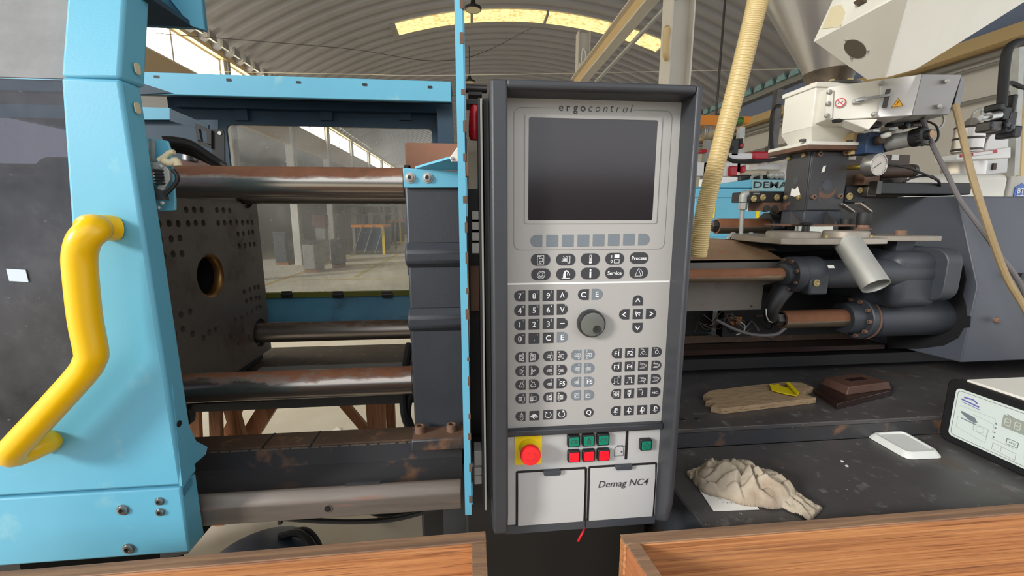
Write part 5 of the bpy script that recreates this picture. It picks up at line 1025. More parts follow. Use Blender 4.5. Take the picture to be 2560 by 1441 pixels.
slab([P(2405, 186, Y=1.2), P(2412, 212, Y=1.22), P(2400, 268, Y=1.22), P(2385, 262, Y=1.2)], (.01, .05, 0), 'ribbed_cap', 'steel_dark', fd)
slab([P(2066, 226, Y=1.306), P(2081, 222, Y=1.296), P(2078, 297, Y=1.296), P(2061, 299, Y=1.306)], (0, -.006, 0), 'hinge_strip', 'white_paint', fd)
for px, py in ((2074, 230), (2071, 259), (2068, 289), (2205, 208), (2186, 285), (2366, 203), (2348, 266)):
    Y = 1.295 if px < 2100 else 1.21 if px < 2300 else 1.17
    c = P(px, py, Y=Y); build(MB().lathe(c, (-.3, -1, 0), [(.0065, -.006), (.0065, .003), (.004, .005)], 14), 'bolt', 'zinc', fd)
def decal(px, py, Y, ex, pts, m, nm, off=.0012, par=fd): 
    c = P(px, py, Y=Y); n = V(-.58, -1, 0).normalized(); return build(MB().prism(on_plane(c+n*off, ex, EZ, pts), n*.0005), nm, m, par, smooth=0)
ex = V(.8, -.5, 0).normalized()
ex = (P(2193, 250, Y=1.22)-P(2060, 250, Y=1.31)); ex.z = 0; ex.normalize()
nb = V(ex.y, -ex.x, 0)
def facept(px, py): 
    d = ray(px, py); o = P(2060, 250, Y=1.31); t = (o-CAM).dot(nb)/d.dot(nb); return CAM+d*t
mb = MB(); c = facept(2101, 257)+nb*.0015; d1 = build(MB().prism(on_plane(c, ex, EZ, circ(.0145, 24)), nb*.0004), 'prohibition_sticker', 'white_label', fd, smooth=0)
stroke(mb, circ(.0125, 24), c+nb*.001, ex, EZ, .0028, 0.0003, True); stroke(mb, [(-.0085, .0085), (.0085, -.0085)], c+nb*.001, ex, EZ, .0024); build(mb, 'red_ring', 'red_plastic', d1, smooth=0)
mb = MB(); stroke(mb, [(-.006, -.003), (-.002, .002), (.002, -.001), (.006, .004)], c+nb*.0006, ex, EZ, .0022); build(mb, 'pictogram', 'legend_dark', d1, smooth=0)
ex2 = (P(2280, 250, Y=1.15)-P(2193, 250, Y=1.219)); ex2.z = 0; ex2.normalize(); nb2 = V(ex2.y, -ex2.x, 0)
def facept2(px, py): d = ray(px, py); o = P(2193, 250, Y=1.219); return CAM+d*((o-CAM).dot(nb2)/d.dot(nb2))
c = facept2(2245, 258)+nb2*.004; d2 = build(MB().prism(on_plane(c, ex2, EZ, [(-.013, -.011), (.013, -.011), (0, .015)]), nb2*.0005), 'warning_sticker', 'warn_orange', fd, smooth=0)
mb = MB(); stroke(mb, [(-.0125, -.01), (.0125, -.01), (0, .0132)], c+nb2*.0009, ex2, EZ, .0012, -.0003, True); stroke(mb, [(-.004, -.005), (.001, .0), (-.001, .002), (.003, .006)], c+nb2*.0009, ex2, EZ, .0016, -.0003); build(mb, 'pictogram', 'legend_dark', d2, smooth=0)
c = facept2(2216, 247)+nb2*.003; build(MB().prism(on_plane(c, ex2, EZ, [(-.007, -.026), (.005, -.026), (.008, .026), (-.004, .026)]), nb*.0006), 'slot', 'steel_dark', fd)
c = facept(2148, 253)+nb*.004; la = build(MB().prism(on_plane(c, ex, EZ, [(-.018, -.005), (.0, -.008), (.012, -.004), (.012, .01), (-.004, .008), (-.018, .004)]), nb*.006), 'latch_base', 'zinc', fd, bevel=.001)
c = facept(2180, 248)+nb*.011; build(MB().prism(on_plane(c, ex, EZ, [(-.04, -.005), (.04, -.001), (.04, .007), (-.04, .005)]), nb*.004), 'latch_hook', 'steel', la, bevel=.001)
slab([P(2110, 300, Y=1.27), P(2196, 297, Y=1.2), P(2172, 325, Y=1.22)], (.01, .05, 0), 'under_wedge', 'white_paint', fd)
slab([P(2078, 300, Y=1.3), P(2100, 299, Y=1.3), P(2098, 308, Y=1.3), P(2080, 309, Y=1.3)], (0, -.02, 0), 'drain_knob', 'black', fd)
# ---- stainless hopper cone
hc = thing('hopper_cone', 'stainless steel hopper cone with scorched tip above the white neck', 'hopper', (P(2070, 195, Y=1.445).x, 1.445, z3))
hx, hz = P(2072, 198, Y=1.445).x, z3+.004
build(MB().lathe((hx, 1.445, hz), (0, 0, 1), [(.062, 0), (.062, .02), (.07, .05), (.242, .36), (.36, .60), (.36, .9)], 56, False, False), 'cone', 'stainless', hc)
build(MB().lathe((hx, 1.445, hz), (0, 0, 1), [(.0635, .001), (.0635, .02), (.078, .055), (.0785, .056), (.0765, .056)], 40, False, False), 'scorched_tip', mat('scorch', (46, 38, 30), .5, metal=.4, c2=(120, 104, 84), scale=16, amt=.8).name, hc)
build(MB().lathe((hx, 1.445, hz-.002), (0, 0, 1), [(.1, 0), (.1, .008), (.063, .009)], 40), 'ring', 'steel_dark', hc)
for k in range(5): a = math.radians(200+k*35); build(MB().lathe((hx+.088*math.cos(a), 1.445+.088*math.sin(a), hz+.006), (0, 0, 1), [(.008, 0), (.008, .007)], 6), 'bolt', 'gold_bolt', hc)
# ---- cream loader box with slanted underside
ld = thing('loader_bin', 'big cream sheet metal loader bin with round sight hole and slanted sides', 'bin', P(2190, 196, Y=1.05))
A_, B_, C_, D_, E_ = P(2036, 104, Y=1.16), P(2280, -30, Y=.86), P(2214, 194, Y=1.04), P(2168, 199, Y=1.09), P(2245, -8, Y=.9)
dn = V(0, .006, 0)
nl = (C_-A_).cross(E_-A_).normalized(); nl = nl if nl.dot(CAM-A_) > 0 else -nl
def ldpt(px, py): d = ray(px, py); return CAM+d*((A_-CAM).dot(nl)/d.dot(nl))
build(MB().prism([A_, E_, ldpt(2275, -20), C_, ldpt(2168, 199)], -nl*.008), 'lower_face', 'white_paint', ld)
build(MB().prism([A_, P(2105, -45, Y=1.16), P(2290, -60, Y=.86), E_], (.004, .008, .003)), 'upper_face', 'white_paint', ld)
build(MB().prism([C_, P(2290, 173, Y=1.12), P(2385, 115, Y=1.25), P(2480, 52, Y=1.4), P(2600, -20, Y=1.6), P(2600, -120, Y=1.5), P(2290, -60, Y=.87)], (-.004, .01, .003)), 'shaded_side', 'cream_paint', ld)  # darker cream paint puts this side's shade into its colour
c = ldpt(2138, 122); u1 = (E_-A_).normalized(); v1 = nl.cross(u1).normalized(); rr_ = (ldpt(2166, 124)-ldpt(2112, 120)).length/2
build(MB().prism(on_plane(c+nl*.0006, u1, v1, circ(rr_, 32)), nl*.0008), 'sight_hole', mat('hole_brown', (92, 84, 72), .6).name, ld, smooth=0)
for px, py in ((2117, 100), (2170, 126), (2129, 144)): q = ldpt(px, py); build(MB().lathe(q, nl, [(.0035, 0), (.003, .003)], 10), 'screw', 'zinc', ld)
nu = (P(2105, -45, Y=1.16)-A_).cross(E_-A_).normalized(); nu = nu if nu.dot(CAM-A_) > 0 else -nu
def ldu(px, py): d = ray(px, py); return CAM+d*((A_-CAM).dot(nu)/d.dot(nu))
build(MB().prism([ldu(x, y)+nu*.001 for x, y in ((2056, 72), (2079, 18), (2104, 12), (2115, 32), (2106, 62), (2100, 68))], nu*.0006), 'paper_label', 'latch_ivory', ld, smooth=0)
build(MB().prism([ldu(x, y)+nu*.001 for x, y in ((2144, 12), (2160, 0), (2172, -4), (2170, 8), (2150, 18))], nu*.012), 'latch', 'brown_iron', ld)
# ---- suction hose
hz_ = thing('suction_hose', 'ribbed translucent yellow suction hose hanging beside the control panel', 'hose', P(1745, 620, Y=1.0))
pts = catmull([P(1906, -60, Y=.98), P(1890, 20, Y=.98), P(1868, 110, Y=.99), P(1838, 230, Y=1.0), P(1803, 360, Y=1.01), P(1775, 470, Y=1.02), P(1757, 550, Y=1.03), P(1745, 640, Y=1.04)], 34)
mb = MB(); vsn = len(pts)
mb.tube(pts, .0212, 14); build(mb, 'tube', 'hose', hz_)
mb = MB(); L_ = 0
rib = catmull(pts[::2], 1) if False else pts
for i in range(0, len(pts)-1, 2):
    t = (pts[i+1]-pts[i]).normalized(); mb.lathe(pts[i], t, [(.0205, -.0016), (.0226, 0), (.0205, .0016)], 14, False, False)
rb_ = build(mb, 'rib_spiral', 'hose_rib', hz_); rb_['kind'] = 'stuff'
# ---- blue valve block, regulator, gauge
vb = thing('valve_block', 'navy blue valve block with a brass knob', 'valve', P(2190, 385, Y=1.3))
build(MB().box(xs(2167, 360, 1.3), xs(2213, 360, 1.3), 1.3, 1.36, zs(2190, 384, 1.3), zs(2190, 331, 1.3)), 'body', 'blue_block', vb, bevel=.003)
c = P(2192, 353, Y=1.3); build(MB().lathe(c, (-.2, -1, .1), [(.013, -.003), (.015, .004), (.015, .018), (.012, .022)], 20), 'knob', 'brass' if 0 else 'brown_iron', vb)
build(MB().box(xs(2130, 370, 1.34), xs(2168, 370, 1.34), 1.34, 1.4, zs(2150, 386, 1.34), zs(2150, 332, 1.34)), 'side_plate', 'tan_paint', vb)
rg2 = thing('regulator', 'grey cylindrical pressure regulator with black ribbed cap', 'regulator', P(2260, 380, Y=1.28))
a, b = P(2216, 360, Y=1.31), P(2285, 345, Y=1.24); ax = (b-a)
build(MB().cyl(a, b, .0245, seg=28), 'body', 'zinc', rg2)
build(MB().lathe(b, ax, [(.027, -.004), (.028, .002), (.028, .026), (.024, .03), (.015, .031), (.015, .042), (.012, .043)], 28), 'cap', 'black', rg2)
discbolts(rg2, b+ax.normalized()*.014, ax, .0275, 10, .003, .0135, 'black_rubber', name='cap_rib')
build(MB().lathe(b, ax, [(.012, .0425), (.012, .044)], 16), 'cap_screw', 'bore_brass', rg2)
build(MB().lathe(a, ax, [(.0255, -.01), (.0255, .006)], 28), 'collar', 'black', rg2)
fit = thing('pneumatic_fittings', 'cluster of black and chrome pneumatic fittings under the feeder', 'fittings', P(2220, 330, Y=1.27))
random.seed(3)
for i, (px, py, w, h, m) in enumerate(((2185, 312, 24, 16, 'black'), (2205, 308, 14, 14, 'steel'), (2222, 322, 16, 14, 'steel'), (2240, 304, 30, 22, 'black'), (2262, 312, 24, 26, 'black'), (2285, 306, 26, 24, 'steel_dark'), (2300, 298, 18, 18, 'black'), (2216, 338, 14, 12, 'white_label'), (2240, 330, 20, 10, 'white_label'), (2182, 328, 20, 8, 'steel'), (2202, 297, 12, 12, 'steel'), (2250, 292, 14, 10, 'steel'), (2283, 292, 12, 10, 'rusty_bolt'))):
    Y = 1.26+.012*(i % 3); c = P(px, py, Y=Y); s = 1.26/1050
    if i % 3 == 1: build(MB().lathe(c, (.3, -1, .2), [(w*s/2, -.012), (w*s/2, .008), (w*s*.3, .012)], 12), 'fitting', m, fit)
    else: build(MB().box(c.x-w*s/2, c.x+w*s/2, Y-.012, Y+.02, c.z-h*s/2, c.z+h*s/2), 'fitting', m, fit, bevel=.002)
ga = thing('pressure_gauge', 'round pressure gauge with chrome case and grey dial', 'gauge', P(2185, 440, Y=1.3))
gc = P(2196, 412, Y=1.27); gn = V(.05, -1, -.03).normalized(); gn = V(.12, -1, .0).normalized()
build(MB().lathe(gc, gn, [(.027, -.035), (.036, -.03), (.036, .0), (.0345, .003), (.032, .003), (.031, 0)], 40), 'case', 'steel', ga)
build(MB().lathe(gc, gn, [(.0312, -.001), (.0312, .0006)], 36), 'dial', 'dial_face', ga)
gu, gv = V(-gn.y, gn.x, 0).normalized(), EZ
mb = MB(); stroke(mb, [(.008, .006), (-.02, -.012)], gc+gn*.0012, gu, gv, .0022)
build(mb, 'pointer', 'legend_dark', ga, smooth=0); mb = MB()
for k in range(21): a = math.radians(225-k*13.5); stroke(mb, [(.025*math.cos(a), .025*math.sin(a)), (.029*math.cos(a), .029*math.sin(a))], gc+gn*.0008, gu, gv, .0007)
build(mb, 'scale_marks', 'legend_dark', ga, smooth=0)
build(MB().tube([gc-gn*.03+V(-.02, .0, -.004), P(2140, 418, Y=1.32), P(2122, 420, Y=1.36)], .008, 10, 3), 'stem', 'brass', ga)
# ---- big grey rear cover with sloping front
cv = thing('rear_cover', 'large slate grey sheet cover with faceted front at the right', 'machine cover', (2.2, 1.4, 1.06))
CXX = 1.62; prof_ = [P(x, y, X=CXX) for x, y in ((2181, 494), (2395, 491), (2445, 716), (2402, 907), (2290, 880))]
prof_ = [(p.y, p.z) for p in prof_]+[(1.75, 1.06), (1.75, prof_[0].z)]
build(MB().prism([(CXX, y, z) for y, z in prof_], (1.6, 0, 0)), 'shell', mat('cover_grey', (70, 74, 82), .5, c2=(62, 65, 72), scale=6, amt=.7, bump=.12, bscale=260, layers=[((120, 122, 128), 70, .76, .02, None, .5)]).name, cv, bevel=.004)
op = [P(x, y, X=CXX-.002) for x, y in ((2200, 640), (2262, 634), (2310, 622), (2352, 624), (2392, 640), (2412, 668), (2416, 700), (2408, 738), (2416, 765), (2418, 790), (2428, 790), (2426, 818), (2410, 820), (2396, 845), (2360, 864), (2300, 872), (2220, 872))]
build(MB().prism(op, (-.002, 0, 0)), 'opening', 'black', cv, smooth=0)  # flat black plate stands in for the shadowed gap around the casting
c = P(2491, 801, Y=1.163); build(MB().lathe(c, (0, -1, -.05), [(.0095, -.004), (.0095, .004), (.006, .007), (.003, .0065)], 16), 'bolt', 'rusty_bolt', cv)
build(MB().box(xs(2540, 685, 1.17), xs(2600, 685, 1.17), 1.155, 1.17, zs(2550, 692, 1.17), zs(2550, 683, 1.17)), 'vent_slot', 'black', cv)
tbx = thing('cable_trough', 'flat black cable trough on top of the grey cover', 'cable trough', P(2300, 490, Y=1.4))
build(MB().box(xs(2188, 480, 1.36), xs(2428, 480, 1.36), 1.36, 1.5, prof_[0][1]+.001, prof_[0][1]+.042), 'trough', 'black', tbx, bevel=.004); build(MB().box(xs(2184, 480, 1.36), xs(2196, 480, 1.36), 1.35, 1.5, prof_[0][1]+.001, prof_[0][1]+.045), 'end_cap', 'steel_dark', tbx)
# ---- cables on the right
cable([P(2388, 262, Y=1.18), P(2400, 310, Y=1.16), P(2425, 420, Y=1.12), P(2455, 520, Y=1.08), P(2488, 620, Y=1.06), P(2520, 700, Y=1.05), P(2575, 800, Y=1.04), V(1.86, 1.1, 1.0), V(1.95, 1.13, .97), V(2.2, 1.2, .966)], .0085, 'thick tan cable hanging diagonally in front of the grey cover', 'cable_tan')
cable([P(2306, 296, Y=1.22), P(2330, 360, Y=1.22), P(2370, 440, Y=1.2), P(2400, 500, Y=1.17), P(2440, 555, Y=1.14), P(2500, 640, Y=1.1), P(2560, 730, Y=1.08), V(1.9, 1.12, 1.02), V(2.0, 1.15, .968), V(2.2, 1.25, .964)], .0065, 'dark grey cable running down from the feeder end plate', 'cable_grey')
cable([P(2215, 411, Y=1.32), P(2270, 420, Y=1.32), P(2320, 440, Y=1.33), P(2345, 452, Y=1.34), P(2350, 465, Y=1.36)], .004, 'thin black cable from the pressure gauge to the cable trough')
cable([P(2258, 456, Y=1.35), P(2285, 444, Y=1.34), P(2325, 440, Y=1.34), P(2347, 452, Y=1.34)], .0035, 'thin black cable arching over the cable trough')
cable([P(2310, 300, Y=1.26), P(2340, 315, Y=1.25), P(2345, 345, Y=1.25), P(2325, 362, Y=1.26), P(2300, 358, Y=1.27)], .003, 'thin black loop of cable beside the regulator')
cable([P(2355, 285, Y=1.25), P(2360, 300, Y=1.25), P(2350, 320, Y=1.25), P(2320, 330, Y=1.26)], .0028, 'thin grey tube looping below the feeder end plate', 'zinc')
# ---- wiring nest under the barrel guard
wn = thing('wire_nest', 'nest of loose dusty wires hanging under the barrel guard', 'wires', P(1800, 850, Y=1.33))
random.seed(11)
for k in range(16):
    px, py = 1722+random.random()*190, 790+random.random()*30
    p_ = [P(px+i*22+random.uniform(-8, 8), py+random.uniform(-16, 24)+i*3, Y=1.34+random.uniform(-.03, .03)) for i in range(4)]
    build(MB().tube(p_, random.choice((.0018, .0025, .0035)), 5, 4), 'wire', random.choice(('black_rubber', 'cable_grey', 'brown_iron')), wn)
build(MB().tube([P(1850, 805, Y=1.3), P(1862, 815, Y=1.3), P(1858, 830, Y=1.3), P(1840, 838, Y=1.3)], .0022, 6, 4), 'wire', 'zinc', wn)
cable([P(1790, 800, Y=1.32), P(1840, 825, Y=1.3), P(1890, 838, Y=1.28), P(1940, 836, Y=1.27), P(1965, 818, Y=1.27)], .0055, 'dusty black cable drooping below the carriage cylinder', 'cable_grey')
lb_ = build(MB().box(xs(1822, 800, 1.45), xs(1850, 800, 1.45), 1.44, 1.46, zs(1830, 810, 1.45), zs(1830, 792, 1.45)), 'orange_tag', 'orange'); tag(lb_, 'small orange tag glimpsed under the barrel guard', 'tag')
# ================================================================== THINGS ON THE TABLE AND SHELF
from mathutils import noise as mnoise
TZ, SZ = .9, .957
# ---- paper note under the rag
nt_ = thing('paper_note', 'white paper note with faint handwriting under the crumpled rag', 'paper', P(1820, 1260, Z=TZ))
pq = [P(1733, 1203, Z=TZ+.0012), P(1784, 1279, Z=TZ+.0012), P(1898, 1275, Z=TZ+.0012), P(1858, 1205, Z=TZ+.0012)]
build(MB().prism(pq, (0, 0, .0006)), 'sheet', 'paper', nt_, smooth=0)
mb = MB(); random.seed(5); pu = (pq[2]-pq[1]).normalized(); pv = V(-pu.y, pu.x, 0)
for k, (px, py) in enumerate(((1795, 1242), (1800, 1250), (1812, 1256), (1826, 1258), (1845, 1258), (1862, 1262))):
    c = P(px, py, Z=TZ+.0019); stroke(mb, [(-.008+i*.003, random.uniform(-.004, .004)) for i in range(6)], c, pu, pv, .0007, .0001)
build(mb, 'handwriting', 'line_grey', nt_, smooth=0)
# ---- rag: crumpled cloth, two folded lobes in one surface
rag = thing('rag', 'crumpled beige cleaning rag lying on the paper note', 'rag', P(1860, 1240, Z=TZ))
BC = P(1856, 1222, Z=TZ); BU = (P(1935, 1240, Z=TZ)-P(1772, 1200, Z=TZ)).normalized(); BV = V(-BU.y, BU.x, 0)
TA, TB = P(1930, 1238, Z=TZ), P(2036, 1290, Z=TZ); TU = (TB-TA).normalized(); TV = V(-TU.y, TU.x, 0)
LA, LB = P(1722, 1194, Z=TZ), P(1800, 1192, Z=TZ); LU = (LB-LA).normalized(); LV = V(-LU.y, LU.x, 0)
def saw(p): f = p-math.floor(p); return f/.78 if f < .78 else (1-f)/.22
def rag_h(x, y):
    q = V(x, y, 0); wx = .02*mnoise.noise(V(x*17, y*17, 1.5)); wy = .02*mnoise.noise(V(x*17, y*17, 7.5))
    q2 = q+V(wx, wy, 0); s_ = (q2-BC).dot(BU)/.105; t_ = (q2-BC).dot(BV)/.066; best = 0
    r2 = abs(s_)**2.4+abs(t_)**2.4
    if r2 < 1:
        ph = 2.3*(s_+.55*t_)+.9*mnoise.noise(V(x*14, y*14, 4.4)); ph2 = 1.7*(t_-.7*s_)+1.1*mnoise.noise(V(x*19, y*19, 9.1))
        best = .062*(1-r2)**.5*(.5+.36*saw(ph)+.16*saw(ph2))
    u_ = (q-TA).dot(TU)/(TB-TA).length; v_ = (q+V(wx, wy, 0)*.5-TA).dot(TV)/(.036*(1+.25*mnoise.noise(V(u_*3, 2.2, 0))))
    if -.15 < u_ < 1.02 and abs(v_) < 1: best = max(best, (.026-.012*u_)*(1-abs(v_)**3)**.5*(.45+.4*saw(1.5*v_+.8*u_+.5*mnoise.noise(V(x*22, y*22, 2)))+.15*saw(2.6*u_+v_)))
    u_ = (q-LA).dot(LU)/(LB-LA).length; v_ = (q-LA).dot(LV)/(.012+.02*max(0, u_))
    if 0 < u_ < 1 and abs(v_) < 1: best = max(best, (.012+.03*u_)*(1-v_*v_)**.5*(.55+.45*saw(2*u_+v_)))
    return best+.0018*mnoise.noise(V(x*120, y*120, 3))*(best > .004)
x0_, x1_, y0_, y1_ = .47, .80, .735, 1.0; NX_, NY_ = 200, 160; mb = MB(); idx = {}; vs = []; fs = []
hh = {}
for i in range(NX_+1):
    for j in range(NY_+1): x, y = x0_+(x1_-x0_)*i/NX_, y0_+(y1_-y0_)*j/NY_; hh[i, j] = rag_h(x, y)
def vid(i, j):
    if (i, j) not in idx:
        x, y = x0_+(x1_-x0_)*i/NX_, y0_+(y1_-y0_)*j/NY_; idx[i, j] = len(vs); vs.append(V(x, y, TZ+.0022+max(hh[i, j], 0)))
    return idx[i, j]
for i in range(NX_):
    for j in range(NY_):
        if max(hh[i, j], hh[i+1, j], hh[i, j+1], hh[i+1, j+1]) > .0035: fs.append((vid(i, j), vid(i+1, j), vid(i+1, j+1), vid(i, j+1)))
mb.add(vs, fs)
o = build(mb, 'cloth', 'rag', rag, smooth=75)
sd = o.modifiers.new('thick', 'SOLIDIFY'); sd.thickness = .0018; sd.offset = -1
# ---- foam tray
ft = thing('foam_tray', 'white foam tray lying upside down on the black table', 'tray', P(2260, 1115, Z=TZ))
bo = [P(x, y, Z=TZ+.001) for x, y in ((2164, 1090), (2256, 1085), (2362, 1146), (2268, 1150))]
ce = sum(bo, V(0, 0, 0))/4
def ring(k, z, r): return [ce+V((p.x-ce.x)*k, (p.y-ce.y)*k, z-TZ-.001) for p in round_poly(bo, r)]
def round_poly(pts, r, seg=4):
    out = []; n = len(pts)
    for i in range(n):
        p, a, b = pts[i], pts[i-1], pts[(i+1) % n]; d1 = (a-p).normalized(); d2 = (b-p).normalized()
        for k in range(seg+1):
            t = k/seg; out.append((p+d1*r)*(1-t)**2+p*2*t*(1-t)+(p+d2*r)*t**2)
    return out
rings = [ring(1.0, TZ+.001, .02), ring(.985, TZ+.004, .02), ring(.86, TZ+.015, .02), ring(.83, TZ+.0165, .02), ring(.76, TZ+.0165, .02), ring(.72, TZ+.013, .02)]
mb = MB(); n = len(rings[0]); mb.add(sum(rings, []), [(i*n+k, i*n+(k+1) % n, (i+1)*n+(k+1) % n, (i+1)*n+k) for i in range(5) for k in range(n)]+[tuple(range(5*n, 6*n)), tuple(range(n-1, -1, -1))])
build(mb, 'tray', 'foam', ft, smooth=30)
# ---- plank and yellow plastic piece
pk = thing('wood_plank', 'weathered splintered wooden plank lying on the dark shelf', 'plank', P(1900, 1000, Z=SZ))
pt = [P(x, y, Z=SZ+.019) for x, y in ((1758, 988), (1775, 977), (1870, 965), (1965, 955), (2005, 957), (2034, 969), (2012, 977), (2008, 985), (2041, 995), (1930, 1008), (1805, 1022), (1777, 1017), (1790, 1007), (1764, 1003), (1783, 996))]
build(MB().prism(pt, (0, 0, -.0185)), 'board', 'wood_grey', pk, bevel=.001)
for a, b in (((1765, 1000), (1790, 1006)), ((1776, 1008), (1800, 1012)), ((2004, 968), (2028, 968))): p_, q_ = P(*a, Z=SZ+.012), P(*b, Z=SZ+.012); build(MB().beam(p_, q_, .006, .006), 'splinter', 'wood_grey', pk)
yp = thing('plastic_shard', 'translucent yellow plastic shard lying on the plank', 'plastic piece', P(1960, 978, Z=SZ+.02))
ys = [P(x, y, Z=SZ+.022) for x, y in ((1922, 963), (1934, 965), (1947, 963), (1951, 968), (1968, 972), (1967, 962), (1974, 961), (1997, 986), (1992, 992), (1962, 987), (1940, 981), (1929, 978))]
build(MB().prism(ys, (0, 0, .004)), 'shard', 'yellow_clear', yp, bevel=.001)
build(MB().prism([P(x, y, Z=SZ+.026) for x, y in ((1964, 961), (1974, 960), (1998, 985), (1992, 991))], (0, 0, .006)), 'raised_edge', 'yellow_clear', yp, bevel=.001)
# ---- iron block
ik = thing('iron_block', 'heavy brown stepped iron block beside the plank', 'metal block', P(2130, 1000, Z=SZ))
b0 = [P(x, y, Z=SZ+.001) for x, y in ((2036, 986), (2092, 1025), (2226, 991), (2160, 960))]
build(MB().prism(b0, (0, 0, .02)), 'base_slab', 'iron_block_dark', ik, bevel=.002)
t0 = [P(x, y, Z=SZ+.046) for x, y in ((2063, 944), (2123, 966), (2229, 968), (2147, 933))]
t0 = [P(2063, 944, Z=SZ+.046), P(2122, 968, Z=SZ+.046), P(2222, 955, Z=SZ+.046), P(2147, 933, Z=SZ+.046)]
cb_ = sum(t0, V(0, 0, 0))/4; t1 = [V(cb_.x+(p.x-cb_.x)*1.12, cb_.y+(p.y-cb_.y)*1.12, SZ+.021) for p in t0]
build(MB().add(t0+t1, [(0, 1, 2, 3), (7, 6, 5, 4), (0, 4, 5, 1), (1, 5, 6, 2), (2, 6, 7, 3), (3, 7, 4, 0)]), 'upper_block', 'iron_block', ik, bevel=.002)
cm = cb_; e1 = (t0[2]-t0[1]).normalized(); e2 = (t0[0]-t0[1]).normalized(); build(MB().prism([cm+e1*x+e2*y+V(0, 0, .0002) for x, y in ((-.03, -.008), (.045, -.008), (.045, .012), (-.03, .012))], (0, 0, .0006)), 'slot', 'iron_block_dark', ik)
# ---- crumbs
crumbs = [(2105, 1154), (2117, 1166), (2025, 1098), (2034, 1233), (2188, 1254), (2150, 1238), (2261, 1200), (2118, 1032), (2160, 1027), (1960, 1200)]
for i, (px, py) in enumerate(crumbs[:2]):
    c = P(px, py, Z=TZ+.001); tag(build(MB().lathe(c, (0, 0, 1), [(.0032, -.0008), (.0042, .0005), (.003, .002)], 9), 'pellet', 'foam'), ('white plastic pellet on the table, nearer the shelf riser', 'white plastic pellet on the table, nearer the front edge')[i], 'pellet', 'pellets on the table')
# ---- controller box
cx_ = thing('dosing_controller', 'black framed controller box with mint panel and white lid', 'controller', (1.5, .9, TZ))
FX = 1.377; y0, y1 = 1.026, .76; H0, H1 = TZ+.002, TZ+.19
EYb = V(0, -1, 0)
build(MB().prism(on_plane(V(FX, (y0+y1)/2, (H0+H1)/2), EYb, EZ, rrect(y0-y1, H1-H0, .02, 5)), (.03, 0, 0)), 'bezel', 'black', cx_, bevel=.004)
build(MB().box(FX+.03, FX+.34, y1+.012, y0-.012, TZ+.006, H1-.012), 'case', 'cream_paint', cx_, bevel=.003)
build(MB().box(FX+.012, FX+.36, y1+.004, y0-.035, H1-.012, H1+.006), 'lid', 'white_paint', cx_, bevel=.002)
pcn = V(FX-.001, (y0+y1)/2, (H0+H1)/2); pw_, ph_ = y0-y1-.05, H1-H0-.044
pn = build(MB().prism(on_plane(pcn, EYb, EZ, rrect(pw_, ph_, .012, 5)), (-.0012, 0, 0)), 'keypad', 'panel_mint', cx_, smooth=0)
def K(u, v): return (u*pw_/2, v*ph_/2)
pc3 = pcn+V(-.0014, 0, 0)
mb = MB(); stroke(mb, rrect(pw_-.012, ph_-.012, .009, 5), pc3, EYb, EZ, .0014, .0002, True)
stroke(mb, [K(-.85, .35), K(-.1, .35), K(-.08, .2)], pc3, EYb, EZ, .0005, .0002); stroke(mb, [K(-.85, -.1), K(-.85, -.55), K(-.2, -.7), K(-.18, -.15)], pc3, EYb, EZ, .0005, .0002)
stroke(mb, [K(-.55, .2), K(-.1, .12), K(-.1, -.2)], pc3, EYb, EZ, .0005, .0002); stroke(mb, [K(-.1, -.42), K(.35, -.45)], pc3, EYb, EZ, .0006, .0002)
stroke(mb, [K(-.05, -.55), K(.4, -.6), K(.4, -.85), K(-.05, -.8)], pc3, EYb, EZ, .0007, .0002, True); stroke(mb, [K(.12, -.58), K(.12, -.83)], pc3, EYb, EZ, .0007, .0002)
stroke(mb, [K(-.5, -.12), K(-.2, -.15), K(-.2, -.45), K(-.48, -.4)], pc3, EYb, EZ, .0006, .0002, True); stroke(mb, circ(.009, 14), pc3+EYb*(-.35*pw_/2)+EZ*(-.28*ph_/2), EYb, EZ, .0006, .0002, True)
stroke(mb, [K(.1, .68), K(.3, .6)], pc3, EYb, EZ, .0016, .0002); stroke(mb, [K(.5, .6), K(.8, .55)], pc3, EYb, EZ, .0007, .0002)
build(mb, 'diagram_lines', 'line_grey', pn, smooth=0)
mb = MB()
for v in (.18, .02, -.16, -.34): mb.add(on_plane(pc3+V(-.0003, 0, 0), EYb, EZ, [(-.06*pw_/2+x, v*ph_/2+y) for x, y in circ(.0022, 10)]), [tuple(range(10))])
Fp = lambda pts: mb.add(on_plane(pc3+V(-.0003, 0, 0), EYb, EZ, [K(*p) for p in pts]), [tuple(range(len(pts)))])
Fp([(-.8, .16), (-.5, .1), (-.42, -.05), (-.5, -.12), (-.62, -.08), (-.8, .08)])
stroke(mb, [K(-.78, -.12), K(-.45, -.16)], pc3, EYb, EZ, .0028, .0003)
build(mb, 'indicator_marks', 'key_blue', pn, smooth=0)
mb = MB(); stroke(mb, [K(-.85, .62), K(-.45, .55)], pc3, EYb, EZ, .004, .0003); stroke(mb, [K(-.8, .72), K(-.6, .75), K(-.5, .66)], pc3, EYb, EZ, .004, .0003); stroke(mb, [K(-.82, .52), K(-.42, .46)], pc3, EYb, EZ, .0016, .0003); build(mb, 'logo', 'logo_violet', pn, smooth=0)
c = pc3+EYb*(.42*pw_/2)+EZ*(.4*ph_/2); lcd = build(MB().prism(on_plane(c, EYb, EZ, rrect(.082, .034, .003, 3)), (-.0008, 0, 0)), 'display', 'lcd', pn, smooth=0)
mb = MB()
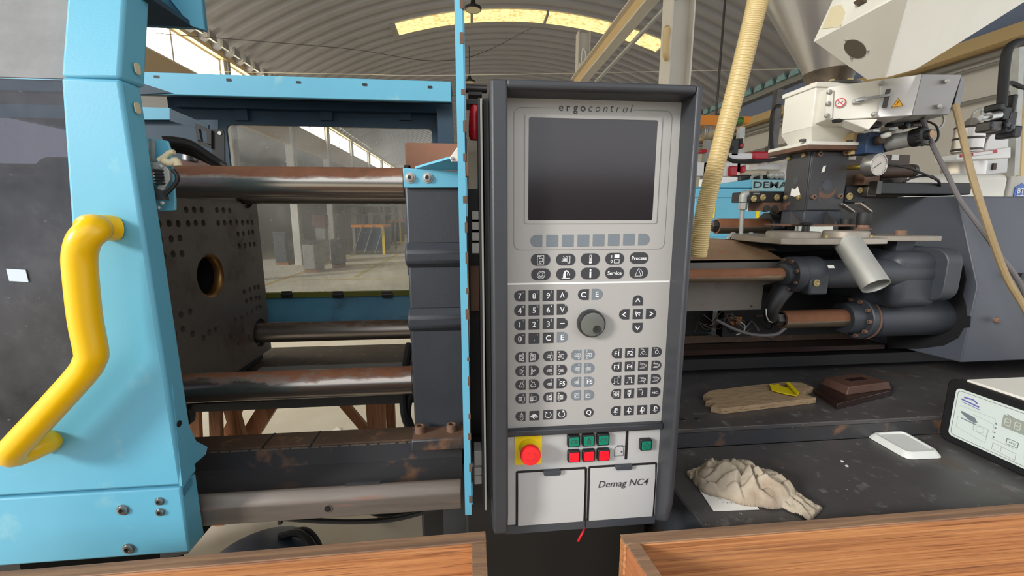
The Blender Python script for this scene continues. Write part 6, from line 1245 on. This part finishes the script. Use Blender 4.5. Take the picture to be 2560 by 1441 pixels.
for k in range(4):
    cc = c+EYb*(-.03+.02*k)+V(-.001, 0, 0)
    for seg in ([(-.005, .009), (.005, .009)], [(-.005, 0), (.005, 0)], [(-.005, -.009), (.005, -.009)], [(-.0055, .008), (-.0055, .001)], [(.0055, .008), (.0055, .001)], [(-.0055, -.001), (-.0055, -.008)], [(.0055, -.001), (.0055, -.008)]): stroke(mb, seg, cc, EYb, EZ, .0018, .0002)
build(mb, 'digits', 'lcd_digit', lcd, smooth=0)
for i, (u, v, kd) in enumerate(((.3, -.28, 0), (.68, -.2, 1), (.66, -.52, 2))):
    c = pc3+EYb*(u*pw_/2)+EZ*(v*ph_/2); b_ = build(MB().prism(on_plane(c, EYb, EZ, rrect(.024, .016, .002, 3)), (-.0007, 0, 0)), 'button', 'panel_mint', pn, smooth=0)
    mb = MB(); stroke(mb, rrect(.023, .015, .002, 3), c+V(-.0008, 0, 0), EYb, EZ, .0012, .0002, True)
    if kd == 0: put_text(mb, 'PRG', c+V(-.0011, 0, 0), EYb, EZ, .007)
    else: stroke(mb, [(-.006, -.002 if kd == 1 else .002), (0, .003 if kd == 1 else -.003), (.006, -.002 if kd == 1 else .002)], c+V(-.0008, 0, 0), EYb, EZ, .0012, .0002)
    build(mb, 'legend', 'legend_dark', b_, smooth=0)
# ================================================================== WOODEN CRATES IN FRONT
def crate(name, c_far_l, c_far_r, y_near, ztop, h, label, skew_l=0.0, skew_r=0.0, th=.026):
    t = thing('wooden_crate', label, 'crate', ((c_far_l.x+c_far_r.x)/2, .4, ztop-h), 'open wooden crates in front of the machine')
    a, b = c_far_l, c_far_r; d = (b-a); d.z = 0; d.normalize(); back = V(-d.y, d.x, 0)
    nl, nr = V(a.x+skew_l, y_near, ztop), V(b.x+skew_r, y_near, ztop)
    def wall(p, q, inward, nm, m, rim=True):
        p, q = V(p.x, p.y, ztop), V(q.x, q.y, ztop)
        o = build(MB().prism([p, q, q+inward*th, p+inward*th], (0, 0, -h)), nm, m, t, bevel=.003)
        return o
    fw = wall(a, b, -back, 'far_board', 'wood')
    build(MB().prism([a+V(0, 0, .0005), b+V(0, 0, .0005), b-back*th+V(0, 0, .0005), a-back*th+V(0, 0, .0005)], (0, 0, .003)), 'rim_strip', 'wood_rim', fw, bevel=.001)
    for p, q, s, nm in ((a, nl, 1, 'end_board'), (b, nr, -1, 'end_board')):
        e = (q-p); e.z = 0; e.normalize(); inn = V(-e.y, e.x, 0)*1; inn = inn if inn.dot(d)*s > 0 else -inn
        w_ = wall(p-back*0+e*(th+.0005), q, inn, nm, 'wood_y')
        build(MB().prism([p+e*(th+.001)+V(0, 0, .0005), q+V(0, 0, .0005), q+inn*th+V(0, 0, .0005), p+e*(th+.001)+inn*th+V(0, 0, .0005)], (0, 0, .003)), 'rim_strip', 'wood_rim', w_, bevel=.001)
    wall(nl+back*0, nr, back, 'near_board', 'wood'); build(MB().prism([V(a.x, a.y, ztop-h), V(b.x, b.y, ztop-h), V(nr.x, nr.y, ztop-h), V(nl.x, nl.y, ztop-h)], (0, 0, .012)), 'bottom_board', 'wood', t)
    for q in (a+V(.05, -.05, 0), b+V(-.05, -.05, 0), nl+V(.05, .05, 0), nr+V(-.05, .05, 0)): build(MB().box(q.x-.03, q.x+.03, q.y-.03, q.y+.03, 0, ztop-h), 'leg', 'wood_leg', t)
    return t
crate('left', V(-.93, .699, .955), V(.0205, .712, .955), -.05, .955, .26, 'open wooden crate in front, below the blue gate and bed rail')
crate('right', V(.2815, .70, .936), V(1.5, .70, .936), -.05, .936, .26, 'open wooden crate in front, right of the control panel', skew_l=.09)
# ================================================================== BACKGROUND
# ---- neighbouring blue moulding machine
BY = 3.4
bm_ = thing('blue_machine', 'sky blue moulding machine with black lettering behind the suction hose', 'machine', (P(1860, 600, Y=BY).x, BY+.5, 0))
bx0, bx1 = xs(1730, 560, BY), xs(1990, 560, BY); zt1 = zs(1800, 470, BY); zt2 = zs(1900, 449, BY); xm = xs(1877, 460, BY)
build(MB().box(bx0, bx1, BY, BY+1.1, .5, zt1-.0), 'body', 'blue', bm_, bevel=.02)
build(MB().prism([(bx0, BY, zt1), (xm, BY, zt2), (bx1, BY, zt2), (bx1, BY, zt1)], (0, .25, 0)), 'upper_body', 'blue', bm_, bevel=.01)
build(MB().box(bx0, bx1, BY+.1, BY+1, 0, .5), 'base', 'charcoal', bm_)
sgn = build(MB().box(xm+.01, bx1, BY-.012, BY, zs(1920, 478, BY), zt2-.005), 'name_plate', 'teal_trim', bm_)
mb = MB(); c = P(1884, 462, Y=BY-.014); hgt = (P(1920, 454, Y=BY).z-P(1920, 470, Y=BY).z)
vs_, fs_ = text_shape('DEMAG', 1, bold=.012); tw = max(v[0] for v in vs_)-min(v[0] for v in vs_); tall = max(v[1] for v in vs_)-min(v[1] for v in vs_); k_ = hgt/tall
mb.add([V(c.x+(x+tw/2)*k_*1.62, BY-.014, c.z+y*k_) for x, y in vs_], fs_); build(mb, 'lettering', 'black', sgn, smooth=0)
build(MB().box(bx0, bx1, BY-.003, BY, zs(1800, 494, BY)-.003, zs(1800, 494, BY)+.003), 'seam', 'blue_dirty', bm_); build(MB().box(bx0, bx1, BY-.003, BY, zs(1800, 592, BY)-.004, zs(1800, 592, BY)), 'seam', 'blue_dirty', bm_)
a, b = P(1768, 500, Y=BY-.004), P(1786, 545, Y=BY-.004); st_ = build(MB().box(b.x-.12, b.x, BY-.004, BY, b.z, a.z), 'number_sticker', 'estop_yellow', bm_); mb = MB(); put_text(mb, '5', (b.x-.035, BY-.006, (a.z+b.z)/2), EX, EZ, .12, bold=.005); build(mb, 'numeral', 'black', st_, smooth=0)
build(MB().box(xs(1889, 540, BY), xs(1897, 540, BY), BY-.004, BY, zs(1890, 545, BY), zs(1890, 512, BY)), 'yellow_strip', 'estop_yellow', bm_); build(MB().box(xs(1866, 520, BY), xs(1878, 520, BY), BY-.004, BY, zs(1870, 527, BY), zs(1870, 512, BY)), 'white_strip', 'white_label', bm_)
# ---- small items on top of the blue machine
tp = thing('white_cabinet', 'small white cabinet on top of the blue machine', 'cabinet', (xs(1800, 455, BY+.3), BY+.3, zt1))
build(MB().box(xs(1790, 455, BY+.3), xs(1845, 455, BY+.3), BY+.3, BY+.6, zt1+.002, zs(1820, 442, BY+.3)), 'box', 'robot_white', tp, bevel=.01); build(MB().box(xs(1792, 445, BY+.28), xs(1843, 445, BY+.28), BY+.28, BY+.3, zt1, zs(1820, 446, BY+.28)), 'door', 'robot_white', tp)
cr_ = thing('robot_carriage', 'black robot carriage with a grey handle above the blue machine', 'robot carriage', (xs(1890, 450, BY+.4), BY+.4, zt2))
build(MB().box(xs(1850, 440, BY+.4), xs(1965, 440, BY+.4), BY+.4, BY+.6, zt1+.002, zs(1900, 437, BY+.4)), 'body', 'black', cr_, bevel=.02); build(MB().tube([P(1878, 450, Y=BY+.36), P(1882, 441, Y=BY+.36), P(1900, 437, Y=BY+.36), P(1904, 448, Y=BY+.36)], .014, 8, 3), 'handle', 'grey_trim', cr_)
for px in (1925, 1938, 1950): build(MB().lathe(P(px, 440, Y=BY+.38), (0, -1, 0), [(.03, 0), (.03, .03), (.015, .04)], 12), 'fitting', 'zinc', cr_)
# ---- gantry robots
def gantry(Y, beam, caps, chain, posts, label, lbl2=None):
    t = thing('gantry_robot', label, 'robot', (xs(beam[0][0], beam[0][1], Y), Y, 0))
    for (a, b, c, d, dy) in beam and [beam] if not isinstance(beam[0], tuple) else beam: build(MB().box(xs(a, b, Y+dy), xs(c, d, Y+dy), Y+dy, Y+dy+.16, zs(a, d, Y+dy), zs(a, b, Y+dy)), 'beam', 'robot_white', t, bevel=.01)
    for (a, b, c, d, dy) in caps: build(MB().box(xs(a, b, Y+dy), xs(c, b, Y+dy), Y+dy, Y+dy+.2, zs(a, d, Y+dy), zs(a, b, Y+dy)), 'end_cap', 'robot_red', t, bevel=.02)
    for pts, r in chain: build(MB().tube([P(x, y, Y=Y-.06) for x, y in pts], r, 8, 5), 'energy_chain', 'black_rubber', t)
    for (px, y0_, y1_, w, m) in posts: x = xs(px, y0_, Y); build(MB().box(x-w/2, x+w/2, Y, Y+w, zs(px, y1_, Y), zs(px, y0_, Y)), 'post', m, t)
    return t
gantry(4.6, [(1822, 382, 1888, 398, 0), (1895, 408, 1965, 424, .1)], [(1885, 378, 1927, 400, -.02), (1812, 385, 1826, 402, 0)], [([(1888, 402), (1850, 404), (1826, 400), (1813, 388), (1818, 376), (1832, 370)], .022), ([(1832, 404), (1880, 405), (1930, 400), (1975, 392)], .02), ([(1929, 372), (1928, 320), (1931, 285), (1940, 268), (1950, 264)], .02)],
       [(1952, 222, 372, .07, 'steel_dark'), (1929, 365, 392, .06, 'steel_dark'), (1857, 318, 345, .06, 'zinc'), (1840, 350, 388, .07, 'black'), (1985, 380, 897, .12, 'robot_white')], 'white gantry robot with red end caps and black chain beside the hose')
gantry(6.5, [(1740, 405, 1850, 440, 0), (1865, 412, 1960, 425, 0)], [(1826, 415, 1846, 440, -.05), (1855, 415, 1866, 432, -.05), (1851, 357, 1862, 370, -.1), (1757, 373, 1770, 381, -.05)], [([(1835, 380), (1836, 355), (1842, 345), (1850, 350), (1851, 372)], .04)],
       [(1857, 330, 430, .08, 'zinc'), (1772, 350, 787, .09, 'grey_trim')], 'distant white gantry robot with red blocks in the gap right of the panel')
oc = thing('orange_crane', 'orange crane trolley on the runway behind the hose', 'crane', P(1790, 315, Y=8.0))
build(MB().box(xs(1740, 300, 8), xs(1812, 300, 8), 8, 8.3, zs(1790, 314, 8), zs(1790, 289, 8)), 'girder', 'orange', oc); build(MB().box(xs(1856, 298, 8), xs(1877, 298, 8), 8, 8.3, zs(1866, 307, 8), zs(1866, 291, 8)), 'end_block', 'orange', oc)
build(MB().cyl(P(1790, 290, Y=8.1), V(P(1790, 290, Y=8.1).x, 8.1, 5.9), .02, seg=6), 'hanger', 'steel_dark', oc); build(MB().cyl(P(1838, 302, Y=7.95), P(1856, 302, Y=7.95), .06, seg=14), 'motor', 'green_plastic', oc)
for k in range(7): build(MB().lathe(P(1756+k*4, 330, Y=7.9), (1, 0, .1), [(.12, -.008), (.13, 0), (.12, .008)], 10, False, False), 'cable_loop', 'zinc', oc)
build(MB().box(xs(1812, 300, 8), xs(1860, 300, 8), 8.05, 8.25, zs(1840, 312, 8), zs(1840, 307, 8)), 'rail', 'steel_dark', oc)
# ---- cream machine at the far right and what stands on it
CY_ = 2.6
cmn = thing('cream_machine', 'cream white moulding machine with grey flank and blue logo at right edge', 'machine', (xs(2450, 500, CY_), CY_+.4, 0))
ctop = zs(2400, 433, CY_)
build(MB().box(xs(2255, 470, CY_), xs(2522, 470, CY_), CY_, CY_+.9, .3, ctop), 'body', 'white_paint', cmn, bevel=.04, bseg=4)
build(MB().box(xs(2522, 470, CY_)+.004, xs(2522, 470, CY_)+1.2, CY_+.004, CY_+.9, .3, zs(2540, 430, CY_)), 'flank', mat('flank_grey', (186, 182, 172), .5).name, cmn, bevel=.01); build(MB().box(xs(2255, 470, CY_), xs(2522, 470, CY_)+1.2, CY_+.05, CY_+.85, 0, .298), 'base', 'charcoal', cmn)
c = P(2552, 480, Y=CY_); lg = build(MB().prism(on_plane((c.x, CY_+.003, c.z), EX, EZ, [(.058*math.cos(math.radians(30+60*k)), .058*math.sin(math.radians(30+60*k))) for k in range(6)]), (0, -.004, 0)), 'logo', 'bt_blue', cmn, smooth=0); mb = MB(); put_text(mb, 'BT', (c.x-.004, CY_-.003, c.z+.008), EX, EZ, .05, bold=.02); stroke(mb, [(-.03, -.022), (-.01, -.028), (.01, -.022), (.03, -.028)], V(c.x, CY_-.002, c.z), EX, EZ, .006); build(mb, 'logo_letters', 'white_paint', lg, smooth=0)
build(MB().box(xs(2520, 499, CY_), xs(2522, 500, CY_)+1.1, CY_-.006, CY_+.004, zs(2540, 506, CY_), zs(2540, 498, CY_)), 'yellow_stripe', 'estop_yellow', cmn)
dv = thing('dryer_vessel', 'polished steel dryer vessel standing on the cream machine', 'vessel', (xs(2410, 430, CY_+.3), CY_+.3, ctop))
vx = xs(2412, 400, CY_+.3); build(MB().lathe((vx, CY_+.3, ctop+.004), (0, 0, 1), [(.12, 0), (.12, .1), (.075, .17), (.085, .18), (.085, .36), (.05, .38), (.02, .42)], 32), 'vessel', 'stainless', dv)
for z_ in (.19, .27, .35): build(MB().lathe((vx, CY_+.3, ctop+z_), (0, 0, 1), [(.086, 0), (.089, .008), (.086, .016)], 28, False, False), 'band', 'steel_dark', dv)
build(MB().tube([(vx, CY_+.3, ctop+.4), (vx-.02, CY_+.28, ctop+.46), (vx+.03, CY_+.27, ctop+.48), (vx+.04, CY_+.28, ctop+.42)], .008, 6, 4), 'bail_handle', 'zinc', dv)
wc = thing('white_box', 'white electrical box behind the steel vessel', 'electrical box', (xs(2500, 420, CY_+.4), CY_+.4, ctop))
build(MB().box(xs(2462, 380, CY_+.4), xs(2528, 380, CY_+.4), CY_+.4, CY_+.6, ctop+.003, zs(2490, 334, CY_+.4)), 'box', 'robot_white', wc, bevel=.01); build(MB().box(xs(2486, 416, CY_+.38), xs(2494, 416, CY_+.38), CY_+.385, CY_+.4, zs(2490, 424, CY_+.38), zs(2490, 408, CY_+.38)), 'plug', 'brown_iron', wc)
bh = thing('brown_hose', 'brown flexible hose standing beside the white electrical box', 'hose', (xs(2450, 430, CY_+.35), CY_+.35, ctop))
build(MB().tube([P(2444, 428, Y=CY_+.35), P(2450, 395, Y=CY_+.35), P(2446, 370, Y=CY_+.35), P(2458, 345, Y=CY_+.35), P(2466, 335, Y=CY_+.35)], .03, 10, 4), 'hose', 'brown_iron', bh); build(MB().lathe(P(2444, 426, Y=CY_+.35), (0, 0, 1), [(.036, -.01), (.036, .02)], 14), 'cuff', 'black', bh)
ra = thing('robot_boom', 'white robot arm with red stripe at the right edge', 'robot', P(2400, 400, Y=2.3))
build(MB().prism([P(x, y, Y=2.3) for x, y in ((2391, 387), (2528, 367), (2528, 395), (2391, 401))], (0, .12, 0)), 'arm', 'robot_white', ra, bevel=.006)
build(MB().prism([P(x, y, Y=2.298) for x, y in ((2400, 386), (2492, 374), (2492, 382), (2400, 394))], (0, -.003, 0)), 'stripe', 'robot_red', ra); build(MB().prism([P(x, y, Y=2.296) for x, y in ((2432, 383), (2480, 377), (2480, 384), (2432, 390))], (0, -.003, 0)), 'stripe_label', 'robot_white', ra)
build(MB().beam(P(2546, 120, Y=2.34), P(2533, 440, Y=2.34), .035, .035, (0, 1, 0)), 'column', 'zinc', ra); build(MB().beam(P(2562, 200, Y=2.4), P(2550, 440, Y=2.4), .03, .03, (0, 1, 0)), 'column', 'tan_paint', ra)
gp = thing('gripper_head', 'black robot gripper head with chrome nozzle below a thick hose', 'gripper', P(2490, 325, Y=2.2))
for k, (px, py, w, h, m) in enumerate(((2482, 316, 34, 26, 'steel_dark'), (2508, 285, 26, 34, 'black'), (2520, 300, 30, 40, 'black'), (2498, 268, 22, 18, 'black'), (2535, 330, 26, 30, 'black'), (2515, 320, 22, 22, 'charcoal'), (2528, 262, 12, 50, 'black'))):
    c = P(px, py, Y=2.2); s = 2.2/1050; build(MB().box(c.x-w*s/2, c.x+w*s/2, 2.18, 2.26+.01*(k % 3), c.z-h*s/2, c.z+h*s/2), 'block', m, gp, bevel=.008)
build(MB().cyl(P(2495, 288, Y=2.18), P(2470, 292, Y=2.16), .022, seg=14), 'nozzle', 'steel', gp); build(MB().cyl(P(2470, 292, Y=2.16), P(2453, 294, Y=2.15), .013, seg=12), 'nozzle_tip', 'steel', gp)
for px, py in ((2478, 314), (2515, 312), (2526, 318)): c = P(px, py, Y=2.178); build(MB().lathe(c, (0, -1, 0), [(.014, 0), (.014, .012), (.006, .014)], 14), 'knob', 'charcoal', gp)
build(MB().tube([P(2575, 104, Y=2.2), P(2540, 108, Y=2.2), P(2520, 125, Y=2.2), P(2512, 165, Y=2.2), P(2508, 215, Y=2.2), P(2504, 268, Y=2.2)], .022, 12, 5), 'conduit_hose', 'black_rubber', gp)
build(MB().tube([P(2512, 212, Y=2.2), P(2530, 208, Y=2.2), P(2548, 216, Y=2.2), P(2575, 222, Y=2.2)], .012, 8, 4), 'branch_hose', 'black_rubber', gp)
# ---- far racks and benches seen through the rear pane
rk = thing('storage_rack', 'tall grey storage rack far down the hall', 'rack', P(930, 600, Y=20))
for px in (862, 905, 948, 985): x = xs(px, 520, 20); build(MB().box(x-.03, x+.03, 20, 20.06, 0, zs(900, 512, 20)), 'upright', 'grey_trim', rk)
for py in (513, 535): build(MB().box(xs(860, 520, 20), xs(988, 520, 20), 20.0, 20.7, zs(900, py+3, 20), zs(900, py, 20)), 'shelf', 'grey_trim', rk)
for k in range(4): a_, b_ = xs(862+42*min(k, 2), 520, 20), xs(905+42*min(k, 2), 520, 20); build(MB().beam((a_, 19.98, .1 if k % 2 else 1.6), (b_, 19.98, 1.6 if k % 2 else .1), .03, .03), 'brace', 'grey_trim', rk)
for k, (px, w) in enumerate(((912, 30), (940, 24))): c = P(px, 532, Y=20.1); build(MB().box(c.x-w*.0095, c.x+w*.0095, 20.1, 20.5, c.z, c.z+.32), 'carton', 'iron_block', rk)
def bench(pa, pb, Y, lab, mtop, zt=1.2):
    t = thing('work_bench', lab, 'bench', (xs(pa, 600, Y), Y, 0), 'far benches')
    x0_, x1_ = xs(pa, 590, Y), xs(pb, 590, Y); build(MB().box(x0_, x1_, Y, Y+1.0, .15, zt-.1), 'cabinet', 'navy', t); build(MB().box(x0_-.05, x1_+.05, Y-.05, Y+1.05, zt-.1, zt), 'top', mtop, t)
    for x in (x0_+.06, x1_-.06): build(MB().box(x-.05, x+.05, Y-.04, Y+.0, 0, zt-.1), 'leg', 'estop_yellow' if x > (x0_+x1_)/2 else 'grey_trim', t)
    for k in range(3): build(MB().beam((x0_+(x1_-x0_)*k/3, Y-.08, .05), (x0_+(x1_-x0_)*(k+1)/3, Y-.08, zt), .03, .03), 'trestle', 'grey_trim', t)
bench(882, 962, 17.6, 'dark bench with orange top far down the hall, nearest one', 'orange')
bench(975, 1004, 24, 'dark bench with orange top far down the hall, rearmost one', 'orange', 1.3)
fx = thing('fire_hydrant_box', 'small dull red box standing in the dim side bay', 'box', P(800, 590, Y=15)); c = P(800, 575, Y=15)
build(MB().box(c.x-.15, c.x+.15, 15, 15.3, 0, c.z+.1), 'stand', 'grey_trim', fx); build(MB().box(c.x-.2, c.x+.2, 14.9, 15.3, c.z+.1, c.z+.5), 'box', 'iron_block', fx)
for k, (px, w, h) in enumerate(((770, 26, .8), (835, 18, .8), (700, 30, 1.0))):
    c = P(px, 620, Y=12+k); t = thing('stored_crate', ('grey stored crate left of the red box in the side bay', 'small dark stored crate right of the red box', 'tall dark stored crate nearest the platen edge in the side bay')[k], 'crate', (c.x, 12+k, 0), 'crates in the side bay')
    build(MB().box(c.x-w*.006, c.x+w*.006, 12+k, 12.8+k, .1, h), 'body', 'wall_grey' if k == 0 else 'charcoal', t, bevel=.02); build(MB().box(c.x-w*.0065, c.x+w*.0065, 11.97+k, 12.83+k, h, h+.06), 'lid', 'charcoal', t); build(MB().box(c.x-w*.006, c.x+w*.006, 12.05+k, 12.7+k, 0, .1), 'pallet', 'wood_leg', t)
# ---- wooden trestles standing behind the bed
def leg(t, a, b, w, m='wood_leg', name='leg'): return build(MB().beam(a, b, w, w*.6, (0, 1, 0)), name, m, t)
def F0(px, py): return P(px, py, Z=0)
t1 = thing('wood_trestle', 'brown wooden trestle with crossed legs behind the bed, left one', 'trestle', F0(560, 1330), 'wooden trestles behind the bed')
Yt = 2.05
def VB(t, xt, yt, xb_, Yv, w, name='leg'):
    top = P(xt, yt, Y=Yv); bot = P(xb_, yt+200, Y=Yv); k = (0-top.z)/(bot.z-top.z); bb = top+(bot-top)*k; leg(t, V(bb.x, Yv, 0), V(top.x, Yv, top.z+.06), w, 'wood_leg', name)
VB(t1, 490, 1000, 497, 2.1, .045); VB(t1, 542, 1000, 546, 2.05, .05); VB(t1, 568, 1000, 628, 2.12, .06); VB(t1, 626, 1000, 510, 2.2, .04, 'brace')
build(MB().box(P(470, 980, Y=2.1).x, P(660, 980, Y=2.1).x, 2.05, 2.25, P(560, 995, Y=2.1).z, P(560, 985, Y=2.1).z), 'top_rail', 'wood_leg', t1)
t2 = thing('wood_trestle', 'brown wooden trestle behind the bed beside the fixed platen', 'trestle', F0(950, 1330), 'wooden trestles behind the bed')
VB(t2, 925, 990, 940, 2.1, .045); VB(t2, 950, 990, 955, 2.0, .05); VB(t2, 975, 990, 984, 2.15, .045); VB(t2, 822, 990, 1010, 2.2, .045, 'brace')
build(MB().box(P(815, 980, Y=2.1).x, P(1000, 980, Y=2.1).x, 2.02, 2.25, P(900, 988, Y=2.1).z, P(900, 976, Y=2.1).z), 'top_rail', 'wood_leg', t2)
t3 = thing('dark_beam', 'dark leaning timber between the two wooden trestles', 'timber', F0(640, 1200)); VB(t3, 700, 1000, 560, 2.25, .085, 'timber')
# ---- floor clutter seen under the tray
nb_ = thing('navy_tub', 'dark navy plastic tub with a black hoop on the floor under the tray', 'tub', F0(660, 1400))
c = P(650, 1412, Z=.12); c.z = 0
build(MB().lathe(c, (0, 0, 1), [(.16, 0), (.2, .02), (.23, .08), (.22, .12), (.16, .15), (.08, .165), (.01, .168)], 32), 'shell', 'navy', nb_)
build(MB().tube([c+V(.04, .1, .165), c+V(.13, .09, .18), c+V(.2, .03, .15), c+V(.23, -.05, .1)], .016, 8, 6), 'hoop', 'black_rubber', nb_)
build(MB().tube([c+V(.05, .12, .16), c+V(.15, .11, .18), c+V(.23, .04, .15), c+V(.26, -.05, .1)], .01, 8, 6), 'hoop', 'black_rubber', nb_)
lt_ = thing('paper_scrap', 'small crumpled white and red paper scrap on the floor behind the rail', 'paper scrap', F0(855, 1078))
c = P(845, 1079, Z=.0); mb = MB(); mb.add([c+V(-.05, 0, .002), c+V(-.01, -.04, .012), c+V(.02, .01, .005), c+V(-.02, .04, .015)], [(0, 1, 2, 3)]); build(mb, 'scrap', 'paper', lt_, smooth=0)
c = P(866, 1080, Z=.0); mb = MB(); mb.add([c+V(-.03, 0, .002), c+V(.0, -.03, .018), c+V(.035, .0, .012), c+V(.0, .025, .004)], [(0, 1, 2, 3)]); build(mb, 'scrap', 'paper', lt_, smooth=0)
bf = thing('levelling_mount', 'black levelling foot of the machine right of the cables', 'machine foot', (-.13, 1.5, 0))
build(MB().box(-.2, -.075, 1.45, 1.6, .05, .5), 'bracket', 'black', bf, bevel=.01); build(MB().cyl((-.14, 1.52, 0), (-.14, 1.52, .05), .06, seg=18), 'pad', 'black_rubber', bf)
